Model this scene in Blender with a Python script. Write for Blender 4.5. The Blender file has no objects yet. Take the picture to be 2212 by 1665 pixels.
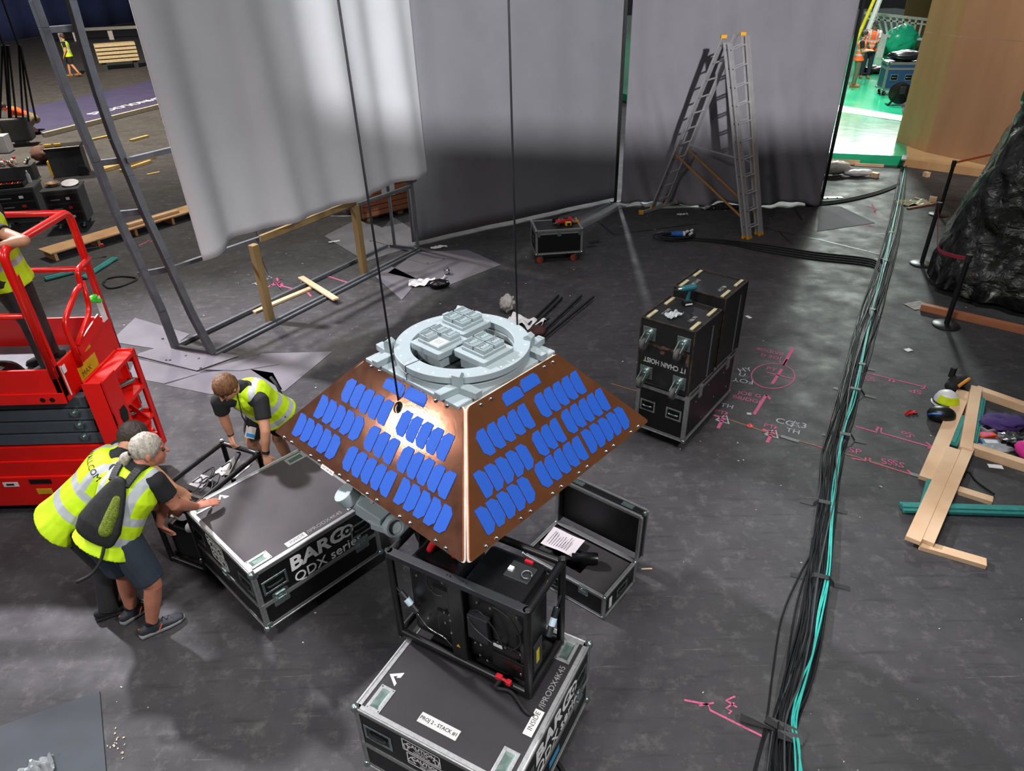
import bpy, bmesh, math, random
from math import sin, cos, pi, radians, sqrt, atan2
from mathutils import Vector, Matrix, Quaternion, noise as mnoise
random.seed(7)
S = bpy.context.scene
COL = S.collection
# ------------------------------------------------------------------ camera
FPX, CX, CY, CAMH = 1508.0, 1106.0, 832.5, 4.4
_p, _r = radians(31.7), radians(-1.56)
FW = Vector((0, cos(_p), -sin(_p))); _rt = Vector((1, 0, 0)); _dn = -_rt.cross(FW)
IX = _rt * cos(_r) - _dn * sin(_r)
IY = _rt * sin(_r) + _dn * cos(_r)
cam_data = bpy.data.cameras.new('camera'); cam = bpy.data.objects.new('camera', cam_data); COL.objects.link(cam)
cam_data.sensor_width = 36; cam_data.lens = FPX / 2212 * 36; cam_data.clip_end = 300
cam_data.shift_y = 0
cam.matrix_world = Matrix((( IX.x, -IY.x, -FW.x, 0), (IX.y, -IY.y, -FW.y, 0), (IX.z, -IY.z, -FW.z, CAMH), (0, 0, 0, 1)))
S.camera = cam
# ------------------------------------------------------------------ world, lamps, exposure
S.view_settings.view_transform = 'Standard'; S.view_settings.look = 'None'
S.view_settings.gamma = 1.0; S.view_settings.use_curve_mapping = False
S.view_settings.exposure = 0.0
world = bpy.data.worlds.new('hall_air'); S.world = world; world.use_nodes = True
world.node_tree.nodes['Background'].inputs[0].default_value = (0.93, 0.96, 1.0, 1)
world.node_tree.nodes['Background'].inputs[1].default_value = 0.09

def lamp(name, kind, loc, target, power, color, size=0.5, size_y=None, spot=None, blend=0.3):
    d = bpy.data.lights.new(name, kind); d.energy = power; d.color = color
    if kind == 'AREA':
        d.size = size
        if size_y: d.shape = 'RECTANGLE'; d.size_y = size_y
    else:
        d.shadow_soft_size = size
    if kind == 'SPOT':
        d.spot_size = radians(spot); d.spot_blend = blend
    o = bpy.data.objects.new(name, d); COL.objects.link(o)
    o.location = loc
    o.rotation_euler = (Vector(target) - Vector(loc)).to_track_quat('-Z', 'Y').to_euler()
    return o
# high hall lights, with added fill spots among them
lamp('hall_light_over_floor', 'SPOT', (0.5, 3.5, 14.0), (0.8, 4.8, 0), 4300, (1.0, 0.97, 0.97), 2.2, spot=64, blend=0.75)
lamp('hall_light_left_key', 'SPOT', (-13.5, 3.2, 7.6), (-0.6, 4.2, 1.2), 1000, (1.0, 0.94, 0.95), 0.14, spot=46, blend=0.5)
lamp('hall_light_back_left', 'SPOT', (-9.6, 10.6, 9.6), (-2.9, 4.9, 0.3), 11500, (0.97, 0.93, 1.0), 0.30, spot=62, blend=0.6)
lamp('hall_light_front_left', 'SPOT', (-5.5, -2.5, 9.0), (0.2, 5.0, 1.0), 2400, (1.0, 0.97, 0.95), 0.5, spot=50, blend=0.8)
lamp('added_fill_front_right', 'SPOT', (4.6, -1.2, 8.6), (-0.6, 3.6, 0.6), 2600, (1.0, 0.98, 0.97), 0.45, spot=52, blend=0.8)  # added fill so the case fronts and their lettering come out brighter
lamp('hall_light_behind_camera', 'SPOT', (2.2, -10.0, 9.3), (2.3, 13.6, 3.2), 24000, (1.0, 0.985, 1.0), 0.24, spot=29, blend=0.35)
lamp('hall_light_back_right', 'SPOT', (13.5, 29.0, 11.0), (9.5, 14.0, 0), 10000, (0.86, 1.0, 0.93), 1.0, spot=95, blend=0.6)
lamp('hall_light_far_right', 'AREA', (18.6, 40.0, 8.4), (10.0, 19.0, 0), 2400, (1.0, 0.99, 0.93), 7, 3.5)
lamp('added_fill_right_wall', 'SPOT', (6.5, 8.0, 10.5), (11.2, 17.5, 1.8), 5000, (1.0, 0.95, 0.9), 0.5, spot=42, blend=0.6)  # added spot to brighten the plywood walls
lamp('added_fill_green_area', 'SPOT', (10.0, 20.0, 13.0), (13.5, 26.0, 0), 11000, (1.0, 0.98, 0.94), 0.6, spot=56, blend=0.6)  # added spot lifting the green floor and the workers on it
lamp('added_fill_over_right', 'SPOT', (2.2, 2.6, 12.5), (8.6, 10.0, 1.2), 2600, (0.97, 1.0, 0.99), 0.35, spot=26, blend=0.6)  # added spot that gives the black plastic its highlights
lamp('hall_light_back_centre', 'SPOT', (3.2, 30.0, 10.0), (2.0, 11.0, 0), 4000, (0.97, 0.97, 1.0), 0.25, spot=34, blend=0.5)
lamp('added_fill_on_cloth', 'SPOT', (9.0, -9.0, 11.0), (-3.0, 9.2, 3.0), 6400, (1.0, 0.99, 0.98), 0.3, spot=17, blend=0.5)  # added narrow spot for the white backdrop
lamp('added_fill_mid_left', 'SPOT', (-8.5, 16.5, 11.0), (-7.5, 14.0, 0), 4200, (1.0, 0.92, 0.80), 0.4, spot=92, blend=0.6)  # added lamp to lighten the floor behind the lift
lamp('hall_light_far_left', 'SPOT', (-16.0, 23.0, 13.0), (-18.0, 30.0, 0), 25000, (1.0, 0.86, 0.66), 0.5, spot=140, blend=0.6)

# ------------------------------------------------------------------ helpers
def ray(px, py):
    return FW + IX * ((px - CX) / FPX) + IY * ((py - CY) / FPX)
def G(px, py, z=0.0):
    d = ray(px, py); t = (z - CAMH) / d.z
    return Vector((d.x * t, d.y * t, z))
def GY(px, py, y):
    d = ray(px, py); t = y / d.y
    return Vector((d.x * t, y, CAMH + d.z * t))
def GX(px, py, x):
    d = ray(px, py); t = x / d.x
    return Vector((x, d.y * t, CAMH + d.z * t))
def GP(px, py, p0, n):
    d = ray(px, py); o = Vector((0, 0, CAMH)); t = (p0 - o).dot(n) / d.dot(n)
    return o + d * t
V = Vector

def srgb(h):
    if isinstance(h, str):
        h = h.lstrip('#'); c = [int(h[i:i + 2], 16) / 255 for i in (0, 2, 4)]
    else:
        c = [x / 255 for x in h]
    return tuple((x / 12.92 if x <= 0.04045 else ((x + 0.055) / 1.055) ** 2.4) for x in c)
MATS = {}
def mat(name, col, rough=0.6, metal=0.0, vary=0.12, scale=12.0, bump=0.0, bscale=None, col2=None, coat=0.0, trans=0.0, alpha=1.0, emit=None, stretch=None, mixlo=0.35, mixhi=0.7, spec=None, detail=4):
    if name in MATS: return MATS[name]
    m = bpy.data.materials.new(name); m.use_nodes = True; nt = m.node_tree; N = nt.nodes; L = nt.links
    b = N['Principled BSDF']
    c = srgb(col) if not isinstance(col, tuple) else col
    b.inputs['Roughness'].default_value = rough; b.inputs['Metallic'].default_value = metal
    if coat: b.inputs['Coat Weight'].default_value = coat; b.inputs['Coat Roughness'].default_value = 0.12
    if trans: b.inputs['Transmission Weight'].default_value = trans
    if alpha < 1: b.inputs['Alpha'].default_value = alpha
    if spec is not None: b.inputs['Specular IOR Level'].default_value = spec
    if emit: b.inputs['Emission Color'].default_value = (*c, 1); b.inputs['Emission Strength'].default_value = emit
    tc = N.new('ShaderNodeTexCoord'); mp = N.new('ShaderNodeMapping'); L.new(tc.outputs['Object'], mp.inputs['Vector'])
    if stretch: mp.inputs['Scale'].default_value = stretch
    nz = N.new('ShaderNodeTexNoise'); nz.inputs['Scale'].default_value = scale; nz.inputs['Detail'].default_value = detail
    L.new(mp.outputs[0], nz.inputs['Vector'])
    if vary or col2:
        cr = N.new('ShaderNodeValToRGB'); e = cr.color_ramp.elements
        e[0].position = mixlo; e[1].position = mixhi
        if col2:
            c2 = srgb(col2) if not isinstance(col2, tuple) else col2
            e[0].color = (*c, 1); e[1].color = (*c2, 1)
        else:
            e[0].color = (*[max(0, x * (1 - vary)) for x in c], 1); e[1].color = (*[min(1, x * (1 + vary)) for x in c], 1)
        L.new(nz.outputs['Fac'], cr.inputs['Fac']); L.new(cr.outputs['Color'], b.inputs['Base Color'])
    else:
        b.inputs['Base Color'].default_value = (*c, 1)
    if bump:
        n2 = nz
        if bscale:
            n2 = N.new('ShaderNodeTexNoise'); n2.inputs['Scale'].default_value = bscale; n2.inputs['Detail'].default_value = 3; L.new(mp.outputs[0], n2.inputs['Vector'])
        bp = N.new('ShaderNodeBump'); bp.inputs['Strength'].default_value = bump; bp.inputs['Distance'].default_value = 0.02
        L.new(n2.outputs['Fac'], bp.inputs['Height']); L.new(bp.outputs[0], b.inputs['Normal'])
    MATS[name] = m
    return m

class MB:
    def __init__(s): s.v = []; s.f = []; s.sm = False
    def add(s, vs, fs):
        o = len(s.v); s.v += [Vector(a) for a in vs]; s.f += [tuple(i + o for i in f) for f in fs]; return s
    def obox(s, o, a, b, c):
        o, a, b, c = V(o), V(a), V(b), V(c)
        vs = [o, o + a, o + a + b, o + b, o + c, o + a + c, o + a + b + c, o + b + c]
        fs = [(0, 3, 2, 1), (4, 5, 6, 7), (0, 1, 5, 4), (1, 2, 6, 5), (2, 3, 7, 6), (3, 0, 4, 7)]
        if a.cross(b).dot(c) < 0: fs = [tuple(reversed(f)) for f in fs]
        return s.add(vs, fs)
    def box(s, x0, x1, y0, y1, z0, z1):
        return s.obox((x0, y0, z0), (x1 - x0, 0, 0), (0, y1 - y0, 0), (0, 0, z1 - z0))
    def cbox(s, c, sx, sy, sz, R=None):
        R = R or Matrix.Identity(3); a, b, d = R @ V((sx, 0, 0)), R @ V((0, sy, 0)), R @ V((0, 0, sz))
        return s.obox(V(c) - (a + b + d) / 2, a, b, d)
    def bar(s, p, q, w, h, up=(0, 0, 1)):
        p, q = V(p), V(q); d = (q - p).normalized(); up = V(up)
        x = d.cross(up)
        if x.length < 1e-4: x = d.cross(V((1, 0, 0)))
        x.normalize(); u = x.cross(d)
        return s.obox(p - x * w / 2 - u * h / 2, x * w, q - p, u * h)
    def cyl(s, p, q, r, r2=None, n=12, cap=True):
        p, q = V(p), V(q); r2 = r if r2 is None else r2; d = (q - p).normalized()
        x = d.orthogonal().normalized(); y = d.cross(x)
        vs = [p + (x * cos(2 * pi * i / n) + y * sin(2 * pi * i / n)) * r for i in range(n)] + [q + (x * cos(2 * pi * i / n) + y * sin(2 * pi * i / n)) * r2 for i in range(n)]
        fs = [(i, (i + 1) % n, n + (i + 1) % n, n + i) for i in range(n)]
        if cap: fs += [tuple(reversed(range(n))), tuple(range(n, 2 * n))]
        return s.add(vs, fs)
    def tube(s, pts, r, n=8, close=False):
        pts = [V(p) for p in pts]; k = len(pts); rs = r if isinstance(r, (list, tuple)) else [r] * k
        vs = []; fs = []; x = None
        for i, p in enumerate(pts):
            d = (pts[(i + 1) % k] - pts[i - 1]) if close else (pts[min(i + 1, k - 1)] - pts[max(i - 1, 0)])
            d.normalize()
            if x is None: x = d.orthogonal().normalized()
            x = (x - d * x.dot(d)).normalized(); y = d.cross(x)
            vs += [p + (x * cos(2 * pi * j / n) + y * sin(2 * pi * j / n)) * rs[i] for j in range(n)]
        for i in range(k if close else k - 1):
            a, b = i * n, ((i + 1) % k) * n
            fs += [(a + j, a + (j + 1) % n, b + (j + 1) % n, b + j) for j in range(n)]
        if not close: fs += [tuple(reversed(range(n))), tuple(range((k - 1) * n, k * n))]
        return s.add(vs, fs)
    def prism(s, poly, o, x, y, t):
        """polygon (2d) in plane o + x,y ; extruded by t along x cross y"""
        o, x, y = V(o), V(x), V(y); z = x.cross(y).normalized() * t; n = len(poly)
        a = [o + x * p[0] + y * p[1] for p in poly]; vs = a + [p + z for p in a]
        fs = [tuple(reversed(range(n))), tuple(range(n, 2 * n))] + [(i, (i + 1) % n, n + (i + 1) % n, n + i) for i in range(n)]
        return s.add(vs, fs)
    def lathe(s, prof, o=(0, 0, 0), ax=(0, 0, 1), n=16, a0=0, a1=2 * pi):
        o = V(o); z = V(ax).normalized(); x = z.orthogonal().normalized(); y = z.cross(x); full = abs(a1 - a0 - 2 * pi) < 1e-6
        m = n if full else n + 1; vs = []; fs = []
        for i in range(m):
            a = a0 + (a1 - a0) * i / n
            vs += [o + (x * cos(a) + y * sin(a)) * r + z * h for r, h in prof]
        k = len(prof)
        for i in range(n):
            j = (i + 1) % m
            fs += [(i * k + q, j * k + q, j * k + q + 1, i * k + q + 1) for q in range(k - 1)]
        return s.add(vs, fs)
    def ball(s, c, r, n=10, R=None, sc=(1, 1, 1)):
        c = V(c); vs = []; fs = []; m = n // 2 + 1; R = R or Matrix.Identity(3)
        for i in range(m + 1):
            t = pi * i / m
            for j in range(n):
                a = 2 * pi * j / n
                vs.append(c + R @ V((sin(t) * cos(a) * r * sc[0], sin(t) * sin(a) * r * sc[1], -cos(t) * r * sc[2])))
        for i in range(m):
            fs += [(i * n + j, i * n + (j + 1) % n, (i + 1) * n + (j + 1) % n, (i + 1) * n + j) for j in range(n)]
        return s.add(vs, fs)
    def grid(s, fn, nu, nv):
        vs = [fn(i / nu, j / nv) for j in range(nv + 1) for i in range(nu + 1)]
        fs = [(j * (nu + 1) + i, j * (nu + 1) + i + 1, (j + 1) * (nu + 1) + i + 1, (j + 1) * (nu + 1) + i) for j in range(nv) for i in range(nu)]
        return s.add(vs, fs)
    def mesh(s, name):
        me = bpy.data.meshes.new(name); me.from_pydata([tuple(a) for a in s.v], [], s.f); me.update(); return me
    def build(s, name, m, parent=None, smooth=False, bevel=0.0, solid=0.0, kind=None, angle=None):
        me = s.mesh(name)
        if smooth or angle:
            me.polygons.foreach_set('use_smooth', [True] * len(me.polygons))
            if angle: me.set_sharp_from_angle(angle=radians(angle))
        o = bpy.data.objects.new(name, me); COL.objects.link(o); me.materials.append(m)
        if parent: o.parent = parent
        if solid: md = o.modifiers.new('thickness', 'SOLIDIFY'); md.thickness = solid; md.offset = 0
        if bevel: md = o.modifiers.new('bevel', 'BEVEL'); md.width = bevel; md.segments = 2; md.limit_method = 'ANGLE'
        if kind: o['kind'] = kind
        return o
def obj(name, me, parent=None, mtx=None):
    o = bpy.data.objects.new(name, me); COL.objects.link(o)
    if parent: o.parent = parent
    if mtx is not None: o.matrix_local = mtx
    return o
def tag(o, label, cat, group=None):
    o['label'] = label; o['category'] = cat
    if group: o['group'] = group
    return o
def thing(name, label, cat, loc=(0, 0, 0), rz=0.0, group=None):
    o = bpy.data.objects.new(name, None); COL.objects.link(o); o.empty_display_size = 0.05
    o.location = loc; o.rotation_euler = (0, 0, rz)
    return tag(o, label, cat, group)
def struct(o): o['kind'] = 'structure'; return o
def copy_tree(o, parent=None, kids=None):
    c = o.copy(); COL.objects.link(c); c.parent = parent
    for ch in list(o.children): copy_tree(ch, c)
    return c
def frame_m(o, x, y):
    x = V(x).normalized(); z = x.cross(V(y)).normalized(); y = z.cross(x); o = V(o)
    return Matrix(((x.x, y.x, z.x, o.x), (x.y, y.y, z.y, o.y), (x.z, y.z, z.z, o.z), (0, 0, 0, 1)))
def tmesh(body, size=1.0, extrude=0.0, bold=0.0, shear=0.0, align='CENTER', spacing=1.0):
    cu = bpy.data.curves.new('t', 'FONT'); cu.body = body; cu.size = size; cu.extrude = extrude; cu.offset = bold; cu.shear = shear
    cu.align_x = align; cu.align_y = 'CENTER'; cu.resolution_u = 3; cu.space_character = spacing
    to = bpy.data.objects.new('t', cu); COL.objects.link(to)
    bpy.context.view_layer.update()
    me = bpy.data.meshes.new_from_object(to.evaluated_get(bpy.context.evaluated_depsgraph_get()))
    bpy.data.objects.remove(to); bpy.data.curves.remove(cu)
    return me
def text(body, m, parent, o, x, y, size, bold=0.0, shear=0.0, extrude=0.001, name='lettering', sx=1.0, align='CENTER', spacing=1.0):
    me = tmesh(body, size, extrude, bold, shear, align, spacing); me.name = name; me.materials.append(m)
    t = obj(name, me, parent, frame_m(o, x, y) @ Matrix.Diagonal((sx, 1, 1, 1)))
    return t
def lerp(a, b, t): return V(a) * (1 - t) + V(b) * t
def smoothpath(pts, k=6):
    pts = [V(p) for p in pts]; out = []
    for i in range(len(pts) - 1):
        p0, p1, p2, p3 = pts[max(i - 1, 0)], pts[i], pts[i + 1], pts[min(i + 2, len(pts) - 1)]
        for j in range(k):
            t = j / k
            out.append(0.5 * ((2 * p1) + (p2 - p0) * t + (2 * p0 - 5 * p1 + 4 * p2 - p3) * t * t + (3 * p1 - p0 - 3 * p2 + p3) * t ** 3))
    out.append(pts[-1]); return out
# ------------------------------------------------------------------ materials
BLACK = mat('black laminate', '0d0d10', 0.42, vary=0.25, scale=30, bump=0.08, bscale=220)
BLACKM = mat('black painted metal', '101012', 0.38, vary=0.2)
BLACKR = mat('black rubber', '17171a', 0.75)
ALU = mat('aluminium extrusion', 'a9abab', 0.38, metal=0.75, vary=0.12, scale=40)
ZINC = mat('zinc plated steel', '9fb0ad', 0.28, metal=0.9, vary=0.25, scale=60)
CHROME = mat('chrome', 'd8dada', 0.12, metal=1.0, vary=0.05)
WHITEP = mat('white print', 'e6e6e6', 0.6, vary=0.03)
STEELF = mat('grey painted steel', '4f5358', 0.65, metal=0.0, vary=0.15, scale=8)
PLY = mat('plywood', 'c29a6c', 0.6, vary=0.1, scale=3.0, col2='a97c52', stretch=(1, 1, 0.12), bump=0.05, mixlo=0.3, mixhi=0.75)
PINE = mat('pine', 'dcbb98', 0.6, vary=0.1, scale=6, col2='cba27c', stretch=(0.4, 0.4, 0.4))
RED = mat('red lift paint', 'e0140c', 0.3, vary=0.06, scale=4, coat=0.3)
# ------------------------------------------------------------------ floor
def floor_material():
    m = bpy.data.materials.new('scuffed dark hall floor'); m.use_nodes = True; nt = m.node_tree; N = nt.nodes; L = nt.links; b = N['Principled BSDF']
    tc = N.new('ShaderNodeTexCoord')
    def noise(scale, det=6, st=None, rough=0.6):
        mp = N.new('ShaderNodeMapping'); L.new(tc.outputs['Object'], mp.inputs[0])
        if st: mp.inputs['Scale'].default_value = st[0]; mp.inputs['Rotation'].default_value = (0, 0, st[1])
        n = N.new('ShaderNodeTexNoise'); n.inputs['Scale'].default_value = scale; n.inputs['Detail'].default_value = det; n.inputs['Roughness'].default_value = rough
        L.new(mp.outputs[0], n.inputs['Vector']); return n.outputs['Fac']
    def ramp(f, a, b_, c0=(0, 0, 0, 1), c1=(1, 1, 1, 1)):
        r = N.new('ShaderNodeValToRGB'); r.color_ramp.elements[0].position = a; r.color_ramp.elements[1].position = b_
        r.color_ramp.elements[0].color = c0; r.color_ramp.elements[1].color = c1; L.new(f, r.inputs[0]); return r.outputs[0]
    base = ramp(noise(1.6, 10, rough=0.7), 0.3, 0.72, (0.034, 0.033, 0.036, 1), (0.062, 0.060, 0.063, 1))
    def over(bottom, fac, col, amt):
        mx = N.new('ShaderNodeMix'); mx.data_type = 'RGBA'; ml = N.new('ShaderNodeMath'); ml.operation = 'MULTIPLY'; ml.inputs[1].default_value = amt
        L.new(fac, ml.inputs[0]); L.new(ml.outputs[0], mx.inputs['Factor']); L.new(bottom, mx.inputs['A']); mx.inputs['B'].default_value = (*col, 1); return mx.outputs['Result']
    c = over(base, ramp(noise(7.0, 10, rough=0.75), 0.52, 0.75), (0.17, 0.163, 0.158), 0.5)
    c = over(c, ramp(noise(5.0, 8, ((0.35, 3, 1), 0.5)), 0.56, 0.72), (0.020, 0.019, 0.021), 0.65)
    c = over(c, ramp(noise(9.0, 8, ((0.14, 3.0, 1), -0.7), 0.75), 0.63, 0.70), (0.26, 0.25, 0.25), 0.45)
    c = over(c, ramp(noise(9.0, 8, ((0.14, 3.0, 1), 0.9), 0.75), 0.64, 0.71), (0.24, 0.24, 0.24), 0.45)
    c = over(c, ramp(noise(55, 2), 0.755, 0.78), (0.5, 0.5, 0.48), 0.5)
    L.new(c, b.inputs['Base Color'])
    L.new(ramp(noise(2.5, 6), 0.3, 0.7, (0.50, 0.50, 0.50, 1), (0.75, 0.75, 0.75, 1)), b.inputs['Roughness'])
    b.inputs['Specular IOR Level'].default_value = 0.22
    bp = N.new('ShaderNodeBump'); bp.inputs['Strength'].default_value = 0.12; bp.inputs['Distance'].default_value = 0.01
    L.new(noise(24, 6), bp.inputs['Height']); L.new(bp.outputs[0], b.inputs['Normal'])
    return m
floor = struct(MB().box(-70, 70, -12, 90, -0.2, 0).build('floor', floor_material()))
# unseen wall added behind the camera; its top sets the backdrops' shade line
shade_wall = struct(MB().box(-30, 30, -1.9, -1.6, 0, 6.50).build('added_shade_wall', mat('dark shade wall', '26262a', 0.8)))

# ------------------------------------------------------------------ marks on the floor (children of the floor)
PINKC = mat('pink chalk', 'cf5c86', 0.9, vary=0.35, scale=60, col2='8d4a63', mixlo=0.35, mixhi=0.75)
WHITEC = mat('white chalk', 'b9bec6', 0.9, vary=0.3, scale=60, col2='6d7177', mixlo=0.4, mixhi=0.8)
def stroke(pts, m, w=0.022, name='chalk_line', close=False, zo=0.0022):
    pts = [G(*p) if len(p) == 2 else V(p) for p in pts]; b = MB(); n = len(pts)
    L_, R_ = [], []
    for i, p in enumerate(pts):
        d = (pts[min(i + 1, n - 1)] - pts[max(i - 1, 0)]).normalized(); s_ = V((-d.y, d.x, 0)) * w / 2
        L_.append(p + s_); R_.append(p - s_)
    vs = [v + V((0, 0, zo)) for v in L_ + R_]
    fs = [(i, n + i, n + i + 1, i + 1) for i in range(n - 1)]
    b.add(vs, fs); return b.build(name, m, floor)
def ftext(s_, m, p, q, size, bold=0.0, mirror=False, name='chalk_lettering'):
    """lettering on the floor reading from pixel p towards pixel q"""
    a, b = G(*p), G(*q); d = (b - a).normalized(); up = V((-d.y, d.x, 0))
    me = tmesh(s_, size, 0, bold); me.name = name; me.materials.append(m)
    mt = frame_m((a + b) / 2 + V((0, 0, 0.002)), d, up)
    if mirror: mt = mt @ Matrix.Diagonal((1, -1, 1, 1))
    return obj(name, me, floor, mt)
# arrow at the circle
stroke([(1714, 750), (1692, 789)], PINKC, 0.04); stroke([(1683, 780), (1692, 789), (1700, 776)], PINKC, 0.02)
ell = [(1624 + 46 + 47 * cos(t), 812 + 27 * sin(t)) for t in [2 * pi * i / 30 for i in range(31)]]
stroke(ell, PINKC, 0.014)
stroke([(1656, 804), (1714, 819)], PINKC, 0.02); stroke([(1689, 797), (1682, 808), (1668, 829)], PINKC, 0.035)
ftext('PT', PINKC, (1656, 795), (1676, 800), 0.11); 
ftext('JOE G', PINKC, (1684, 774), (1646, 766), 0.10); ftext('BRIDGE', PINKC, (1684, 763), (1642, 754), 0.10)
ftext('HY', WHITEC, (1598, 800), (1620, 798), 0.13); ftext('U', WHITEC, (1596, 808), (1610, 811), 0.12); ftext('FOY', WHITEC, (1622, 825), (1588, 820), 0.13)
ftext('JOE G', PINKC, (1597, 848), (1642, 856), 0.10); ftext('BRIDGE', PINKC, (1592, 858), (1638, 868), 0.10)
stroke([(1629, 895), (1655, 853)], PINKC, 0.035); stroke([(1655, 853), (1664, 862)], PINKC, 0.03)
stroke([(1613, 893), (1623, 894)], WHITEC, 0.04)
for ox, oy in ((0, 0), (106, 31)):
    tri = [(1546 + ox, 907 + oy), (1569 + ox, 896 + oy), (1574 + ox, 915 + oy), (1546 + ox, 907 + oy)]
    stroke(tri, WHITEC, 0.022)
    stroke([(1541 + ox, 896 + oy), (1568 + ox, 906 + oy)], PINKC, 0.035); stroke([(1560 + ox, 907 + oy), (1551 + ox, 925 + oy)], PINKC, 0.035)
    ftext('PT', PINKC, (1544 + ox, 887 + oy), (1566 + ox, 892 + oy), 0.10); stroke([(1570 + ox, 890 + oy), (1566 + ox, 900 + oy)], PINKC, 0.02)
ftext('TH', WHITEC, (1557, 874), (1584, 880), 0.11); ftext('TH', WHITEC, (1698, 928), (1728, 935), 0.11); ftext('CC', WHITEC, (1679, 908), (1712, 916), 0.14); ftext('3', WHITEC, (1728, 918), (1745, 922), 0.14)
stroke([(1709, 922), (1718, 909), (1727, 924), (1708, 914), (1727, 914)], WHITEC, 0.014)
STRING = mat('orange string', 'a5714a', 0.8)
stroke([(1572, 905), (1618, 921), (1650, 932), (1690, 942), (1770, 965), (1860, 990), (1970, 1025)], STRING, 0.010, 'floor_string', zo=0.004)
stroke([(1320, 829), (1400, 852)], STRING, 0.010, 'floor_string', zo=0.004)
stroke([(1687, 942), (1726, 954)], mat('grey tape', '6f7476', 0.7), 0.05, 'floor_tape', zo=0.005); stroke([(1966, 1023), (1990, 1030)], MATS['grey tape'], 0.05, 'floor_tape', zo=0.005)
for seg in ([(1832, 797), (1870, 805), (2002, 837)], [(1848, 797), (1833, 797), (1838, 801)], [(1990, 840), (2002, 837), (1996, 832)], [(1922, 818), (1921, 824)], [(1931, 820), (1930, 826)],
            [(1808, 907), (1790, 906), (1806, 911)], [(1848, 921), (1894, 934), (1893, 929), (1898, 922)], [(1904, 924), (1903, 935), (2016, 967)], [(2000, 955), (2016, 967), (2004, 968)],
            [(1780, 965), (1766, 964), (1794, 974)], [(1840, 990), (1869, 995), (1870, 988)], [(1879, 989), (1879, 997), (1966, 1024)], [(1960, 1015), (1970, 1024)]):
    stroke(seg, PINKC, 0.022)
for s_, p, q in (('SS', (1868, 818), (1890, 821)), ('SP', (1990, 848), (1966, 843)), ('SP', (1972, 945), (1952, 930)), ('SP', (1836, 972), (1858, 977)), ('SS', (1930, 1000), (1950, 1006)), ('SS', (1905, 996), (1928, 1000))):
    ftext(s_, PINKC, p, q, 0.13)
# bottom mark
stroke([(1478, 1512), (1530, 1522), (1534, 1534), (1650, 1592)], PINKC, 0.016); stroke([(1510, 1524), (1542, 1518)], PINKC, 0.014)
stroke([(1588, 1504), (1570, 1512), (1586, 1518), (1568, 1530), (1580, 1536), (1574, 1542)], PINKC, 0.014)
stroke([(1567, 1512), (1592, 1528)], PINKC, 0.012)
# left marks
for seg in ([(575, 622), (610, 603), (590, 612), (614, 611), (584, 617)], [(598, 600), (606, 622), (588, 606), (612, 616)], [(600, 615), (640, 626), (665, 632)], [(700, 594), (756, 612)], [(665, 632), (672, 640)], [(300, 530), (326, 518), (312, 528), (330, 520)]):
    stroke(seg, PINKC, 0.03)
ftext('TH', WHITEC, (549, 615), (574, 608), 0.17); ftext('C1', WHITEC, (565, 604), (588, 597), 0.17)
for seg in ([(1870, 445), (1895, 452), (1885, 460)], [(1884, 440), (1892, 462)], [(1350, 1, 0)] and [(1860, 485), (1890, 489)]):
    stroke(seg, PINKC, 0.025)
# small printed tapes and scraps
TAPE = mat('black gaffer tape', '141416', 0.55)
# ------------------------------------------------------------------ grey protection sheets lying on the floor
SHEET = mat('grey protection board', '6c6a70', 0.8, spec=0.15, vary=0.12, scale=1.5, bump=0.03)
SHEETB = mat('blue-grey protection board', '494d52', 0.8, spec=0.15, vary=0.10, scale=2)
SCREW = MB().lathe([(0.0, 0.012), (0.012, 0.009), (0.018, 0.0)], n=8).mesh('screw_head'); SCREW.materials.append(CHROME)
def sheet(px, label, m=SHEET, t=0.006, z=0.0, screws=()):
    pts = [G(*p) for p in px]; pts = [V((p.x, p.y, 0)) for p in pts]
    c = sum(pts, V()) / len(pts)
    if (pts[1] - pts[0]).cross(pts[2] - pts[1]).z < 0: pts.reverse()
    o = MB().prism([((p - c).x, (p - c).y) for p in pts], (0, 0, 0), (1, 0, 0), (0, 1, 0), t).build('protection_board', m)
    o.location = (c.x, c.y, z); tag(o, label, 'board', 'floor protection boards')
    for s_ in screws:
        q = G(*s_); obj('screw_head', SCREW, o, Matrix.Translation((q.x - c.x, q.y - c.y, t)))
    return o
sheet([(216, 1494), (233, 1700), (-60, 1720), (-60, 1592)], 'blue-grey board on the floor in the lower left corner', SHEETB, 0.012)
sheet([(238, 738), (292, 687), (410, 722), (362, 758)], 'grey floor board behind the left foot of the steel frame')
sheet([(290, 768), (362, 745), (516, 770), (425, 802)], 'grey floor board carrying the two feet of the steel frame', z=0.007, screws=[(296, 768), (360, 780), (368, 780), (352, 733), (402, 770), (430, 776)])
sheet([(277, 815), (292, 775), (436, 806), (354, 829)], 'grey floor board beside the red end ladder of the lift')
sheet([(356, 832), (438, 806), (530, 796), (590, 806), (612, 846), (455, 852)], 'grey floor board under the crouched worker with red-blond hair')
sheet([(440, 800), (560, 769), (604, 788), (520, 802)], 'grey floor board in front of the right frame foot', z=0.007, screws=[(434, 797), (560, 770)])
sheet([(536, 795), (566, 764), (718, 760), (614, 846)], 'shaded grey floor board left of the hanging spacecraft')
sheet([(700, 510), (780, 470), (900, 530), (790, 565)], 'light grey board behind the wooden prop of the frame', z=0.0, screws=[(800, 522)])
sheet([(800, 520), (850, 470), (905, 505), (890, 545)], 'light grey board under the far foot of the steel frame', z=0.007)
sheet([(838, 590), (900, 545), (1010, 540), (1082, 572), (960, 620)], 'large light grey board beside the grey backdrop', z=0.0)
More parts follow.
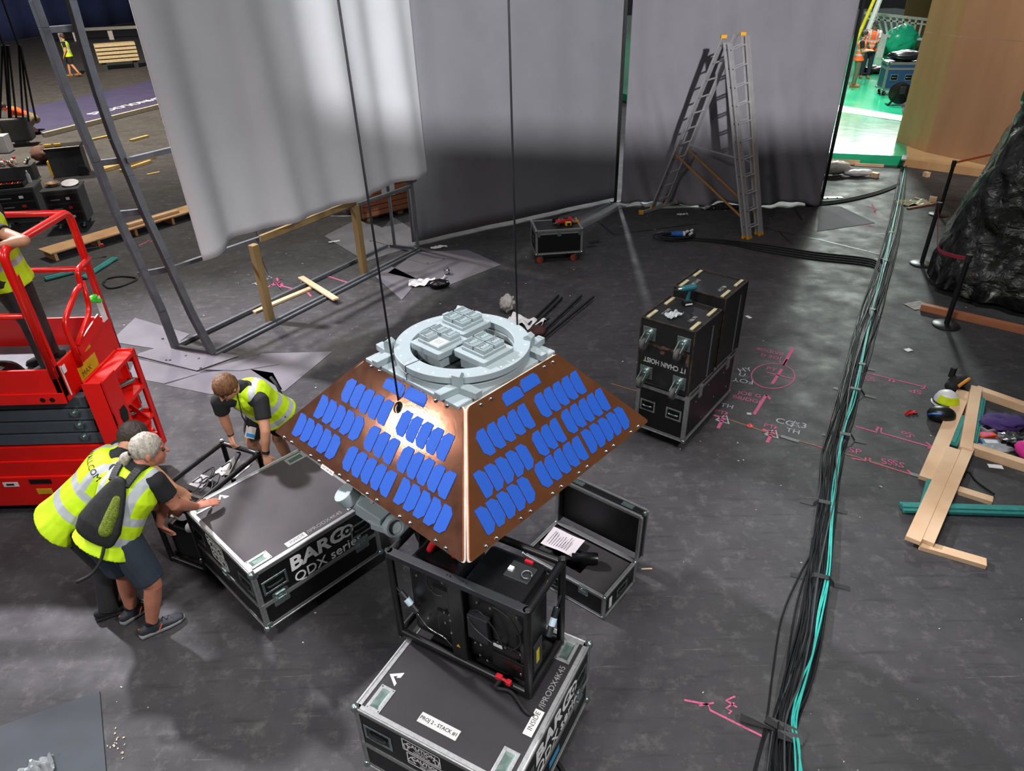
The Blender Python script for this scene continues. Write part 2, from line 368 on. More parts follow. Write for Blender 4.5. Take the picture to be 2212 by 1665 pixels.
sheet([(878, 560), (908, 548), (960, 562), (924, 572)], 'small light grey board screwed on the larger one', z=0.006, screws=[(924, 570), (958, 560)])
sheet([(812, 598), (838, 572), (905, 605), (868, 648)], 'light grey board left of the torn white wrapper')
sheet([(1380, 372), (1380, 372.1), (1380, 373)], 'x') if 0 else None
sheet([(1765, 500), (1770, 445), (1815, 446), (1890, 482)], 'grey board under the right edge of the draped backdrop')
sheet([(1205, 470), (1300, 440), (1372, 434), (1240, 505)], 'pale grey board under the seam of the grey backdrops')
# dark vinyl joints on the floor
for seg in ([(1640, 490), (1682, 500), (1780, 520), (1903, 550)], [(1682, 500), (1725, 540)], [(1770, 478), (1888, 481)], [(1260, 452), (1325, 507), (1420, 495), (1510, 483)], [(1765, 446), (1818, 446)], [(1713, 446), (1732, 475)]):
    stroke(seg, mat('black floor tape', '0c0c0d', 0.5), 0.035, 'tape_strip', zo=0.003)
ws = sheet  # alias kept short
# ------------------------------------------------------------------ backdrops
CURT1 = mat('white backdrop cloth', 'babcc0', 0.85, vary=0.03, scale=2, bump=0.04, bscale=300)
CURT2 = mat('grey backdrop cloth', '828388', 0.85, vary=0.04, scale=2, bump=0.04, bscale=300)
CURT3 = mat('grey draped cloth', '7f7d83', 0.85, vary=0.05, scale=2, bump=0.04, bscale=300)
def curtain(name, label, a, b, z0, z1, m, fold, nu=160, nv=60, thick=0.012):
    a, b = V(a), V(b); d = (b - a); n = V((d.y, -d.x, 0)).normalized()
    c = MB()
    c.grid(lambda u, v: fold(u, v, a + d * u - a, n, z0, z1), nu, nv)
    o = c.build(name, m, smooth=True, solid=thick); o.location = a
    return tag(o, label, 'curtain', 'backdrops')
def f1(u, v, p, n, z0, z1):
    zb = 1.37 + 0.03 * sin(u * 9) + 0.05 * sin(u * 4.0)
    z = zb + (z1 - zb) * v
    lift = (1 - v) ** 2
    k = 0.16 * math.exp(-((u - 0.15) / 0.05) ** 2) * (-1) + 0.07 * sin(u * 21 + 0.6) * (0.45 + 0.55 * (1 - v)) + 0.03 * sin(u * 43 + v * 2)
    k += 0.06 * math.exp(-((u - 0.62) / 0.05) ** 2) * (0.4 + 0.6 * v)
    return p + n * (0.12 + k * 0.95 + 0.10 * lift) + V((0, 0, z))
curtain('hanging_backdrop', 'white hanging backdrop cloth in soft folds, ending above the floor', (-3.86, 8.06, 0), (-1.48, 11.72, 0), 1.3, 7.0, CURT1, f1)
def f2(u, v, p, n, z0, z1):
    z = z0 + (z1 - z0) * v
    k = 0.012 * sin(u * 13 + 1) + 0.008 * sin(u * 31)
    return p + n * k + V((0, 0, z))
curtain('flat_backdrop', 'smooth grey backdrop cloth between white cloth and ladder', (-1.72, 12.0, 0), (2.23, 14.33, 0), 0.06, 7.2, CURT2, f2, nv=30)
def f3(u, v, p, n, z0, z1):
    z = z0 + (z1 - z0) * v
    low = max(0, 1 - v * 2.6)
    k = 0.05 * sin(u * 14 + 2.5) * (0.35 + v) + 0.03 * sin(u * 33 + v * 3)
    s_ = u * 6.2 + v * 8.0
    k += low * low * 0.34 * (0.5 + 0.5 * sin(s_ * 3.3)) * (0.3 + 0.7 * math.exp(-((u - 0.55) / 0.25) ** 2)) + low * 0.05 * sin(u * 60 + v * 40)
    zz = z + low ** 3 * 0.025 * sin(u * 17)
    return p + n * k + V((0, 0, zz))
curtain('draped_backdrop', 'grey draped backdrop cloth behind the ladder, bunched at its foot', (2.33, 14.12, 0), (6.22, 13.72, 0), 0.03, 7.2, CURT3, f3, nv=90)
# end post between the two grey cloths, and at the right end
for nm, pt, lab in (('backdrop_post', (1329, 436), 'thin black steel post standing in the gap between two grey backdrops'), ('backdrop_post', (1775, 428), 'thin dark steel post at the right edge of draped backdrop')):
    q = G(*pt); r_ = thing(nm, lab, 'post', q, 0.1 if pt[0] < 1500 else 0.0, 'backdrop posts')
    MB().box(-0.025, 0.025, -0.025, 0.025, 0.006, 7.0).build('post', BLACKM, r_)
    MB().box(-0.10, 0.42, -0.06, 0.06, 0.0, 0.012).build('foot_plate', BLACKM, r_)
    for sx in (-0.07, 0.1, 0.3): obj('screw_head', SCREW, r_, Matrix.Translation((sx, -0.04, 0.012)))
# ------------------------------------------------------------------ steel frame of the white backdrop
fr = thing('backdrop_frame', 'dark grey square-tube steel frame standing open under the white backdrop', 'frame', (-3.93, 8.11, 0))
FA = V((0, 0, 0)); FB = V((-1.59, 11.75, 0)) - V((-3.93, 8.11, 0)); fd = FB.normalized(); fn = V((-0.57, 0.20, 0))
t_ = 0.085
def post(path, nm='post'):
    b = MB()
    for p, q in zip(path[:-1], path[1:]): b.bar(p, q, t_, t_, fd)
    return b.build(nm, STEELF, fr, bevel=0.004)
o_ = V((-3.93, 8.11, 0))
def lean(px_list, base):
    return [base + V((0, 0, 0.006))] + [GP(px, py, o_ + base, fd) - o_ for px, py in px_list]
pR = lean([(415, 680), (360, 560), (313, 460), (280, 380), (246, 300), (211, 200), (181, 100), (153, 0)], FA); pL = lean([(350, 672), (307, 580), (250, 460), (208, 350), (145, 200), (95, 60), (73, 0)], fn)
for p_ in (pR, pL): p_.append(p_[-1] + (p_[-1] - p_[-2]).normalized() * 1.2)
post(pR); post(pL)
def onpath(path, z):
    for p, q in zip(path[:-1], path[1:]):
        if p.z <= z <= q.z: return lerp(p, q, (z - p.z) / (q.z - p.z))
    return path[-1]
for a_, b_ in (((100, 65), (170, 60)), ((203, 353), (268, 346)), ((245, 463), (312, 456)), ((303, 592), (372, 580))): MB().bar(GP(*a_, o_, fd) - o_, GP(*b_, o_, fd) - o_, 0.07, 0.07).build('rung', STEELF, fr, bevel=0.004)
MB().bar(FA + V((0, 0, 0.03)), FB + V((0, 0, 0.03)), 0.05, 0.05).build('bottom_rail', STEELF, fr, bevel=0.004)
MB().bar(FA - fd * 0.02 + V((0.06, -0.03, 0.02)), FB + V((0.06, -0.03, 0.02)), 0.04, 0.03).build('bottom_rail', STEELF, fr, bevel=0.004)
MB().bar(fn + V((0, 0, 0.03)), FB + fn + V((0, 0, 0.03)), 0.05, 0.05).build('bottom_rail', STEELF, fr, bevel=0.004)
MB().bar(FA + V((0, 0, 0.03)), fn + V((0, 0, 0.03)), 0.05, 0.05).build('end_rail', STEELF, fr, bevel=0.004)
MB().bar(FB + V((0, 0, 0.03)), FB + fn * 0.9 + V((0, 0, 0.03)), 0.05, 0.05).build('end_rail', STEELF, fr, bevel=0.004)
MB().bar(onpath(pR, 1.13), FB + V((0, 0, 1.13)), 0.05, 0.05).build('middle_rail', STEELF, fr, bevel=0.004)
for p in (FB, FB + fn * 0.75): MB().bar(p, p + V((0, 0, 1.25 if p != FB else 3.6)), 0.05, 0.05).build('post', STEELF, fr, bevel=0.004)
MB().bar(FB + V((0, 0, 1.21)), FB + fn * 0.75 + V((0, 0, 1.21)), 0.045, 0.045).build('rung', STEELF, fr)
q_ = GP(272, 347, o_, fd) - o_; MB().bar(q_, q_ + fd * 1.2, 0.06, 0.06).build('upper_rail', STEELF, fr, bevel=0.004)
OLDW = mat('weathered timber', '8d7448', 0.75, vary=0.2, scale=5, col2='6c5a38', stretch=(1, 1, 0.15))
for s_, lab in ((0.245, 'weathered timber prop nearest the red lift under the white backdrop'), (0.70, 'weathered timber prop near the far foot of the steel frame')):
    b_ = o_ + FB * s_ + fn * 0.12
    w = MB().box(-0.05, 0.05, -0.05, 0.05, 0, 1.16).build('timber_prop', OLDW, bevel=0.004); w.location = b_; w.rotation_euler = (0, 0, atan2(fd.y, fd.x)); tag(w, lab, 'timber', 'timber props')
w = MB().bar((0, 0, 0), FB * 0.43, 0.05, 0.09).build('timber_beam', OLDW, bevel=0.004); w.location = o_ + FB * 0.27 + V((-0.05, 0.03, 1.205)); tag(w, 'weathered timber beam lying on the rail under the white backdrop', 'timber')
# planks on the floor inside the frame
def plank(p, q, w, h, m, label, z=0.0, name='plank', group='loose planks on the floor'):
    a, b = G(*p, z), G(*q, z); c = (a + b) / 2; d = b - a
    o = MB().box(-d.length / 2, d.length / 2, -w / 2, w / 2, 0, h).build(name, m, bevel=0.002)
    o.location = (c.x, c.y, z); o.rotation_euler = (0, 0, atan2(d.y, d.x)); return tag(o, label, 'plank', group)
plank((548, 676), (676, 622), 0.09, 0.03, PINE, 'pale pine batten lying along the steel frame on the floor', z=0.001)
plank((650, 600), (726, 648), 0.10, 0.025, PINE, 'pale pine batten lying across the foot of the frame', z=0.06)
# ------------------------------------------------------------------ hanging spacecraft model
ZB, ZT = 1.62, 2.19
SA, SL, SR = G(1007, 1217, ZB), G(592, 932, ZB), G(1402, 909, ZB)
TA, TL, TR = G(1005, 879, ZT), G(788, 772, ZT), G(1203, 764, ZT)
sat = thing('spacecraft_model', 'hanging pyramid spacecraft model with copper panels of blue solar cells', 'spacecraft', (0, 0, 0))
bc = (SL + SR) / 2; SF = SL + SR - SA; tcn = (TL + TR) / 2; TF = TL + TR - TA
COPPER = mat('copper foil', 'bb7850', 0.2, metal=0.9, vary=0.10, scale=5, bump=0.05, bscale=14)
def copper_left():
    m = mat('shade-toned copper foil', 'a37058', 0.10, metal=0.88, vary=0.25, scale=9, bump=0.012, bscale=60, detail=7); return m  # same copper; the darker surroundings it mirrors are put into the colour
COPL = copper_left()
BACKB = mat('pale panel edge', 'e2d6ca', 0.6)
SGREY = mat('spacecraft grey paint', '919ea2', 0.5, vary=0.03, scale=6)
SDARK = mat('dark interior', '1a1c1e', 0.8)
def cellmat():
    m = bpy.data.materials.new('blue solar cell'); m.use_nodes = True; nt = m.node_tree; N = nt.nodes; L = nt.links; b = N['Principled BSDF']
    tc = N.new('ShaderNodeTexCoord'); sp = N.new('ShaderNodeSeparateXYZ'); L.new(tc.outputs['Object'], sp.inputs[0])
    ml = N.new('ShaderNodeMath'); ml.operation = 'MULTIPLY'; ml.inputs[1].default_value = 2 * pi / 0.0072; L.new(sp.outputs['Y'], ml.inputs[0])
    sn = N.new('ShaderNodeMath'); sn.operation = 'SINE'; L.new(ml.outputs[0], sn.inputs[0])
    cr = N.new('ShaderNodeValToRGB'); cr.color_ramp.elements[0].position = 0.72; cr.color_ramp.elements[1].position = 0.9
    cr.color_ramp.elements[0].color = (*srgb('0a40a2'), 1); cr.color_ramp.elements[1].color = (*srgb('3f78c8'), 1)
    L.new(sn.outputs[0], cr.inputs[0]); L.new(cr.outputs[0], b.inputs['Base Color']); b.inputs['Roughness'].default_value = 0.5
    b.inputs['Specular IOR Level'].default_value = 0.3
    return m
CELL = cellmat()
CHW = 0.042  # cell half width set from panel below
BOLT = MB().lathe([(0.0, 0.014), (0.007, 0.012), (0.012, 0.007), (0.015, 0.0)], n=8).mesh('bolt'); BOLT.materials.append(CHROME)
BOLT.polygons.foreach_set('use_smooth', [True] * len(BOLT.polygons))
def rounded(poly, r, n=4):
    out = []
    k = len(poly)
    for i in range(k):
        p, a, b = V((*poly[i], 0)), V((*poly[i - 1], 0)), V((*poly[(i + 1) % k], 0))
        d1, d2 = (a - p).normalized(), (b - p).normalized(); s = p + d1 * r; e = p + d2 * r
        for j in range(n + 1):
            t = j / n; q = s * (1 - t) ** 2 + p * 2 * t * (1 - t) + e * t * t; out.append((q.x, q.y))
    return out
def panel(A, B, TA_, TB_, groups, zo, sc, mcop, side, hole=None, bolts=True):
    """A near bottom, B outer bottom, TA_ near top, TB_ outer top; local x along A->B, y up the slope, z outward"""
    x = (B - A).normalized(); y0 = ((TA_ + TB_) / 2 - (A + B) / 2)
    n = x.cross(y0).normalized()
    if n.z < 0: n = -n
    y = n.cross(x) if n.cross(x).z > 0 else -n.cross(x)
    if x.cross(y).dot(n) < 0: x = -x
    o = A
    M = frame_m(o, x, y)
    Mi = M.inverted()
    loc = lambda p: (Mi @ p).to_2d()
    quad = [loc(p) for p in (A, B, TB_, TA_)]
    quad = [(q.x, q.y) for q in quad]
    area = sum(quad[i][0] * quad[(i + 1) % 4][1] - quad[(i + 1) % 4][0] * quad[i][1] for i in range(4))
    if area < 0: quad.reverse()
    poly = rounded(quad, 0.03)
    pb = MB()
    if hole:
        # plate with a round hole: bridge outer ring to the hole ring
        hc = loc(GP(*hole, A, n)); N_ = 48; hr = 0.038
        ring = []; out = []
        k = len(poly)
        for i in range(N_):
            a = 2 * pi * i / N_; d = V((cos(a), sin(a))); ring.append((hc.x + d.x * hr, hc.y + d.y * hr))
            best = None
            for j in range(k):
                p, q = V(poly[j]), V(poly[(j + 1) % k]); e = q - p; den = d.x * e.y - d.y * e.x
                if abs(den) < 1e-9: continue
                t = ((p.x - hc.x) * e.y - (p.y - hc.y) * e.x) / den; s = ((p.x - hc.x) * d.y - (p.y - hc.y) * d.x) / den
                if t > 0 and -1e-6 <= s <= 1 + 1e-6 and (best is None or t < best): best = t
            out.append((best, a))
        angs = sorted(set([a for _, a in out] + [atan2(p[1] - hc.y, p[0] - hc.x) % (2 * pi) for p in poly]))
        def hit(a):
            d = V((cos(a), sin(a))); best = 1e9
            for j in range(k):
                p, q = V(poly[j]), V(poly[(j + 1) % k]); e = q - p; den = d.x * e.y - d.y * e.x
                if abs(den) < 1e-9: continue
                t = ((p.x - hc.x) * e.y - (p.y - hc.y) * e.x) / den; s = ((p.x - hc.x) * d.y - (p.y - hc.y) * d.x) / den
                if t > 0 and -1e-4 <= s <= 1 + 1e-4: best = min(best, t)
            return (hc.x + d.x * best, hc.y + d.y * best)
        O = [hit(a) for a in angs]; I = [(hc.x + cos(a) * hr, hc.y + sin(a) * hr) for a in angs]; m_ = len(angs); t0, t1 = -0.016, 0.0
        vs = [(*p, t1) for p in O] + [(*p, t1) for p in I] + [(*p, t0) for p in O] + [(*p, t0) for p in I]
        fs = []
        for i in range(m_):
            j = (i + 1) % m_
            fs += [(i, j, m_ + j, m_ + i), (2 * m_ + j, 2 * m_ + i, 3 * m_ + i, 3 * m_ + j), (j, i, 2 * m_ + i, 2 * m_ + j), (m_ + i, m_ + j, 3 * m_ + j, 3 * m_ + i)]
        pb.add(vs, fs)
    else:
        pb.prism(poly, (0, 0, -0.016), (1, 0, 0), (0, 1, 0), 0.016)
    P_ = pb.build('copper_panel', mcop, sat); P_.matrix_local = M
    # edge band
    cen = V((sum(p[0] for p in poly) / len(poly), sum(p[1] for p in poly) / len(poly)))
    band = MB(); k = len(poly)
    oo = [V(p) + (V(p) - cen).normalized() * 0.007 for p in poly]
    band.prism([(p.x, p.y) for p in oo], (0, 0, -0.026), (1, 0, 0), (0, 1, 0), 0.013)
    if not hole: band.build('backing_board', BACKB, P_)
    else:
        b2 = MB(); t0, t1 = -0.026, -0.017
        OO = [V(p) + (V(p) - cen).normalized() * 0.007 for p in O]
        vs = [(*p, t1) for p in OO] + [(*p, t1) for p in I] + [(*p, t0) for p in OO] + [(*p, t0) for p in I]; b2.add(vs, fs); b2.build('backing_board', BACKB, P_)
    # solar cells
    for (p, q, cnt, kind) in groups:
        a = loc(GP(zo[0] + p[0] / sc, zo[1] + p[1] / sc, A, n)); b = loc(GP(zo[0] + q[0] / sc, zo[1] + q[1] / sc, A, n))
        st = (b - a) / max(cnt - 1, 1)
        if kind in 'lr':
            w = abs(st.x) * 0.93; h = 0.160; c_ = 0.030
            L1, R1 = -w / 2, w / 2; B1, T1 = -h / 2, h / 2
            left = (kind == 'l')
            cl, crr = (c_, 0.006) if left else (0.006, c_)
            pol = [(L1 + cl, B1), (R1 - crr, B1), (R1, B1 + crr * 1.1), (R1, T1 - crr * 1.1), (R1 - crr, T1), (L1 + cl, T1), (L1, T1 - cl * 1.1), (L1, B1 + cl * 1.1)]
        else:
            w = abs(st.x) * 0.94; h = 0.080; c_ = 0.024; L1, R1, B1, T1 = -w / 2, w / 2, -h / 2, h / 2
            pol = [(L1, B1), (R1, B1), (R1, T1 - c_), (R1 - c_, T1), (L1 + c_, T1), (L1, T1 - c_)] if kind == 't' else [(L1 + c_, B1), (R1 - c_, B1), (R1, B1 + c_), (R1, T1), (L1, T1), (L1, B1 + c_)]
        cm = MB().prism(pol, (0, 0, 0), (1, 0, 0), (0, 1, 0), 0.003).mesh('solar_cell'); cm.materials.append(CELL)
        for i in range(cnt):
            c = a + st * i
            mt = Matrix.Translation((c.x, c.y, 0.0005))
            if kind not in 'lr': pass
            obj('solar_cell', cm, P_, mt)
    return P_, loc, n, M
ZO1, SCZ = (580, 720), 3.202
gl = [((553, 393), (803, 543), 5, 'l'), ((872, 368), (1020, 436), 2, 't'), ((370, 512), (612, 658), 5, 'r'), ((220, 637), (450, 788), 5, 'r'), ((935, 620), (1218, 782), 5, 'l'),
      ((712, 724), (845, 810), 3, 'l'), ((563, 862), (825, 1034), 5, 'l'), ((942, 868), (1230, 1042), 5, 'l'), ((930, 1096), (1215, 1286), 5, 'r')]
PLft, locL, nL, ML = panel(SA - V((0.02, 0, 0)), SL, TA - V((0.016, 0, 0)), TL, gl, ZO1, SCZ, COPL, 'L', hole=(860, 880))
ZO2 = (980, 720)
gr = [((405, 430), (525, 338), 2, 't'), ((612, 500), (855, 345), 5, 'l'), ((215, 757), (495, 578), 5, 'l'), ((795, 612), (1025, 462), 5, 'l'), ((595, 765), (715, 676), 3, 'l'),
      ((940, 740), (1165, 582), 5, 'r'), ((210, 1036), (495, 850), 5, 'r'), ((615, 980), (868, 800), 5, 'l'), ((222, 1287), (505, 1078), 5, 'r')]
PRgt, locR, nR, MR = panel(SA + V((0.02, 0, 0)), SR, TA + V((0.016, 0, 0)), TR, gr, ZO2, SCZ, COPPER, 'R')
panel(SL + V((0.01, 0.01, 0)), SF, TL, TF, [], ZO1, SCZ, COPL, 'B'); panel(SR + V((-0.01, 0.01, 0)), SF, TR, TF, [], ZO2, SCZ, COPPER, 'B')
# chrome bolts in pairs
for (P_, loc, n, zo, pts) in ((PLft, locL, nL, ZO1, [(720, 232), (778, 262), (1165, 468), (1243, 503), (118, 720), (170, 755), (302, 848), (360, 885), (502, 982), (560, 1025), (693, 1112), (760, 1155), (918, 1268), (990, 1313), (1165, 1435), (1235, 1487)]),
                              (PRgt, locR, nR, ZO2, [(180, 497), (250, 457), (620, 235), (678, 201), (1268, 645), (1218, 683), (1097, 778), (1046, 818), (915, 922), (858, 966), (736, 1060), (676, 1108), (523, 1230), (457, 1281), (288, 1416), (216, 1472)])):
    for p in pts:
        q = loc(GP(zo[0] + p[0] / SCZ, zo[1] + p[1] / SCZ, SA, n)); obj('bolt', BOLT, P_, Matrix.Translation((q.x, q.y, 0)))
# tape label under the left panel edge
lq = GP(707, 1022, SA, nL); xl = (SA - SL).normalized()
tp = MB().cbox((0, 0, 0), 0.13, 0.026, 0.002).build('tape_label', mat('white gaffer tape', 'd9d7d2', 0.7, vary=0.04), PLft)
q = locL(lq); tp.matrix_local = Matrix.Translation((q.x, q.y + 0.022, 0.002))
text('NOT THIS SIDE', mat('marker ink', '2b2b30', 0.7), tp, (0, 0, 0.0015), (1, 0, 0), (0, 1, 0), 0.016, extrude=0.0003)
# inner hull, deck
U = (TR - TA).normalized(); W_ = (TL - TA).normalized(); side = ((TR - TA).length + (TL - TA).length) / 2
W_ = V((-U.y, U.x, 0))
hull = thing('hull', '', '') if 0 else None
hb = MB(); ins = 0.86
low = [bc + (p - bc) * ins + V((0, 0, -0.02)) for p in (SA, SR, SF, SL)]; top = [tcn + (p - tcn) * 0.97 + V((0, 0, -0.015)) for p in (TA, TR, TF, TL)]
hb.add(low + top, [(3, 2, 1, 0), (4, 5, 6, 7), (0, 1, 5, 4), (1, 2, 6, 5), (2, 3, 7, 6), (3, 0, 4, 7)]); hb.build('hull', SGREY, sat)
# deck, local frame at deck centre
DM = frame_m(tcn, U, W_)
deck = MB(); h_ = side / 2
deck.prism([(-h_, -h_), (h_, -h_), (h_, h_), (-h_, h_)], (0, 0, -0.02), (1, 0, 0), (0, 1, 0), 0.03)
deck = deck.build('deck_plate', SGREY, sat, bevel=0.006); deck.matrix_local = DM
# rings
def ring(name, r0, r1, z0, z1, parent, n=72):
    return MB().lathe([(r0, z0), (r1, z0), (r1, z1), (r0, z1), (r0, z0)], n=n).build(name, SGREY, parent, angle=40, bevel=0.003)
RC = DM.inverted() @ G(999, 741, ZT + 0.10); 
RO = (G(1145, 738, ZT + 0.10) - G(853, 738, ZT + 0.10)).length / 2
rc = (RC.x, RC.y)
def at_rc(o): o.matrix_local = Matrix.Translation((rc[0], rc[1], 0)); return o
lowring = at_rc(ring('lower_ring', RO * 0.76, RO * 0.985, 0.0, 0.045, deck)); upring = at_rc(ring('upper_ring', RO * 0.76, RO, 0.060, 0.105, deck))
at_rc(ring('ring_neck', RO * 0.77, RO * 0.93, 0.04, 0.065, deck))
at_rc(MB().lathe([(0.0, 0.012), (RO * 0.77, 0.012)], n=48).build('well_floor', SDARK, deck))
RB = MB().lathe([(0, 0.003), (0.006, 0.002), (0.007, 0)], n=8).mesh('ring_bolt'); RB.materials.append(mat('pale bolt head', 'e4ecee', 0.4))
for i in range(24):
    a = 2 * pi * (i + 0.4) / 24; obj('ring_bolt', RB, upring, Matrix.Translation((cos(a) * RO * 0.93, sin(a) * RO * 0.93, 0.105)))
# cut seam across both rings (dark groove strips)
a = (DM.inverted() @ G(880, 790, ZT + 0.10)).to_2d() - V(rc); an = atan2(a.y, a.x)
for R_, z1 in ((upring, 0.1056), (lowring, 0.0456)):
    sd = V((cos(an), sin(an), 0)); g = MB().bar(sd * RO * 0.72 + V((0, 0, z1)), sd * RO * 1.001 + V((0, 0, z1)), 0.006, 0.002).obox(sd * (RO * 0.999) + V((-sd.y, sd.x, 0)) * -0.003 + V((0, 0, z1 - 0.042)), V((-sd.y, sd.x, 0)) * 0.006, sd * 0.003, (0, 0, 0.042))
    g.build('seam', SDARK, R_)
# corner brackets
def bracket(px, py, fx, fy, tall):
    q = DM.inverted() @ G(px, py, ZT + 0.02)
    b = MB().box(-0.075, 0.075, -0.035, 0.035, 0, 0.045); b.box(-0.075, -0.005, -0.035, 0.085, 0, 0.045) if tall else None
    b = b.build('corner_bracket', SGREY, deck, bevel=0.004); b.matrix_local = Matrix.Translation((q.x, q.y, 0.01)) @ Matrix.Rotation(atan2(fy, fx), 4, 'Z')
    k = MB().prism([(-0.026, -0.026), (0.026, -0.026), (0.026, 0.026), (-0.026, 0.026)], (0.048, 0, 0.045), (1, 0, 0), (0, 1, 0), 0.06)
    k.add([(0.022, -0.026, 0.105), (0.074, -0.026, 0.105), (0.074, 0.026, 0.105), (0.022, 0.026, 0.105), (0.048, -0.026, 0.125), (0.048, 0.026, 0.125)], [(0, 1, 4), (3, 5, 2), (0, 4, 5, 3), (1, 2, 5, 4)])
    k.build('bracket_block', SGREY, b, bevel=0.002)
    return b
h8 = side / 2 - 0.075
for ix_, iy_ in ((-1, -1), (1, -1), (1, 1), (-1, 1)):
    b = MB(); b.prism([(-0.10, -0.10), (0.10, -0.10), (0.10, -0.045), (-0.03, -0.03), (-0.045, 0.10), (-0.10, 0.10)], (0, 0, 0), (1, 0, 0), (0, 1, 0), 0.045)
    b = b.build('corner_bracket', SGREY, deck, bevel=0.004)
    rotq = atan2(iy_, ix_) + 3 * pi / 4 + pi / 2 + pi - pi / 2
    b.matrix_local = Matrix.Translation((ix_ * (h8 + 0.005), iy_ * (h8 + 0.005), 0.01)) @ Matrix.Rotation(rotq, 4, 'Z')
    k = MB().box(-0.028, 0.028, -0.028, 0.028, 0.045, 0.115)
    k.prism([(-0.028, 0), (0.028, 0), (0, 0.02)], (0, 0.028, 0.115), (1, 0, 0), (0, 0, 1), 0.056)
    k = k.build('bracket_block', SGREY, b, bevel=0.002); k.matrix_local = Matrix.Translation((-0.05, -0.05, 0)) @ Matrix.Rotation(0.3, 4, 'Z')
# three antenna modules standing in the ring
ZM = 0.135
def module(px, py, trays):
    q = DM.inverted() @ G(px, py, ZT + ZM)
    md = MB(); s_ = 0.135
    md.prism(rounded([(-s_, -s_), (s_, -s_), (s_, s_), (-s_, s_)], 0.02), (0, 0, 0), (1, 0, 0), (0, 1, 0), 0.045)
    md = md.build('antenna_module', SGREY, deck, bevel=0.004); md.matrix_local = Matrix.Translation((q.x, q.y, ZM - 0.045))
    MB().box(-0.105, 0.105, -0.105, 0.105, -(ZM - 0.055), 0.0).build('module_pedestal', SGREY, md)
    MB().box(-0.098, 0.098, -0.098, 0.098, 0.045, 0.066).build('tray_plate', SGREY, md, bevel=0.003)
    for (tx, ty) in trays:
        tr = MB(); w = 0.084
        tr.box(-w / 2, w / 2, -w / 2, w / 2, 0, 0.022)
        tr.box(-w / 2, w / 2, w / 2 - 0.006, w / 2, 0.022, 0.036); tr.box(-w / 2, -w / 2 + 0.006, -w / 2, w / 2, 0.022, 0.03); tr.box(w / 2 - 0.006, w / 2, -w / 2, w / 2, 0.022, 0.03)
        tr.cyl((-w / 2 + 0.012, -0.008, 0.022), (w / 2 - 0.012, -0.008, 0.022), 0.014, n=8)
        for i in range(5): tr.box(-0.026 + i * 0.012, -0.021 + i * 0.012, -w / 2, -w / 2 + 0.008, 0.022, 0.028)
        for i in range(4): tr.box(-0.022 + i * 0.012, -0.018 + i * 0.012, 0.016, 0.020, 0.022, 0.040)
        tr = tr.build('connector_tray', SGREY, md); tr.matrix_local = Matrix.Translation((tx * 0.049, ty * 0.049, 0.066))
    return md
m1 = module(950, 735, [(-1, -1), (-1, 1), (1, 1), (1, -1)][1:]); module(1045, 752, [(-1, -1), (-1, 1), (1, 1), (1, -1)]); module(1000, 695, [(-1, -1), (-1, 1), (1, 1), (1, -1)])
LBL = MB().box(-0.042, 0.042, -0.042, 0.042, 0.066, 0.072).build('printed_plate', WHITEP, m1); LBL.location = (-0.049, -0.049, 0)
for yy in (-0.018, 0.0, 0.018): MB().box(-0.026, 0.026, yy - 0.007, yy + 0.007, 0.072, 0.0727).build('print_block', mat('grey print', '8d9894', 0.6), LBL)
# gimbal and thruster hanging below the left edge
gm = thing('gimbal', '', 'x') if 0 else None
def gp(px, py, z): return G(px, py, z)
gz = 1.42
b = MB().cyl(gp(760, 1078, gz + 0.03), gp(742, 1062, gz + 0.10), 0.075, n=20).cyl(gp(790, 1092, gz), gp(760, 1078, gz + 0.03), 0.055, n=20); b.build('thruster_drum', SGREY, sat, angle=40, bevel=0.003)
b = MB().bar(gp(785, 1085, gz + 0.02), gp(838, 1120, gz - 0.03), 0.15, 0.10); b.build('gimbal_arm', SGREY, sat, bevel=0.006)
b = MB().bar(gp(818, 1095, gz + 0.02), gp(806, 1130, gz - 0.05), 0.06, 0.05).bar(gp(806, 1130, gz - 0.05), gp(850, 1145, gz - 0.06), 0.06, 0.05); b.build('gimbal_fork', SGREY, sat, bevel=0.004)
ec = gp(850, 1136, gz - 0.05); ax = (V((0, 0, CAMH)) - ec).normalized() + V((0.3, 0, -0.3)); ax.normalize()
MB().lathe([(0.0, 0.03), (0.046, 0.03), (0.049, 0.05), (0.062, 0.05), (0.070, 0.03), (0.070, -0.1), (0.0, -0.1)], ec, ax, 24).build('gimbal_eye', SGREY, sat, angle=40)
MB().lathe([(0.0, 0.0), (0.04, 0.0)], ec + ax * 0.032, ax, 20).build('eye_disc', mat('pale grey paint', 'c6d2d4', 0.5), sat)
MB().bar(gp(1004, 1195, 1.58), gp(1003, 1000, 1.95), 0.03, 0.02).build('corner_strut', SGREY, sat)
# mounting legs joining the gimbal to the hull
MB().bar(gp(800, 1090, gz + 0.03), bc + V((-0.15, -0.1, -0.02)), 0.05, 0.05).build('gimbal_mount', SGREY, sat)
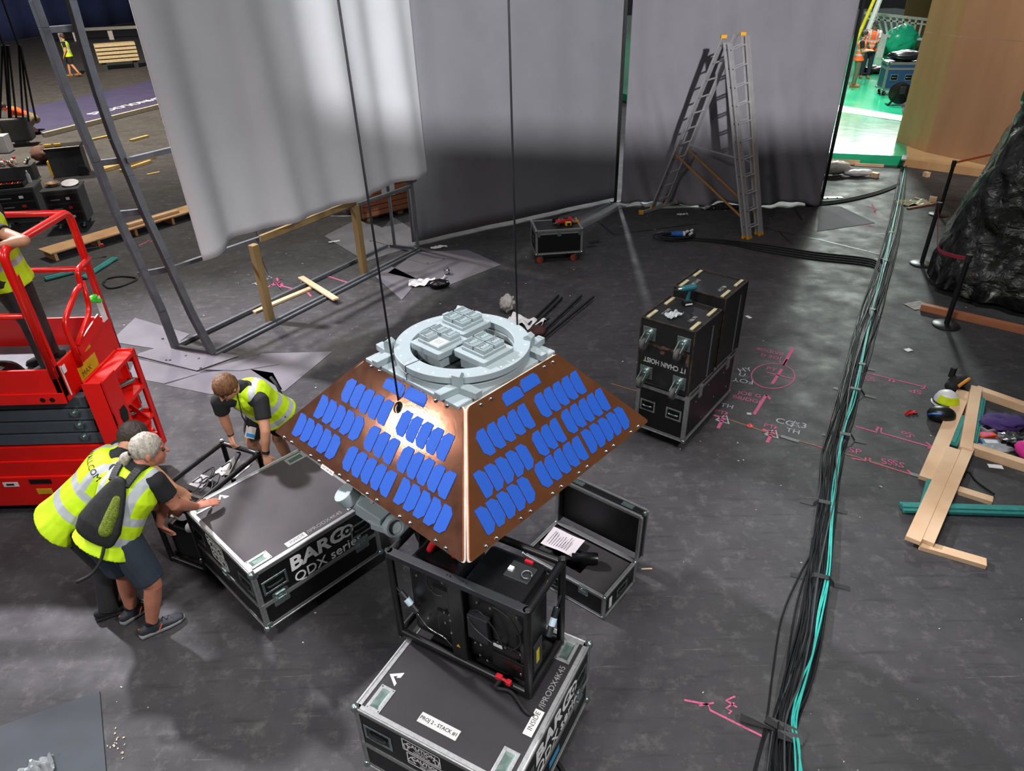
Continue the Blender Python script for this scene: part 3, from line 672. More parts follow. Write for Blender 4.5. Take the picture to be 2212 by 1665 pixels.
# ------------------------------------------------------------------ hoist cables
def cable(name, pts, r, m, label, cat='cable', group=None, n=6, k=8, rz=False):
    pts = smoothpath(pts, k) if k else [V(p) for p in pts]
    o = V(pts[0]); b = MB().tube([p - o for p in pts], r, n).build(name, m, None, smooth=True); b.location = o
    return tag(b, label, cat, group)
WIRE = mat('dark wire rope', '1b1c1f', 0.45, metal=0.5, vary=0.4, scale=300)
hq = GP(861, 868, SA, nL)
c0 = cable('suspension_cable', [hq + V((0, 0, -0.10)), hq, hq + V((-0.18, 0.35, 6.2))], 0.007, WIRE, 'dark wire rope rising from the hole in the left copper panel', group='suspension wires', k=0)
hq2 = DM @ V((rc[0], rc[1], 0)); hq2 = G(1117, 688, ZT + 0.15)
cable('suspension_cable', [hq2 - V((0, 0, 0.14)), hq2, hq2 + V((-0.03, 0.1, 6.2))], 0.0065, WIRE, 'dark wire rope rising behind the grey ring of spacecraft', group='suspension wires', k=0)
# ------------------------------------------------------------------ flight cases
WHEELR = mat('red castor tyre', 'b0402c', 0.5)
def plate_mesh():
    pass
def mface(o, x, y): return frame_m(o, x, y)
def handle(parent, M, w=0.16, h=0.10, m=ZINC, grip=True):
    """recessed case handle: plate ring, dark dish, grip; M local frame, z outward"""
    t = 0.004; b = MB(); e = 0.018
    b.box(-w / 2, w / 2, -h / 2, -h / 2 + e, 0, t); b.box(-w / 2, w / 2, h / 2 - e, h / 2, 0, t); b.box(-w / 2, -w / 2 + e, -h / 2 + e, h / 2 - e, 0, t); b.box(w / 2 - e, w / 2, -h / 2 + e, h / 2 - e, 0, t)
    o = b.build('handle', m, parent, bevel=0.002); o.matrix_local = M
    d = MB().box(-w / 2 + e, w / 2 - e, -h / 2 + e, h / 2 - e, 0.0003, 0.001).build('dish', mat('dark dish', '1a2422', 0.35, metal=0.6), o)
    if grip: MB().tube(smoothpath([(-w * 0.28, 0, 0.002), (-w * 0.24, 0, 0.014), (w * 0.24, 0, 0.014), (w * 0.28, 0, 0.002)], 3), 0.009, 8).build('grip', BLACKR if m is ZINC else ZINC, o, smooth=True)
    return o
def flush_dish(parent, M, w=0.15, h=0.085):
    b = MB(); t = 0.004; e = 0.022
    b.box(-w / 2, w / 2, -h / 2, -h / 2 + e, 0, t); b.box(-w / 2, w / 2, h / 2 - e, h / 2, 0, t); b.box(-w / 2, -w / 2 + e, -h / 2 + e, h / 2 - e, 0, t); b.box(w / 2 - e, w / 2, -h / 2 + e, h / 2 - e, 0, t)
    o = b.build('castor_dish', ALU, parent, bevel=0.002); o.matrix_local = M
    d = MB(); x, y = w / 2 - e, h / 2 - e
    d.add([(-x, -y, 0.003), (x, -y, 0.003), (x, y, 0.003), (-x, y, 0.003), (-x * 0.7, -y * 0.7, 0.0008), (x * 0.7, -y * 0.7, 0.0008), (x * 0.7, y * 0.7, 0.0008), (-x * 0.7, y * 0.7, 0.0008)], [(4, 5, 6, 7), (0, 1, 5, 4), (1, 2, 6, 5), (2, 3, 7, 6), (3, 0, 4, 7)])
    d.build('dish', mat('greenish zinc dish', '61736d', 0.45, metal=0.8, vary=0.25, scale=20), o)
    for sx in (-1, 1):
        for sy in (-1, 1): obj('rivet', RIVET, o, Matrix.Translation((sx * (w / 2 - 0.011), sy * (h / 2 - 0.011), t)))
    return o
RIVET = MB().lathe([(0.0, 0.003), (0.003, 0.0025), (0.005, 0.0)], n=6).mesh('rivet'); RIVET.materials.append(CHROME)
def latch(parent, M, s_=0.11):
    b = MB().prism(rounded([(-s_ / 2, -s_ / 2), (s_ / 2, -s_ / 2), (s_ / 2, s_ / 2), (-s_ / 2, s_ / 2)], 0.012), (0, 0, 0), (1, 0, 0), (0, 1, 0), 0.004)
    o = b.build('latch', ZINC, parent); o.matrix_local = M
    k = MB().lathe([(0.0, 0.012), (s_ * 0.22, 0.012), (s_ * 0.30, 0.004)], n=14); k.box(-s_ * 0.28, s_ * 0.28, -0.006, 0.006, 0.010, 0.017); k.box(-s_ * .3, s_ * .3, s_ * .28, s_ * .40, .004, .012); k.build('butterfly', ZINC, o)
    for sx in (-1, 1):
        for sy in (-1, 1): obj('rivet', RIVET, o, Matrix.Translation((sx * (s_ / 2 - 0.01), sy * (s_ / 2 - 0.01), 0.004)))
    return o
def castor(parent, x, y, z, r, m=BLACKR, rot=0.4, cm=ZINC):
    o = MB().box(-0.05, 0.05, -0.04, 0.04, -0.006, 0.0).lathe([(0.028, -0.006), (0.028, -0.03), (0.0, -0.03)], n=10).obox((-0.004 - 0.02, -0.024, -z + r * 0.8), (0.03, 0, 0), (0, 0.005, 0), (0.01, 0, z - r * 0.8 - 0.02)).obox((-0.004 - 0.02, 0.019, -z + r * 0.8), (0.03, 0, 0), (0, 0.005, 0), (0.01, 0, z - r * 0.8 - 0.02)).build('castor', cm, parent)
    o.matrix_local = Matrix.Translation((x, y, z)) @ Matrix.Rotation(rot, 4, 'Z')
    w = MB().lathe([(0.0, -0.014), (r * 0.75, -0.016), (r, -0.010), (r, 0.010), (r * 0.75, 0.016), (0.0, 0.014)], (-0.02, 0, -z + r), (0, 1, 0), 18).build('wheel', m, o, angle=40)
    MB().cyl((-0.02, -0.026, -z + r), (-0.02, 0.026, -z + r), r * 0.3, n=10).build('hub', CHROME, w)
    return o
def edges(parent, X, Y, z0, z1, w=0.03, m=ALU, skip=(), balls=0.028, mid=None, bm=ZINC):
    """aluminium edge profiles of a box X x Y centred on the origin, each its own piece"""
    t = 0.003
    def prof(p, q, n1, n2, nm='edge_profile'):
        p, q, n1, n2 = V(p), V(q), V(n1), V(n2)
        b = MB(); d = q - p
        b.obox(p + n1 * t + n2 * t, d, -n1 * w, -n2 * 0.0045 * 1.2) if 0 else None
        b.obox(p + n2 * t, d, -n1 * w, -n2 * t); b.obox(p + n1 * t, d, -n2 * w, -n1 * t)
        b.cyl(p + (n1 + n2) * 0.0, q, 0.008, n=8)
        return b.build(nm, m, parent)
    x, y = X / 2, Y / 2
    for sy in (-1, 1):
        for z, nz in ((z0, -1), (z1, 1)):
            if ('y', sy, nz) not in skip: prof((-x, sy * y, z), (x, sy * y, z), (0, sy, 0), (0, 0, nz))
    for sx in (-1, 1):
        for z, nz in ((z0, -1), (z1, 1)):
            if ('x', sx, nz) not in skip: prof((sx * x, -y, z), (sx * x, y, z), (sx, 0, 0), (0, 0, nz))
    for sx in (-1, 1):
        for sy in (-1, 1): prof((sx * x, sy * y, z0), (sx * x, sy * y, z1), (sx, 0, 0), (0, sy, 0))
    if mid is not None:
        for sy in (-1, 1): MB().box(-x - 0.004, x + 0.004, sy * y - 0.002, sy * y + 0.005 * sy, mid - w * 0.55, mid + w * 0.55).build('seam_profile', m, parent) if sy > 0 else MB().box(-x - 0.004, x + 0.004, sy * y - 0.005, sy * y + 0.002, mid - w * 0.55, mid + w * 0.55).build('seam_profile', m, parent)
        for sx in (-1, 1): MB().box(min(sx * x, sx * (x + 0.005)), max(sx * x, sx * (x + 0.005)), -y, y, mid - w * 0.55, mid + w * 0.55).build('seam_profile', m, parent)
    if balls:
        for sx in (-1, 1):
            for sy in (-1, 1):
                for z in (z0, z1):
                    c = V((sx * (x - 0.004), sy * (y - 0.004), z - (0.004 if z == z1 else -0.004)))
                    b = MB().ball(c, balls, 10)
                    zz = -1 if z == z1 else 1
                    b.box(*sorted((sx * (x + 0.0045), sx * (x - balls * 1.7))), *sorted((sy * (y + 0.0045), sy * (y - 0.001))), *sorted((z, z + zz * balls * 1.7)))
                    b.build('corner_ball', bm, parent, smooth=False, angle=35)
    return
def caution_sign(parent, o, x, y, w=0.26, tri=False, dim=False):
    M = frame_m(o, x, y); h = w * 0.42; t = 0.007
    b = MB()
    m_ = WHITEP
    for (x0, x1, y0, y1) in ((-w / 2, w / 2, -h / 2, -h / 2 + t), (-w / 2, w / 2, h / 2 - t, h / 2), (-w / 2, -w / 2 + t, -h / 2, h / 2), (w / 2 - t, w / 2, -h / 2, h / 2)): b.box(x0, x1, y0, y1, 0, 0.0008)
    for sx in (-1, 1):
        if tri:
            for k in range(3):
                a0, a1 = pi / 2 + k * 2 * pi / 3, pi / 2 + (k + 1) * 2 * pi / 3; c = V((sx * w * 0.39, -h * 0.12, 0.0004)); r = h * 0.3
                b.bar(c + V((cos(a0), sin(a0), 0)) * r, c + V((cos(a1), sin(a1), 0)) * r, 0.006, 0.0008)
        else:
            c = V((sx * w * 0.40, -h * 0.12, 0)); r = h * 0.25
            pts = [(-0.4, -1), (0.4, -1), (0.4, 0), (0.95, 0), (0, 1), (-0.95, 0), (-0.4, 0), (-0.4, -1)]
            for p, q in zip(pts[:-1], pts[1:]): b.bar(c + V((p[0] * r, p[1] * r, 0.0004)), c + V((q[0] * r, q[1] * r, 0.0004)), 0.006, 0.0008)
    o_ = b.build('caution_sign', m_, parent); o_.matrix_local = M
    text('CAUTION', m_, o_, (0, h * 0.14, 0.0002), (1, 0, 0), (0, 1, 0), h * 0.40, bold=0.0012, extrude=0.0005)
    text('THIS CASE' if not tri else 'TEAM LIFT', m_, o_, (0, -h * 0.13, 0.0002), (1, 0, 0), (0, 1, 0), h * 0.17, extrude=0.0005); text('THIS WAY UP' if not tri else 'REQUIRED', m_, o_, (0, -h * 0.33, 0.0002), (1, 0, 0), (0, 1, 0), h * 0.17, extrude=0.0005)
    return o_
def barco(parent, o, x, y, s_):
    """large maker lettering on the long side"""
    n = V(x).cross(V(y)).normalized() * 0.0015; o = V(o) + n; x, y = V(x), V(y)
    text('BARC', WHITEP, parent, o - x * s_ * 0.42 + y * s_ * 0.30, x, y, s_ * 0.98, bold=0.0055, extrude=0.0008, sx=1.12, shear=0.06)
    c = o + x * s_ * 1.12 + y * s_ * 0.29
    M = frame_m(c, x, y); b = MB(); r = s_ * 0.315
    b.lathe([(r * 0.72, 0), (r * 1.08, 0), (r * 1.08, 0.0012), (r * 0.72, 0.0012)], n=32); b.lathe([(0.0, 0.0012), (r * 0.30, 0.0012)], n=20); b.box(-r * 1.6, -r * 0.9, r * 0.05 - 0.004, r * 0.05 + 0.006, 0, 0.0012); b.box(r * 0.9, r * 1.7, -r * 0.05 - 0.006, -r * 0.05 + 0.006, 0, 0.0012)
    g = b.build('lettering', WHITEP, parent); g.matrix_local = M
    text('QDX series', WHITEP, parent, o + x * s_ * 0.03 - y * s_ * 0.52, x, y, s_ * 0.72, bold=0.0006, extrude=0.0008)
LIDM = mat('scuffed case lid', '3b3637', 0.62, vary=0.10, scale=3, col2='2b282a', bump=0.06, bscale=160)
LIDM2 = mat('dark case lid', '1d1b1e', 0.42, vary=0.2, scale=3, bump=0.05, bscale=160)
ARROW = [(-1, -0.55), (-0.55, -0.55), (0.05, 0.35), (0.35, -0.1), (0.05, -0.1), (0.3, -0.55), (1.05, -0.55), (0.1, 0.95)]
def barco_case(name, label, origin, ang, X, Y, z0, z1, lid, inside=True):
    """local: x along the side with the maker name (length X), y the caution side going back; front face y = -Y/2"""
    c = thing(name, label, 'flight case', origin, ang, 'projector flight cases')
    x, y = X / 2, Y / 2; mid = z0 + (z1 - z0) * 0.40
    MB().box(-x, x, -y, y, z0, mid).build('base', BLACK, c, bevel=0.003); MB().box(-x, x, -y, y, mid, z1 - 0.002).build('lid', BLACK, c, bevel=0.003)
    MB().box(-x + 0.028, x - 0.028, -y + 0.028, y - 0.028, z1 - 0.003, z1).build('lid_panel', lid, c)
    edges(c, X, Y, z0, z1, 0.032, mid=mid)
    F = lambda px, pz: frame_m((px, -y - 0.0005, pz), (1, 0, 0), (0, 0, 1)); Lf = lambda py, pz: frame_m((-x - 0.0005, py, pz), (0, -1, 0), (0, 0, 1))
    zh = mid + (z1 - mid) * 0.45
    for sx in (-1, 1):
        handle(c, F(sx * X * 0.36, zh), 0.20, 0.13); latch(c, F(sx * X * 0.345, mid - 0.005), 0.13)
        handle(c, Lf(sx * Y * 0.36, zh), 0.20, 0.13)
    latch(c, Lf(-Y * 0.12 + 0.13, mid - 0.005), 0.11)
    barco(c, (X * 0.06, -y - 0.001, zh + 0.005), (1, 0, 0), (0, 0, 1), 0.175)
    caution_sign(c, (-x - 0.001, Y * 0.06, zh + 0.085), (0, -1, 0), (0, 0, 1), 0.26); caution_sign(c, (-x - 0.001, Y * 0.04, zh - 0.035), (0, -1, 0), (0, 0, 1), 0.26, tri=True)
    for sx in (-1, 1):
        for sy in (-1, 1):
            flush_dish(c, frame_m((sx * (x - 0.115), sy * (y - 0.105), z1), (1, 0, 0), (0, 1, 0)), 0.17, 0.10) if ang > 0.9 else flush_dish(c, frame_m((sx * (x - 0.115), sy * (y - 0.095), z1), (1, 0, 0), (0, 1, 0)), 0.17, 0.10)
            castor(c, sx * (x - 0.15), sy * (y - 0.15), z0, z0 * 0.42)
    # lid print
    mk = MB().prism([(p[0] * 0.05, p[1] * 0.05) for p in ARROW], (0, 0, 0), (1, 0, 0), (0, 1, 0), 0.001).build('lid_mark', mat('grey print on lid', 'c9c9c9', 0.6), c)
    mk.matrix_local = frame_m((-x + 0.27, y - 0.10, z1), (1, 0, 0), (0, 1, 0))
    lb = MB().box(-0.085, 0.085, -0.028, 0.028, 0, 0.001).build('inside_label', mat('white label', 'd4d4d2', 0.6), c); lb.matrix_local = frame_m((X * -0.02 - 0.10, -y + 0.075, z1), (1, 0, 0), (0, 1, 0))
    text('INSIDE', mat('black ink', '202022', 0.6), lb, (0.01, 0.002, 0.001), (1, 0, 0), (0, 1, 0), 0.042, extrude=0.0003)
    text('/IPRODX4K45', mat('faint grey print', '8b888a', 0.6), c, (X * -0.02 + 0.155, -y + 0.078, z1 + 0.0004), (1, 0, 0), (0, 1, 0), 0.052, extrude=0.0003)
    return c
# case with workers: near corner N, along +46 deg the named side (X), along 136 deg the caution side (Y)
def from_corner(N, ang, X, Y):
    d = V((cos(ang), sin(ang), 0)); e = V((-sin(ang), cos(ang), 0)); p = N + d * X / 2 + e * Y / 2; return V((p.x, p.y, 0))
a1 = radians(46.0)
case1 = barco_case('flight_case', 'black flight case with scuffed grey lid beside the two bending workers', from_corner(V((-1.885, 3.525, 0)), a1, 1.07, 1.05), a1, 1.07, 1.05, 0.13, 0.70, LIDM)
a2 = radians(61.0)
case2 = barco_case('flight_case', 'black flight case in the foreground carrying the caged projector', from_corner(V((-0.055, 1.975, 0)), a2, 1.03, 1.045), a2, 1.03, 1.045, 0.13, 0.70, LIDM2)
# taped note and blue tape on the second case
tn = MB().box(-0.13, 0.13, -0.032, 0.032, 0, 0.001).build('tape_note', mat('grey-white tape', 'a9aaa8', 0.7, vary=0.04), case2); tn.matrix_local = frame_m((-0.515 + 0.13, 0.02, 0.70), (0, -1, 0), (1, 0, 0))
text('PROJ 2 - STACK #1', MATS['black ink'], tn, (0, 0, 0.001), (1, 0, 0), (0, 1, 0), 0.030, bold=0.0007, extrude=0.0002)
b_ = MB().box(-0.07, 0.07, -0.03, 0.03, 0, 0.001).build('blue_tape', mat('blue tape', '3a93c8', 0.6), case2); b_.matrix_local = frame_m((0.0, -0.5235, 0.24), (1, 0, 0), (0, 0, 1))
# ------------------------------------------------------------------ projector in its lifting cage, standing on the second case
def cage(root, X, Y, Z, r=0.024, m=BLACKM, flat_top=True):
    x, y = X / 2, Y / 2
    for sx in (-1, 1):
        for sy in (-1, 1):
            MB().cyl((sx * x, sy * y, 0.0), (sx * x, sy * y, Z), r, n=12).build('upright', m, root, angle=40)
            for z in (0.012, Z):
                b = MB().cyl((sx * (x + 0.004), sy * (y + 0.004), z - 0.03), (sx * (x + 0.004), sy * (y + 0.004), z + 0.006), r * 0.62, n=10); b.build('corner_pin', CHROME, root, angle=40) if z > 0.1 or True else None
    for sy in (-1, 1):
        for z in (0.03, Z - 0.03): MB().cyl((-x, sy * y, z), (x, sy * y, z), r, n=12).build('rail', m, root, angle=40)
    for sx in (-1, 1):
        for z in (0.03, Z - 0.03): MB().cyl((sx * x, -y, z), (sx * x, y, z), r, n=12).build('rail', m, root, angle=40)
PBODY = mat('projector black plastic', '0e0f11', 0.32, vary=0.3, scale=6, bump=0.05, bscale=9)
PGREY = mat('projector dark grey', '26282b', 0.45)
pc = (G(867, 1362, .73) + G(1142, 1497, .73)) / 2; pdir = (G(1142, 1497, .73) - G(867, 1362, .73)); pa = atan2(pdir.y, pdir.x); PX, PY, PZ = pdir.length, 0.42, 0.74
pr_ = thing('projector', 'black projector in a tube lifting cage, standing on the foreground flight case', 'projector', pc + V((-sin(pa), cos(pa), 0)) * PY / 2 + V((0, 0, -0.03)), pa)
pr_.location.z = 0.704
cage(pr_, PX, PY, PZ)
x, y = PX / 2, PY / 2
MB().bar((-x, -y - 0.0, PZ - 0.02), (x, -y, PZ - 0.02), 0.055, 0.04).build('top_bar', PGREY, pr_, bevel=0.004)
MB().box(-x + 0.09, -0.03, -y + 0.04, y - 0.03, 0.055, PZ - 0.07).build('housing', PBODY, pr_, bevel=0.03); MB().box(0.01, x - 0.07, -y + 0.045, y - 0.03, 0.055, PZ - 0.06).build('housing', PBODY, pr_, bevel=0.03)
MB().box(-0.06, 0.045, -y - 0.008, -y + 0.045, 0.02, PZ - 0.05).build('centre_rib', PBODY, pr_, bevel=0.01)
for (x0, x1, z0, z1, nm) in ((-0.20, -0.06, 0.40, 0.56, 'access_panel'), (-0.18, -0.06, 0.18, 0.36, 'access_panel'), (0.06, 0.20, 0.28, 0.48, 'control_box'), (0.20, 0.42, 0.06, 0.20, 'access_panel'), (0.14, 0.40, 0.24, 0.30, 'bracket_plate')):
    MB().box(x0, x1, -y + (0.03 if nm != 'control_box' else 0.0), -y + 0.05, z0, z1).build(nm, PGREY if nm == 'control_box' else PBODY, pr_, bevel=0.008)
MB().lathe([(0.06, 0), (0.085, 0.002), (0.10, 0.0), (0.10, -0.01)], (0.30, -y + 0.046, 0.50), (0, -1, 0), 24).build('vent_ring', PBODY, pr_, angle=40)
for i, (bx_, bz_) in enumerate([(-0.39, 0.6), (-0.30, 0.585), (-0.11, 0.62), (-0.075, 0.62), (0.12, 0.58), (0.21, 0.58), (0.38, 0.60), (-0.12, 0.36), (-0.08, 0.36), (-0.05, 0.37), (-0.12, 0.27), (-0.05, 0.26), (0.09, 0.22), (0.13, 0.22), (0.30, 0.30), (0.40, 0.30), (0.12, 0.12), (0.17, 0.10), (0.25, 0.32), (0.40, 0.12), (-0.33, 0.28), (-0.25, 0.24), (-0.03, 0.04), (0.02, 0.04)]):
    obj('screw_head', SCREW, pr_, frame_m((bx_, -y + 0.028 if abs(bx_) > 0.06 else -y - 0.009, bz_), (1, 0, 0), (0, 0, 1)) @ Matrix.Diagonal((0.55, 0.55, 0.55, 1)))
for zz, xx in ((PZ - 0.001, -0.05), (PZ - 0.001, -0.03), (PZ - 0.001, 0.06), (PZ - 0.001, 0.075)): obj('screw_head', SCREW, pr_, Matrix.Translation((xx, -y, zz)) @ Matrix.Diagonal((0.5, 0.5, 0.5, 1)))
# top details
MB().box(0.20, 0.36, -0.02, 0.11, PZ - 0.075, PZ - 0.045).build('top_recess', PGREY, pr_, bevel=0.005)
MB().box(0.21, 0.24, 0.02, 0.05, PZ - 0.045, PZ - 0.03).build('terminal_block', WHITEP, pr_); MB().box(0.26, 0.31, 0.13, 0.15, PZ - 0.06, PZ - 0.045).build('red_tag', mat('bright red plastic', 'c51d2c', 0.4), pr_)
MB().tube([(0.33 + 0.03 * cos(t), 0.03 + 0.03 * sin(t), PZ - 0.03) for t in [i * 0.5 for i in range(12)]], 0.003, 6).build('wire_loop', ALU, pr_, smooth=True)
MB().tube(smoothpath([(-0.28, -0.06, PZ - 0.05), (-0.24, -0.04, PZ + 0.02), (-0.14, -0.02, PZ + 0.02), (-0.12, -0.03, PZ - 0.05)], 4), 0.022, 8).build('red_strap', MATS['bright red plastic'], pr_, smooth=True)
MB().box(-0.09, -0.05, -0.04, 0.04, PZ - 0.065, PZ - 0.03).build('blue_clip', mat('blue plastic', '2f8fd0', 0.4), pr_)
for sx, lab in ((-1, 'left'), (1, 'right')):
    p0, p1 = ((-x - 0.005, -y, 0.46), (-x + 0.16, -y - 0.005, 0.30)) if sx < 0 else ((x + 0.005, y - 0.02, 0.46), (x + 0.01, 0.02, 0.28))
    t_o = MB().cyl(lerp(p0, p1, 0.3), p1, 0.02, n=10).build('turnbuckle', PGREY, pr_, angle=40)
    MB().cyl(p0, lerp(p0, p1, 0.3), 0.006, n=8).build('hook', CHROME, t_o); mm = lerp(p0, p1, 0.55); MB().cyl(mm, lerp(p0, p1, 0.75), 0.0212, n=10).build('sticker', mat('pale blue label', 'b8cfdc', 0.6), t_o)
MB().tube(smoothpath([(-x + 0.16, -y - 0.01, 0.30), (-x + 0.25, -y - 0.02, 0.22), (-x + 0.34, -y, 0.17), (-0.06, -y, 0.12)], 4), 0.004, 6).build('wire', CHROME, pr_, smooth=True)
for arcp in ([(-0.22, -y + 0.03, 0.64), (-0.21, -y + 0.01, 0.57), (-0.15, -y, 0.53), (-0.10, -y + 0.01, 0.53)], [(0.08, -y + 0.02, 0.50), (0.16, -y, 0.55), (0.26, -y, 0.44), (0.30, -y + 0.01, 0.30)], [(0.22, -y + 0.03, 0.60), (0.36, -y, 0.60), (0.42, -y, 0.45), (0.34, -y, 0.32)], [(0.07, -y, 0.46), (0.12, -y - 0.01, 0.40), (0.24, -y - 0.01, 0.34)]):
    MB().tube(smoothpath(arcp, 5), 0.0045, 6).build('wire', mat('dark cable', '2a2b2e', 0.4), pr_, smooth=True)
wt = MB().prism([(-0.014, -0.012), (0.014, -0.012), (0, 0.013)], (0, 0, 0), (1, 0, 0), (0, 1, 0), 0.001)
WTM = wt.mesh('warning_triangle'); WTM.materials.append(mat('amber warning', 'e09a2c', 0.5))
obj('warning_triangle', WTM, pr_, frame_m((-0.01, -y - 0.009, 0.17), (1, 0, 0), (0, 0, 1))); obj('warning_triangle', WTM, pr_, frame_m((x + 0.002, 0.02, PZ - 0.005), (0, 1, 0), (0.3, 0, 1)))
pl_ = MB().box(x + 0.02, x + 0.026, -y + 0.02, -y + 0.12, 0.20, 0.42).build('sticker_plate', PGREY, pr_); MB().box(x + 0.0262, x + 0.027, -y + 0.05, -y + 0.085, 0.25, 0.36).build('yellow_sticker', mat('yellow label', 'c9b51e', 0.5), pl_)
MB().box(0.22, 0.28, -y + 0.024, -y + 0.03, 0.275, 0.295).build('white_sticker', WHITEP, pr_)
MB().box(0.26, 0.30, -y - 0.04, -y - 0.01, 0.07, 0.10).box(0.33, 0.36, -y - 0.04, -y - 0.01, 0.06, 0.09).box(0.27, 0.35, -y - 0.035, -y - 0.02, 0.075, 0.09).build('red_clamp', MATS['bright red plastic'], pr_, bevel=0.004)
# lens turned up at the far left end
lc = V((-x - 0.10, y + 0.06, 0.40))
MB().lathe([(0.0, 0.20), (0.05, 0.19), (0.085, 0.21), (0.105, 0.225), (0.110, 0.21), (0.085, 0.16), (0.075, 0.0), (0.06, -0.05), (0.0, -0.05)], lc, (-0.15, 0, 1), 28).build('lens', PBODY, pr_, angle=40)
MB().lathe([(0.103, 0.20), (0.108, 0.20), (0.108, 0.206), (0.103, 0.206)], lc, (-0.15, 0, 1), 28).build('lens_ring', mat('dark red ring', '7a1c26', 0.4), pr_)
MB().bar(lc + V((0.02, 0, 0.0)), (-x + 0.12, 0.0, 0.35), 0.14, 0.14).build('lens_mount', PBODY, pr_, bevel=0.01)
cable('power_cable', [pr_.matrix_basis @ V((0.30, -y - 0.03, 0.085)), pr_.matrix_basis @ V((0.28, -y - 0.06, 0.03)), G(1105, 1495, .716), G(1140, 1540, .716), G(1172, 1550, 0.60), G(1180, 1595, .25), G(1196, 1630, 0.012), G(1222, 1670, 0.012), G(1260, 1720, 0.012)], 0.011, BLACKR, 'black power cable drooping from the projector over the case edge')
cable('power_cable', [G(1150, 1530, .35), G(1192, 1536, .25), G(1185, 1590, 0.05), G(1192, 1628, 0.012), G(1215, 1665, 0.012), G(1245, 1715, 0.012)], 0.011, BLACKR, 'second black cable loop hanging behind the foreground case')
# ------------------------------------------------------------------ second projector cage, being carried by the workers
c2a = radians(-25); F_ = V((-2.64, 5.15, 0)); ex, ey = V((cos(c2a), sin(c2a), 0)), V((sin(c2a), -cos(c2a), 0))
CX2, CY2, CZ2 = 0.42, 0.82, 0.72
c2 = thing('projector_cage', 'open black lifting cage on the floor, held by the workers', 'cage', F_ + ex * CX2 / 2 + ey * CY2 / 2, c2a)
cage(c2, CX2, CY2, CZ2, 0.022)
LGR = mat('pale grey plate', 'a8a6ac', 0.4, metal=0.3)
for (x0, x1, y0, y1, z) in ((-0.06, 0.17, 0.12, 0.36, 0.60), (-0.15, 0.02, -0.10, 0.05, 0.62), (0.03, 0.18, -0.24, -0.02, 0.52), (-0.19, -0.06, -0.36, -0.16, 0.48)):
    pl = MB().prism(rounded([(x0, y0), (x1, y0), (x1, y1), (x0, y1)], 0.03), (0, 0, z), (1, 0, 0), (0, 1, 0), 0.008).build('mount_plate', LGR, c2)
    for sx in (0.2, 0.8):
        for sy in (0.2, 0.8): obj('rivet', RIVET, pl, Matrix.Translation((x0 + (x1 - x0) * sx, y0 + (y1 - y0) * sy, z + 0.008)) @ Matrix.Diagonal((1.6, 1.6, 1.6, 1)))
MB().bar((-0.19, 0.02, 0.58), (0.19, 0.02, 0.58), 0.05, 0.04).build('cross_bar', BLACKM, c2); MB().bar((-0.19, -0.14, 0.56), (0.19, -0.14, 0.56), 0.05, 0.04).build('cross_bar', BLACKM, c2); MB().bar((0.0, 0.38, 0.66), (0.12, 0.10, 0.64), 0.04, 0.03).build('brace', BLACKM, c2)
for i in range(7):
    p0 = V((random.uniform(-0.12, 0.1), random.uniform(-0.1, 0.25), 0.63)); MB().tube(smoothpath([p0, p0 + V((0.06, 0.05, 0.04)), p0 + V((0.12, -0.02, 0.03)), p0 + V((0.10, -0.10, 0.0))], 4), 0.006, 6).build('wire', MATS['dark cable'], c2, smooth=True)
MB().cyl((-0.14, -0.27, 0.45), (-0.02, -0.30, 0.50), 0.06, n=16).build('white_drum', mat('white plastic', 'd8d6da', 0.4), c2, angle=40); MB().cyl((0.06, -0.33, 0.40), (0.14, -0.33, 0.44), 0.05, n=16).build('white_drum', MATS['white plastic'], c2, angle=40)
MB().box(-0.17, 0.17, -0.38, 0.0, 0.06, 0.40).build('motor_block', PBODY, c2, bevel=0.02)
# ------------------------------------------------------------------ small open lens case
oa = atan2(*(G(1370, 1224, .24) - G(1303, 1303, .24)).yx); oX = 0.47; oY = 0.78
on_ = G(1303, 1337, 0.0); od = V((cos(oa), sin(oa), 0)); oe = V((-sin(oa), cos(oa), 0))
oc = thing('open_case', 'small black flight case lying open, paper sheet inside', 'flight case', on_ + od * oX / 2 + oe * oY / 2, oa)
x, y, zt = oX / 2, oY / 2, 0.23
b = MB(); t = 0.014
b.box(-x, x, -y, -y + t, 0.01, zt); b.box(-x, x, y - t, y, 0.01, zt); b.box(-x, -x + t, -y + t, y - t, 0.01, zt); b.box(x - t, x, -y + t, y - t, 0.01, zt); b.box(-x + t, x - t, -y + t, y - t, 0.01, 0.03); b.build('tray', BLACK, oc)
FOAM = mat('charcoal foam', '2a2829', 0.95, vary=0.15, scale=80)
MB().box(-x + t, x - t, -y + t, -y + 0.30, 0.03, zt - 0.025).box(-x + t, -x + 0.12, -y + 0.30, y - t, 0.03, zt - 0.025).box(x - 0.14, x - t, -y + 0.30, y - t, 0.03, zt - 0.025).box(-x + 0.12, x - 0.14, y - 0.16, y - t, 0.03, zt - 0.025).box(-x + 0.12, x - 0.14, -y + 0.30, y - 0.16, 0.03, 0.06).build('foam_insert', FOAM, oc)
edges(oc, oX, oY, 0.008, zt, 0.022, balls=0.018)
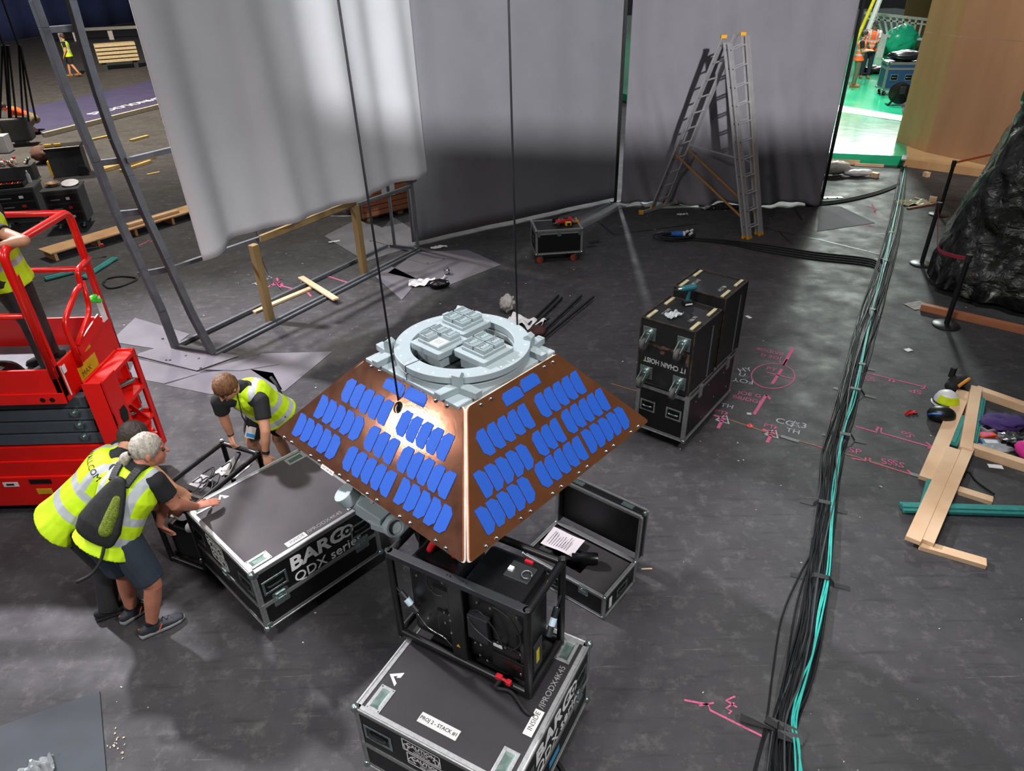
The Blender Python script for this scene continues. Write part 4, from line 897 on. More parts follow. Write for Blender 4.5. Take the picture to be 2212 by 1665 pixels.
# lid hinged on the +x side, standing up
lidz = 0.46
ld = MB(); ld.box(0, 0.012, -y, y, 0, lidz); ld.box(-0.085, 0.0, -y, -y + 0.012, 0, lidz); ld.box(-0.085, 0.0, y - 0.012, y, 0, lidz); ld.box(-0.085, 0, -y, y, lidz - 0.012, lidz)
lid = ld.build('lid', BLACK, oc); lid.matrix_local = Matrix.Translation((x + 0.09, 0, zt - 0.005)) @ Matrix.Rotation(radians(2), 4, 'Y')
MB().box(-0.012, 0.0, -y + 0.02, y - 0.02, 0.02, lidz - 0.02).build('lid_lining', mat('dark lid lining', '141517', 0.5), lid)
for (p, q) in (((-0.085, -y, 0), (-0.085, -y, lidz)), ((-0.085, y, 0), (-0.085, y, lidz)), ((-0.085, -y, lidz), (-0.085, y, lidz)), ((0.012, -y, lidz), (0.012, y, lidz)), ((0.012, -y, 0), (0.012, -y, lidz)), ((0.012, y, 0), (0.012, y, lidz)), ((-0.085, -y, 0), (-0.085, y, 0))):
    MB().bar(p, q, 0.024, 0.024).build('edge_profile', ALU, lid)
for yy in (-0.24, 0.22): 
    l_ = MB().box(-0.06, -0.01, yy - 0.05, yy + 0.05, lidz, lidz + 0.014).build('catch', ZINC, lid)
    h_o = MB().box(x + 0.002, x + 0.012, yy - 0.04, yy + 0.04, zt - 0.05, zt).build('hinge', ZINC, oc)
for sx in (-1, 1): MB().ball((-0.03, sx * y, lidz), 0.022, 8).build('corner_ball', ZINC, lid)
handle(oc, frame_m((0.03, -y - 0.001, 0.11), (1, 0, 0), (0, 0, 1)), 0.16, 0.09); handle(oc, frame_m((-x - 0.001, 0.12, 0.11), (0, -1, 0), (0, 0, 1)), 0.20, 0.11); latch(oc, frame_m((-x - 0.001, -0.20, zt - 0.035), (0, -1, 0), (0, 0, 1)), 0.09)
MB().box(-0.16, -0.12, -y - 0.0015, -y, 0.05, 0.16).build('side_label', MATS['white label'], oc)
pp = MB().grid(lambda u, v: V((u * 0.22 - 0.11, v * 0.30 - 0.15, 0.006 * sin(u * 3 + v * 5))), 6, 8)
paper = pp.build('paper_sheet', mat('printed paper', 'd8d0d2', 0.7, vary=0.02), None, solid=0.001); w0 = oc.matrix_basis @ V((0.06, 0.20, zt + 0.012)); paper.location = w0; paper.rotation_euler = (0, 0, oa + 0.08); tag(paper, 'white printed instruction sheet lying in the open case', 'paper')
for i in range(9): MB().box(-0.08, 0.08 - random.random() * 0.06, 0.10 - i * 0.022, 0.105 - i * 0.022, 0.008, 0.0085).build('print_line', mat('grey ink lines', '77717a', 0.7), paper)
lz = MB().lathe([(0, 0.11), (0.045, 0.11), (0.05, 0.09), (0.05, 0.0), (0.036, -0.03), (0.036, -0.10), (0, -0.10)], (0, 0, 0), (1, 0.2, 0), 20).build('spare_lens', PBODY, None, angle=40); lz.location = oc.matrix_basis @ V((0.0, -0.05, 0.255)); lz.rotation_euler = (0, 0, oa - 1.2); tag(lz, 'black lens barrel resting on the foam of the open case', 'lens')
# ------------------------------------------------------------------ chain hoist cases
OLDB = mat('battered black plywood', '121315', 0.5, vary=0.3, scale=9, bump=0.12, bscale=14, col2='1f1e1d', mixlo=0.55, mixhi=0.8)
OLDE = mat('worn plywood edge', '3b2c23', 0.8, vary=0.4, scale=18, col2='14110f', mixlo=0.42, mixhi=0.62)
ha = radians(52.0); hN = V((1.735, 5.75, 0)); hX, hY = 1.20, 0.56
hc = thing('flight_case', 'black trunk flight case under the two chain hoist cases', 'flight case', from_corner(hN, ha, hX, hY), ha)
x, y = hX / 2, hY / 2
MB().box(-x, x, -y, y, 0.11, 0.62).build('base', BLACK, hc); MB().box(-x, x, -y, y, 0.62, 0.70).build('lid', BLACK, hc)
edges(hc, hX, hY, 0.11, 0.70, 0.035, mid=0.62, balls=0.024)
handle(hc, frame_m((-x - 0.001, 0.15, 0.40), (0, -1, 0), (0, 0, 1)), 0.17, 0.13, m=ALU); handle(hc, frame_m((-x - 0.001, -0.14, 0.40), (0, -1, 0), (0, 0, 1)), 0.17, 0.13, m=ALU)
for px in (-0.34, 0.36):
    l_ = MB().box(px - 0.035, px + 0.035, -y - 0.02, -y, 0.53, 0.67).build('lid_clasp', ALU, hc, bevel=0.003)
for i, (px, pz) in enumerate([(-0.4, 0.5), (-0.1, 0.55), (0.1, 0.3), (0.3, 0.5), (-0.2, 0.2), (0.45, 0.25)]): obj('rivet', RIVET, hc, frame_m((px, -y, pz), (1, 0, 0), (0, 0, 1)) @ Matrix.Diagonal((2, 2, 2, 1)))
for sx in (-1, 1):
    for sy in (-1, 1): castor(hc, sx * (x - 0.12), sy * (y - 0.1), 0.11, 0.045)
STRIP = mat('yellowed batten', 'b3aa86', 0.7, vary=0.15, scale=14)
def hoist_case(label, corner, ang, X, Y, z0, z1, wheels_on_side):
    c = thing('hoist_case', label, 'road case', from_corner(corner, ang, X, Y), ang, 'chain hoist cases'); c.location.z = z0; H_ = z1 - z0; x, y = X / 2, Y / 2
    MB().box(-x, x, -y, y, 0, H_ - 0.002).build('body', OLDB, c, bevel=0.008)
    for p, q in (((-x, -y, H_), (x, -y, H_)), ((-x, y, H_), (x, y, H_)), ((-x, -y, H_), (-x, y, H_)), ((x, -y, H_), (x, y, H_)), ((-x, -y, 0), (-x, -y, H_)), ((x, -y, 0), (x, -y, H_)), ((-x, y, 0), (-x, y, H_))):
        MB().bar(p, q, 0.012, 0.012).build('worn_edge', OLDE, c)
    for sx, sy in ((-1, 1), (1, 1), (-1, -1), (1, -1)): MB().bar((sx * (x - 0.20), sy * (y - 0.055), H_ + 0.005), (sx * (x - 0.02), sy * (y - 0.055), H_ + 0.005), 0.032, 0.012).build('batten', STRIP, c)
    for sy in (-1, 1): MB().box(-0.13, 0.02, sy * (y - 0.14) - 0.02, sy * (y - 0.14) + 0.02, H_ - 0.001, H_ + 0.002).build('label_patch', mat('worn label', '3f4040', 0.7, col2='8a8a86', scale=30, mixlo=0.5, mixhi=0.6), c)
    MB().bar((0.12, -y - 0.003, 0.03), (0.12, -y - 0.003, H_ - 0.1), 0.016, 0.008, (0, 1, 0)).build('edge_strip', ALU, c)
    if wheels_on_side:
        for sy in (-1, 1):
            for zz in (0.12, H_ - 0.15):
                p_ = MB().box(-0.006, 0, -0.055, 0.055, -0.055, 0.055).build('castor', ZINC, c, bevel=0.003); p_.matrix_local = Matrix.Translation((-x, sy * (y - 0.10), zz)) @ Matrix.Diagonal((1.2, 1.25, 1.25, 1))
                MB().cyl((-0.006, 0, 0.0), (-0.035, 0, 0), 0.035, n=14).cyl((-0.035, 0, 0), (-0.045, 0, 0), 0.018, n=10).obox((-0.115, -0.028, -0.075), (0.085, 0, 0.055), (0, 0.006, 0), (0, 0, 0.05)).obox((-0.115, 0.022, -0.075), (0.085, 0, 0.055), (0, 0.006, 0), (0, 0, 0.05)).build('fork', ZINC, p_, angle=40)
                w_ = MB().lathe([(0, -0.018), (0.042, -0.018), (0.05, -0.010), (0.05, 0.010), (0.042, 0.018), (0, 0.018)], (-0.095, 0, -0.055), (0, 1, 0), 18).build('wheel', mat('worn grey tyre', '3b3b3a', 0.7), p_, angle=40)
        t1 = text('1T CHAIN HOIST', mat('white stencil', 'a9adae', 0.8, vary=0.3, scale=40, col2='595b5c', mixlo=0.5, mixhi=0.75), c, (-x - 0.002, -0.01, 0.265), (0, 1, 0), (0, 0, -1), 0.075, bold=0.002, extrude=0.0005, sx=0.8)
        b = MB()
        for i in range(16):
            yy = lerp((0.18, 0, 0), (-0.26, 0, 0), i / 15).x; b.box(-x - 0.0015, -x, yy, yy + 0.032, H_ - 0.27 + 0.012 * random.uniform(-1, 1), H_ - 0.255 + 0.018 * random.random())
        b.box(-x - 0.0015, -x, -0.25, -0.22, H_ - 0.38, H_ - 0.26).box(-x - 0.0015, -x, 0.0, 0.05, H_ - 0.335, H_ - 0.30); b.build('bare_wood_scrape', mat('bare scraped wood', '5c3e2e', 0.9, vary=0.3, scale=30, col2='231a16', mixlo=0.4, mixhi=0.6), c)
    return c
h1 = hoist_case('battered chain hoist case lying with four castors facing left', V((1.70, 5.69, 0)), radians(51), 0.58, 0.56, 0.705, 1.405, True)
h2 = hoist_case('battered black case standing behind the chain hoist case with castors', V((2.12, 6.225, 0)), radians(51.0), 0.54, 0.56, 0.705, 1.48, False)
# ------------------------------------------------------------------ small case on red castors
ra = radians(6.5); rX, rY = 0.77, 0.52
rc_ = thing('flight_case', 'small black flight case on red castors in front of the grey backdrop', 'flight case', from_corner(G(1158, 551, .17), ra, rX, rY), ra)
x, y = rX / 2, rY / 2
MB().box(-x, x, -y, y, 0.17, 0.55).build('base', BLACK, rc_); MB().box(-x, x, -y, y, 0.51, 0.575).build('lid', LIDM2, rc_)
edges(rc_, rX, rY, 0.17, 0.575, 0.03, mid=0.52, balls=0.024)
handle(rc_, frame_m((-x - 0.001, 0, 0.36), (0, -1, 0), (0, 0, 1)), 0.14, 0.12)
for sx in (-0.9, 0, 0.9): MB().box(sx * x - 0.03, sx * x + 0.03, -y - 0.008, -y, 0.47, 0.56).build('hinge', ZINC, rc_)
for sx in (-1, 1):
    for sy in (-1, 1): castor(rc_, sx * (x - 0.10), sy * (y - 0.08), 0.17, 0.058, WHEELR, 0.2)
# ------------------------------------------------------------------ scissor lift
LGREY = mat('lift arm grey', '4a5058', 0.4, vary=0.08)
LO = V((-4.62, 5.42, 0)); lf = thing('scissor_lift', 'red scissor lift with grey folded arms at the left edge', 'scissor lift', LO)
def lb(x0, x1, y0, y1, z0, z1): return MB().box(x0 - LO.x, x1 - LO.x, y0 - LO.y, y1 - LO.y, z0, z1)
def lp(*p): return V(p) - LO
ch = lb(-6.2, -3.60, 5.05, 5.80, 0.10, 0.44).build('chassis', RED, lf, bevel=0.012)
lb(-6.2, -3.64, 5.07, 5.78, 0.44, 0.60).build('chassis_deck', RED, lf, bevel=0.01); lb(-6.2, -3.66, 5.09, 5.76, 0.60, 0.745).build('chassis_top', RED, lf, bevel=0.01)
b = lb(-4.70, -4.56, 5.047, 5.05, 0.335, 0.385).build('sticker', WHITEP, ch); lb(-4.67, -4.60, 5.0455, 5.047, 0.35, 0.37).build('barcode', BLACKM, b)
lb(-4.45, -4.25, 5.046, 5.05, 0.36, 0.41).build('hand_slot', BLACKM, ch); lb(-4.42, -4.28, 5.046, 5.05, 0.24, 0.30).build('yellow_label', mat('warning yellow', 'd8a91c', 0.5), ch)
for wx in (-5.9, -3.95):
    for wy in (5.10, 5.75): MB().cyl(lp(wx, wy - 0.05, 0.13), lp(wx, wy + 0.05, 0.13), 0.13, n=20).build('wheel', BLACKR, lf, angle=40)
for i in range(4):
    for y0 in (5.10, 5.66):
        z0 = 0.760 + i * 0.127; x1 = -3.66 - 0.0 * i
        a_ = lb(-6.3, x1 - (0.02 if i % 2 else 0), y0, y0 + 0.09, z0, z0 + 0.112).build('scissor_arm', LGREY, lf, bevel=0.008)
        if y0 < 5.5 and i < 3: MB().cyl(lp(-3.80, y0 - 0.03, z0 + 0.09), lp(-3.80, y0, z0 + 0.09), 0.035, n=14).cyl(lp(-3.80, y0 - 0.045, z0 + 0.09), lp(-3.80, y0 - 0.03, z0 + 0.09), 0.018, n=10).build('pivot_pin', ZINC, lf, angle=40)
    lb(-3.66, -3.60, 5.12, 5.74, 0.77 + i * 0.127, 0.87 + i * 0.127).build('arm_end_pad', mat('dark red pad', '6d1a1c', 0.5), lf, bevel=0.006)
# end ladder
er = MB()
EX0, EX1 = -3.60, -3.44
PLTP = [(0, 0), (0.17, 0), (0.17, 1.02), (0.0, 1.02)]
for yy in (5.02, 5.62):
    pl = MB()
    for (u0, u1, w0, w1) in ((0, 0.17, 0.0, 0.12), (0, 0.17, 0.30, 0.40), (0, 0.17, 0.62, 0.74), (0, 0.17, 0.92, 1.05), (0, 0.05, 0.12, 0.92), (0.12, 0.17, 0.12, 0.92)): pl.box(EX0 + u0 - LO.x, EX0 + u1 - LO.x, yy - LO.y, yy + 0.02 - LO.y, 0.38 + w0, 0.38 + w1)
    pl.build('ladder_side', RED, lf)
for zz in (0.42, 0.72, 1.04, 1.38): lb(EX0 + 0.02, EX1 + 0.01, 5.02, 5.64, zz, zz + 0.035).build('ladder_step', RED, lf, bevel=0.004)
lb(EX0, EX0 + 0.015, 5.02, 5.64, 0.38, 1.43).build('ladder_back', RED, lf)
lb(EX1 - 0.006, EX1 + 0.01, 5.02, 5.25, 0.38, 1.43).build('ladder_plate', RED, lf, bevel=0.004); lb(EX1 - 0.006, EX1 + 0.01, 5.58, 5.64, 0.38, 1.43).build('ladder_plate', RED, lf, bevel=0.004); lb(EX0, EX1, 5.015, 5.02, 0.38, 1.43).build('ladder_plate', RED, lf)
for yy, z0, z1 in ((5.10, 0.50, 0.66), (5.12, 0.95, 1.10)): MB().prism([(0.0, z0), (0.08, z0), (0.10, (z0 + z1) / 2), (0.08, z1), (0.0, z1), (-0.02, (z0 + z1) / 2)], lp(EX1 + 0.012, yy, 0), (0, 1, 0), (0, 0, 1), 0.002).build('hole_shade_patch', BLACKM, lf)  # dark patches stand in for the shade inside hex holes
for yy, z0 in ((5.36, 0.86), (5.40, 1.15), (5.36, 0.55)): MB().cyl(lp(EX0 + 0.015, yy, z0), lp(EX1, yy + 0.10, z0 + 0.03), 0.022, n=10).build('tie_down', ZINC, lf, angle=40)
MB().bar(lp(EX1 - 0.01, 5.28, 0.40), lp(EX1 - 0.01, 5.50, 0.72), 0.05, 0.012).bar(lp(EX1 - 0.01, 5.50, 0.74), lp(EX1 - 0.01, 5.30, 1.04), 0.05, 0.012).build('ladder_brace', RED, lf)
# platform
pf = lb(-6.3, -3.78, 5.03, 5.96, 1.275, 1.315).build('platform_floor', mat('grey deck tread', '5b5c60', 0.6), lf)
lb(-6.3, -3.76, 5.0, 5.025, 1.255, 1.58).build('skirt', RED, lf, bevel=0.006); lb(-3.785, -3.76, 5.0, 5.98, 1.255, 1.60).build('skirt', RED, lf, bevel=0.006); lb(-6.3, -3.76, 5.955, 5.98, 1.255, 1.60).build('skirt', RED, lf, bevel=0.006)
lb(-6.3, -3.76, 4.99, 5.005, 1.255, 1.36).build('skirt_lip', RED, lf, bevel=0.004)
for hx in (-3.95, -3.87): MB().cyl(lp(hx, 4.985, 1.30), lp(hx, 4.991, 1.30), 0.022, n=12).build('bolt_hole', BLACKM, lf)
lab = MB().box(-0.15, 0.15, -0.065, 0.065, 0, 0.002).build('load_label', MATS['warning yellow'], lf); lab.matrix_local = frame_m(lp(-3.758, 5.42, 1.37), (0, 1, 0), (0, 0, 1))
text('MAX', MATS['black ink'], lab, (-0.04, -0.02, 0.002), (1, 0, 0), (0, 1, 0), 0.07, extrude=0.0003)
lab = MB().box(-0.05, 0.05, -0.03, 0.03, 0, 0.002).build('small_label', MATS['warning yellow'], lf); lab.matrix_local = frame_m(lp(-3.758, 5.50, 1.53), (0, 1, 0), (0, 0, 1))
lab = MB().box(-0.04, 0.04, -0.12, 0.12, 0, 0.002).build('white_label', WHITEP, lf); lab.matrix_local = frame_m(lp(-3.745, 5.87, 1.72), (0, 1, 0), (0, 0, 1))
lab = MB().box(-0.008, 0.008, -0.14, 0.14, 0, 0.002).box(0.0, 0.06, 0.06, 0.13, 0, 0.002).build('arrow_label', WHITEP, lf); lab.matrix_local = frame_m(lp(-3.757, 5.08, 1.43), (0, 1, 0), (0, 0, 1))
def rail(pts, r=0.024, nm='guard_rail'):
    return MB().tube([lp(*p) for p in smooth_corner(pts)], r, 12).build(nm, RED, lf, smooth=True)
def smooth_corner(pts, r=0.10, k=5):
    pts = [V(p) for p in pts]; out = [pts[0]]
    for i in range(1, len(pts) - 1):
        p = pts[i]; a = (pts[i - 1] - p); b = (pts[i + 1] - p); ra = min(r, a.length * 0.45, b.length * 0.45); s = p + a.normalized() * ra; e = p + b.normalized() * ra
        out += [s * (1 - t) ** 2 + p * 2 * t * (1 - t) + e * t * t for t in [j / k for j in range(k + 1)]]
    out.append(pts[-1]); return out
rail([(-3.79, 5.02, 1.50), (-3.79, 5.02, 2.60), (-3.79, 5.97, 2.60), (-3.79, 5.97, 1.50)], 0.033)
rail([(-3.79, 5.93, 2.60), (-6.3, 5.93, 2.60)], 0.026); rail([(-3.79, 5.95, 2.08), (-6.3, 5.95, 2.08)], 0.024)
rail([(-3.80, 5.03, 2.56), (-6.3, 5.03, 2.56)], 0.026); rail([(-3.80, 5.03, 2.06), (-6.3, 5.03, 2.06)], 0.024)
lb(-3.82, -3.76, 5.0, 5.07, 1.30, 2.40).build('corner_post', RED, lf, bevel=0.01); lb(-3.815, -3.765, 5.94, 5.99, 1.30, 2.40).build('corner_post', RED, lf, bevel=0.01)
rail([(-3.74, 5.30, 1.45), (-3.74, 5.30, 1.86), (-3.74, 5.62, 2.02), (-3.74, 5.70, 2.02), (-3.74, 5.72, 2.16), (-3.74, 5.95, 2.18)], 0.024, 'gate_rail')
rail([(-3.74, 5.36, 1.62), (-3.74, 5.70, 1.78), (-3.74, 5.74, 2.05)], 0.022, 'gate_rail')
MB().bar(lp(-3.745, 5.36, 1.56), lp(-3.745, 5.80, 1.66), 0.012, 0.10).build('gate_plate', RED, lf)
g_ = MB().ball(lp(-3.74, 5.80, 1.86), 0.05, 8, sc=(0.6, 1.3, 0.6)).bar(lp(-3.73, 5.76, 1.86), lp(-3.73, 5.88, 1.80), 0.03, 0.03).build('green_ribbon', mat('bright green tape', '46d42a', 0.5), lf)
lb(-4.75, -4.30, 5.05, 5.30, 1.315, 1.52).build('control_bundle', BLACKR, lf, bevel=0.04)
for i in range(5): MB().tube(smoothpath([lp(-4.8 + i * 0.06, 5.06, 1.60), lp(-4.6 + i * 0.05, 5.03, 1.66), lp(-4.3 + i * 0.04, 5.08, 1.62), lp(-4.15, 5.2, 1.45)], 5), 0.012, 6).build('control_cable', MATS['dark cable'], lf, smooth=True)
# ------------------------------------------------------------------ ladder
LALU = mat('ladder aluminium', 'b8b8ba', 0.4, metal=0.45, vary=0.08)
LYEL = mat('ladder yellow plastic', 'd89a22', 0.5)
def fitz(px, py, foot, length):
    lo, hi = 0.5, 4.2
    best = None
    for i in range(400):
        z = lo + (hi - lo) * i / 399; p = G(px, py, z); d = abs((p - foot).length - length)
        if best is None or d < best[0] - 1e-9: best = (d, p)
    return best[1]
ldr = thing('combination_ladder', 'tall aluminium combination ladder standing open before the draped backdrop', 'ladder')
R1, R2 = G(1608, 514), G(1636, 505); T1 = GY(1568, 92, 12.55); 
T1 = V((R1.x - 0.10, R1.y + 0.55, 3.16)); 
def section(f1, f2, t1, t2, n, w=0.105, d=0.03, foot=True, nm=''):
    for a, b in ((f1, t1), (f2, t2)):
        MB().bar(a, b, d, w, (f1 - f2)).build('stile', LALU, ldr, bevel=0.004)
        if foot: MB().bar(a - (b - a).normalized() * 0.02, a + (b - a).normalized() * 0.03, d + 0.008, w + 0.01, (f1 - f2)).build('foot_cap', LYEL, ldr)
    for i in range(n):
        s = (i + 0.6) / n; MB().cyl(lerp(f1, t1, s), lerp(f2, t2, s), 0.015, n=8).build('rung', LALU, ldr)
        for a, b in ((f1, t1),): MB().cyl(lerp(a, b, s) - (f2 - f1).normalized() * 0.016, lerp(a, b, s), 0.02, n=8).build('rung_end', BLACKM, ldr)
# tops found on the vertical plane through the ladder
def on_plane(px, py, p0, nrm): return GP(px, py, p0, nrm)
Lf1, Lf2 = G(1409, 455), G(1439, 446)
dirx = ((Lf1 + Lf2) / 2 - (R1 + R2) / 2); dirx.z = 0
nrm = V((-dirx.y, dirx.x, 0)).normalized()
tR1 = GP(1567, 92, R1, nrm); tR2 = GP(1605, 76, R2, nrm); tL1 = GP(1563, 82, Lf1, nrm); tL2 = GP(1590, 74, Lf2, nrm)
section(R1 + V((0, 0, 0.02)), R2 + V((0, 0, 0.02)), tR1, tR2, 11)
off = nrm * 0 - dirx.normalized() * -0.075
section(R1 - dirx.normalized() * 0.085 + V((0, 0, 0.02)) + (R2 - R1) * 0.06, R2 - dirx.normalized() * 0.085 + V((0, 0, 0.02)) - (R2 - R1) * 0.06, tR1 - dirx.normalized() * 0.085, tR2 - dirx.normalized() * 0.085, 11)
section(Lf1 + V((0, 0, 0.06)), Lf2 + V((0, 0, 0.06)), tL1, tL2, 11)
sb = (Lf2 - Lf1).normalized(); MB().bar(Lf1 - sb * 0.30 + V((0, 0, 0.03)), Lf2 + sb * 0.30 + V((0, 0, 0.03)), 0.05, 0.05).build('stabiliser_bar', LALU, ldr)
for e in (Lf1 - sb * 0.32, Lf2 + sb * 0.32): MB().cbox(e + V((0, 0, 0.035)), 0.09, 0.09, 0.07).build('stabiliser_foot', LYEL, ldr, bevel=0.01)
for tp_ in (tL1, tR2): MB().cbox(tp_ + V((0, 0, 0.02)), 0.10, 0.06, 0.06).build('top_bracket', LYEL, ldr, bevel=0.01)
WEBB = mat('orange strap', 'a4763a', 0.7)
for (f, t, lf_, lt) in ((Lf1, tL1, R1, tR1), (Lf2, tL2, R2, tR2)):
    MB().bar(lerp(f, t, 0.37), lerp(lf_, lt, 0.11), 0.012, 0.035).build('spreader_strap', WEBB, ldr)
MB().bar(lerp(Lf2, tL2, 0.40), lerp(R2, tR2, 0.38), 0.02, 0.02).build('spreader_bar', LALU, ldr)
st_ = MB().bar(lerp(Lf1, tL1, 0.42) - (Lf2 - Lf1).normalized() * 0.016, lerp(Lf1, tL1, 0.60) - (Lf2 - Lf1).normalized() * 0.016, 0.002, 0.06, (Lf1 - Lf2)).build('maker_sticker', BLACKM, ldr)
sd_ = (tL1 - Lf1).normalized()
text('TRADE COMBI', WHITEP, ldr, lerp(Lf1, tL1, 0.51) - (Lf2 - Lf1).normalized() * 0.0185, -sd_, (Lf1 - Lf2).normalized().cross(-sd_), 0.05, extrude=0.0004)
# ------------------------------------------------------------------ stanchions
STM = mat('black satin metal', '141518', 0.4)
def stanchion(px, py, label, h=1.0):
    r = thing('stanchion', label, 'stanchion', G(px, py), 0, 'barrier stanchions')
    MB().lathe([(0, 0.0), (0.17, 0.0), (0.172, 0.012), (0.16, 0.022), (0.05, 0.035), (0.0, 0.035)], n=32).build('base', STM, r, angle=40)
    MB().cyl((0, 0, 0.03), (0, 0, h), 0.032, n=16).build('post', STM, r, angle=40)
    MB().cyl((0, 0, h - 0.09), (0, 0, h + 0.01), 0.038, n=16).build('belt_head', BLACKR, r, angle=40)
    return r
s1 = stanchion(2027, 464, 'farthest of three black barrier stanchions beside the plastic-wrapped stack'); s2 = stanchion(1990, 571, 'middle of three black barrier stanchions beside the plastic-wrapped stack'); s3 = stanchion(2043, 703, 'nearest of three black barrier stanchions beside the plastic-wrapped stack')
BELT = mat('dark red belt', '9c2438', 0.7)
p0 = s2.location + V((0, 0, 0.93)); p1 = s3.location + V((0, 0, 0.95)); md_ = lerp(p0, p1, 0.5) + V((-0.10, 0.0, -0.28))
bl = MB()
pts = smoothpath([p0, lerp(p0, md_, 0.6) - V((0, 0, 0.06)), md_, lerp(md_, p1, 0.5) - V((0, 0, 0.02)), p1], 6)
for a, b in zip(pts[:-1], pts[1:]): bl.obox(a - V((0, 0, 0.025)), b - a, V((0.002, 0.003, 0)), (0, 0, 0.05))
bo = bl.build('barrier_belt', BELT); tag(bo, 'slack dark red barrier belt between the middle and nearest stanchions', 'belt')
p2 = s1.location + V((0, 0, 0.95)); bo = MB().obox(p2, V((0.9, -0.35, 0.32)), (0, 0.002, 0), (0, 0, 0.04)).build('barrier_belt', mat('orange belt', 'b5552e', 0.7)); tag(bo, 'short orange barrier belt running from the farthest stanchion behind black plastic', 'belt')
# ------------------------------------------------------------------ stack wrapped in black plastic
def tarp_mat():
    m = bpy.data.materials.new('black plastic sheeting'); m.use_nodes = True; nt = m.node_tree; N = nt.nodes; L = nt.links; b = N['Principled BSDF']
    b.inputs['Base Color'].default_value = (0.012, 0.013, 0.012, 1); b.inputs['Roughness'].default_value = 0.24
    tc = N.new('ShaderNodeTexCoord'); mp = N.new('ShaderNodeMapping'); mp.inputs['Rotation'].default_value = (0.4, 0.5, 0.3); mp.inputs['Scale'].default_value = (1, 3.2, 1.2); L.new(tc.outputs['Object'], mp.inputs[0])
    n = N.new('ShaderNodeTexNoise'); n.inputs['Scale'].default_value = 3.2; n.inputs['Detail'].default_value = 8; n.inputs['Distortion'].default_value = 0.8; L.new(mp.outputs[0], n.inputs['Vector'])
    bp = N.new('ShaderNodeBump'); bp.inputs['Strength'].default_value = 0.9; bp.inputs['Distance'].default_value = 0.14; L.new(n.outputs['Fac'], bp.inputs['Height']); L.new(bp.outputs[0], b.inputs['Normal'])
    return m
TARP = tarp_mat()
def tarp():
    o = V((8.72, 9.92, 0)); b = MB(); nu, nv = 150, 70
    def fn(u, v):
        a = u * 2 * pi
        # footprint: rounded rectangle, shrinking towards the ridge on the right
        c, s_ = cos(a), sin(a); e = 0.38
        hx, hy = 1.75, 2.0
        x = hx * (abs(c) ** e) * (1 if c >= 0 else -1); y = hy * (abs(s_) ** e) * (1 if s_ >= 0 else -1)
        vv = min(v / 0.72, 1.0)
        z = 0.14 + 3.2 * vv
        left = max(0.0, (-x / hx))
        sh = 1 - 0.04 * vv - 0.10 * vv ** 3
        x2 = x * sh + 0.30 * vv ** 1.2 * max(0, -x / hx) + 0.1 * vv; y2 = y * sh
        if v > 0.72:
            k = (v - 0.72) / 0.28; x2 *= (1 - k); y2 *= (1 - k); x2 += 0.25 * k; z += 0.35 * k
        p = V((x2, y2, z))
        q = p * 1.1 + V((3, 1, 7)); n1 = mnoise.noise(q * 1.1); n2 = 1 - abs(mnoise.noise(V((q.x * 2.2 + q.z * 0.9, q.y * 2.2, q.z * 1.2 - q.x)) * 1.3)); n3 = 1 - abs(mnoise.noise(V((q.x * 5 + q.z * 2, q.y * 5, q.z * 2.5 - q.x * 2))))
        d = V((p.x, p.y, 0.25)).normalized()
        bulge = 0.22 * math.exp(-((z - 0.35) / 0.3) ** 2)
        p += d * (0.12 * n1 + 0.16 * (n2 - 0.7) + 0.05 * (n3 - 0.7) + bulge * 0.6)
        if v < 0.03: p.z = 0.10 + 0.06 * mnoise.noise(V((a * 3, 1, 2)))
        return p
    b.grid(fn, nu, nv); ob = b.build('wrapped_stack', TARP, None, smooth=True); ob.location = o
    ob.rotation_euler = (0, 0, radians(-37)); return tag(ob, 'tall stack wrapped in crumpled black plastic sheeting at the right', 'wrapped stack')
tarp()
LUMB = mat('reddish lumber', 'a86a48', 0.65, vary=0.12, scale=4, col2='8d5236', stretch=(0.3, 1, 1))
plank((1988, 668), (2290, 738), 0.09, 0.09, LUMB, 'reddish timber bearer under the front of the wrapped stack', name='timber_bearer')
# ------------------------------------------------------------------ raised green floor, plywood walls
GREEN = mat('green floor film', '1fa574', 0.16, vary=0.12, scale=1.2, bump=0.25, bscale=3.0, col2='2fb98a', coat=0.4)
PZT = 0.22
fa, fb = G(1700, 372, 0), G(1958, 372, 0)
g0 = [V((7.2, 17.0, 0)), V((9.25, 16.35, 0)), V((10.35, 18.6, 0)), V((15.5, 30, 0)), V((30, 38, 0)), V((30, 60, 0)), V((2, 60, 0)), V((4, 26, 0))]
gf = struct(MB().prism([(p.x, p.y) for p in g0], (0, 0, 0.001), (1, 0, 0), (0, 1, 0), PZT).build('floor_green', GREEN))
struct(MB().prism([(9.2, 16.37), (10.9, 14.95), (12.8, 17.5), (11.0, 19.5), (10.38, 18.62)], (0, 0, 0.001), (1, 0, 0), (0, 1, 0), PZT - 0.004).build('floor_plywood', mat('raised plywood floor', 'c9a576', 0.55, vary=0.1, scale=2)))
bd = MB().bar(V((9.2, 16.30, 0.09)), V((10.9, 14.88, 0.09)), 0.03, 0.17).build('trim_1', PLY); struct(bd)
bd = MB().bar(V((7.3, 16.9, 0.05)), V((8.3, 16.58, 0.05)), 0.05, 0.10).build('timber_edge', PINE); tag(bd, 'timber edge strip at the front of the green floor, left piece', 'timber', 'edge strips of the green floor')
bd = MB().bar(V((8.15, 16.50, 0.03)), V((8.75, 16.32, 0.03)), 0.05, 0.06).build('timber_edge', PINE); tag(bd, 'timber edge strip at the front of the green floor, right piece', 'timber', 'edge strips of the green floor')
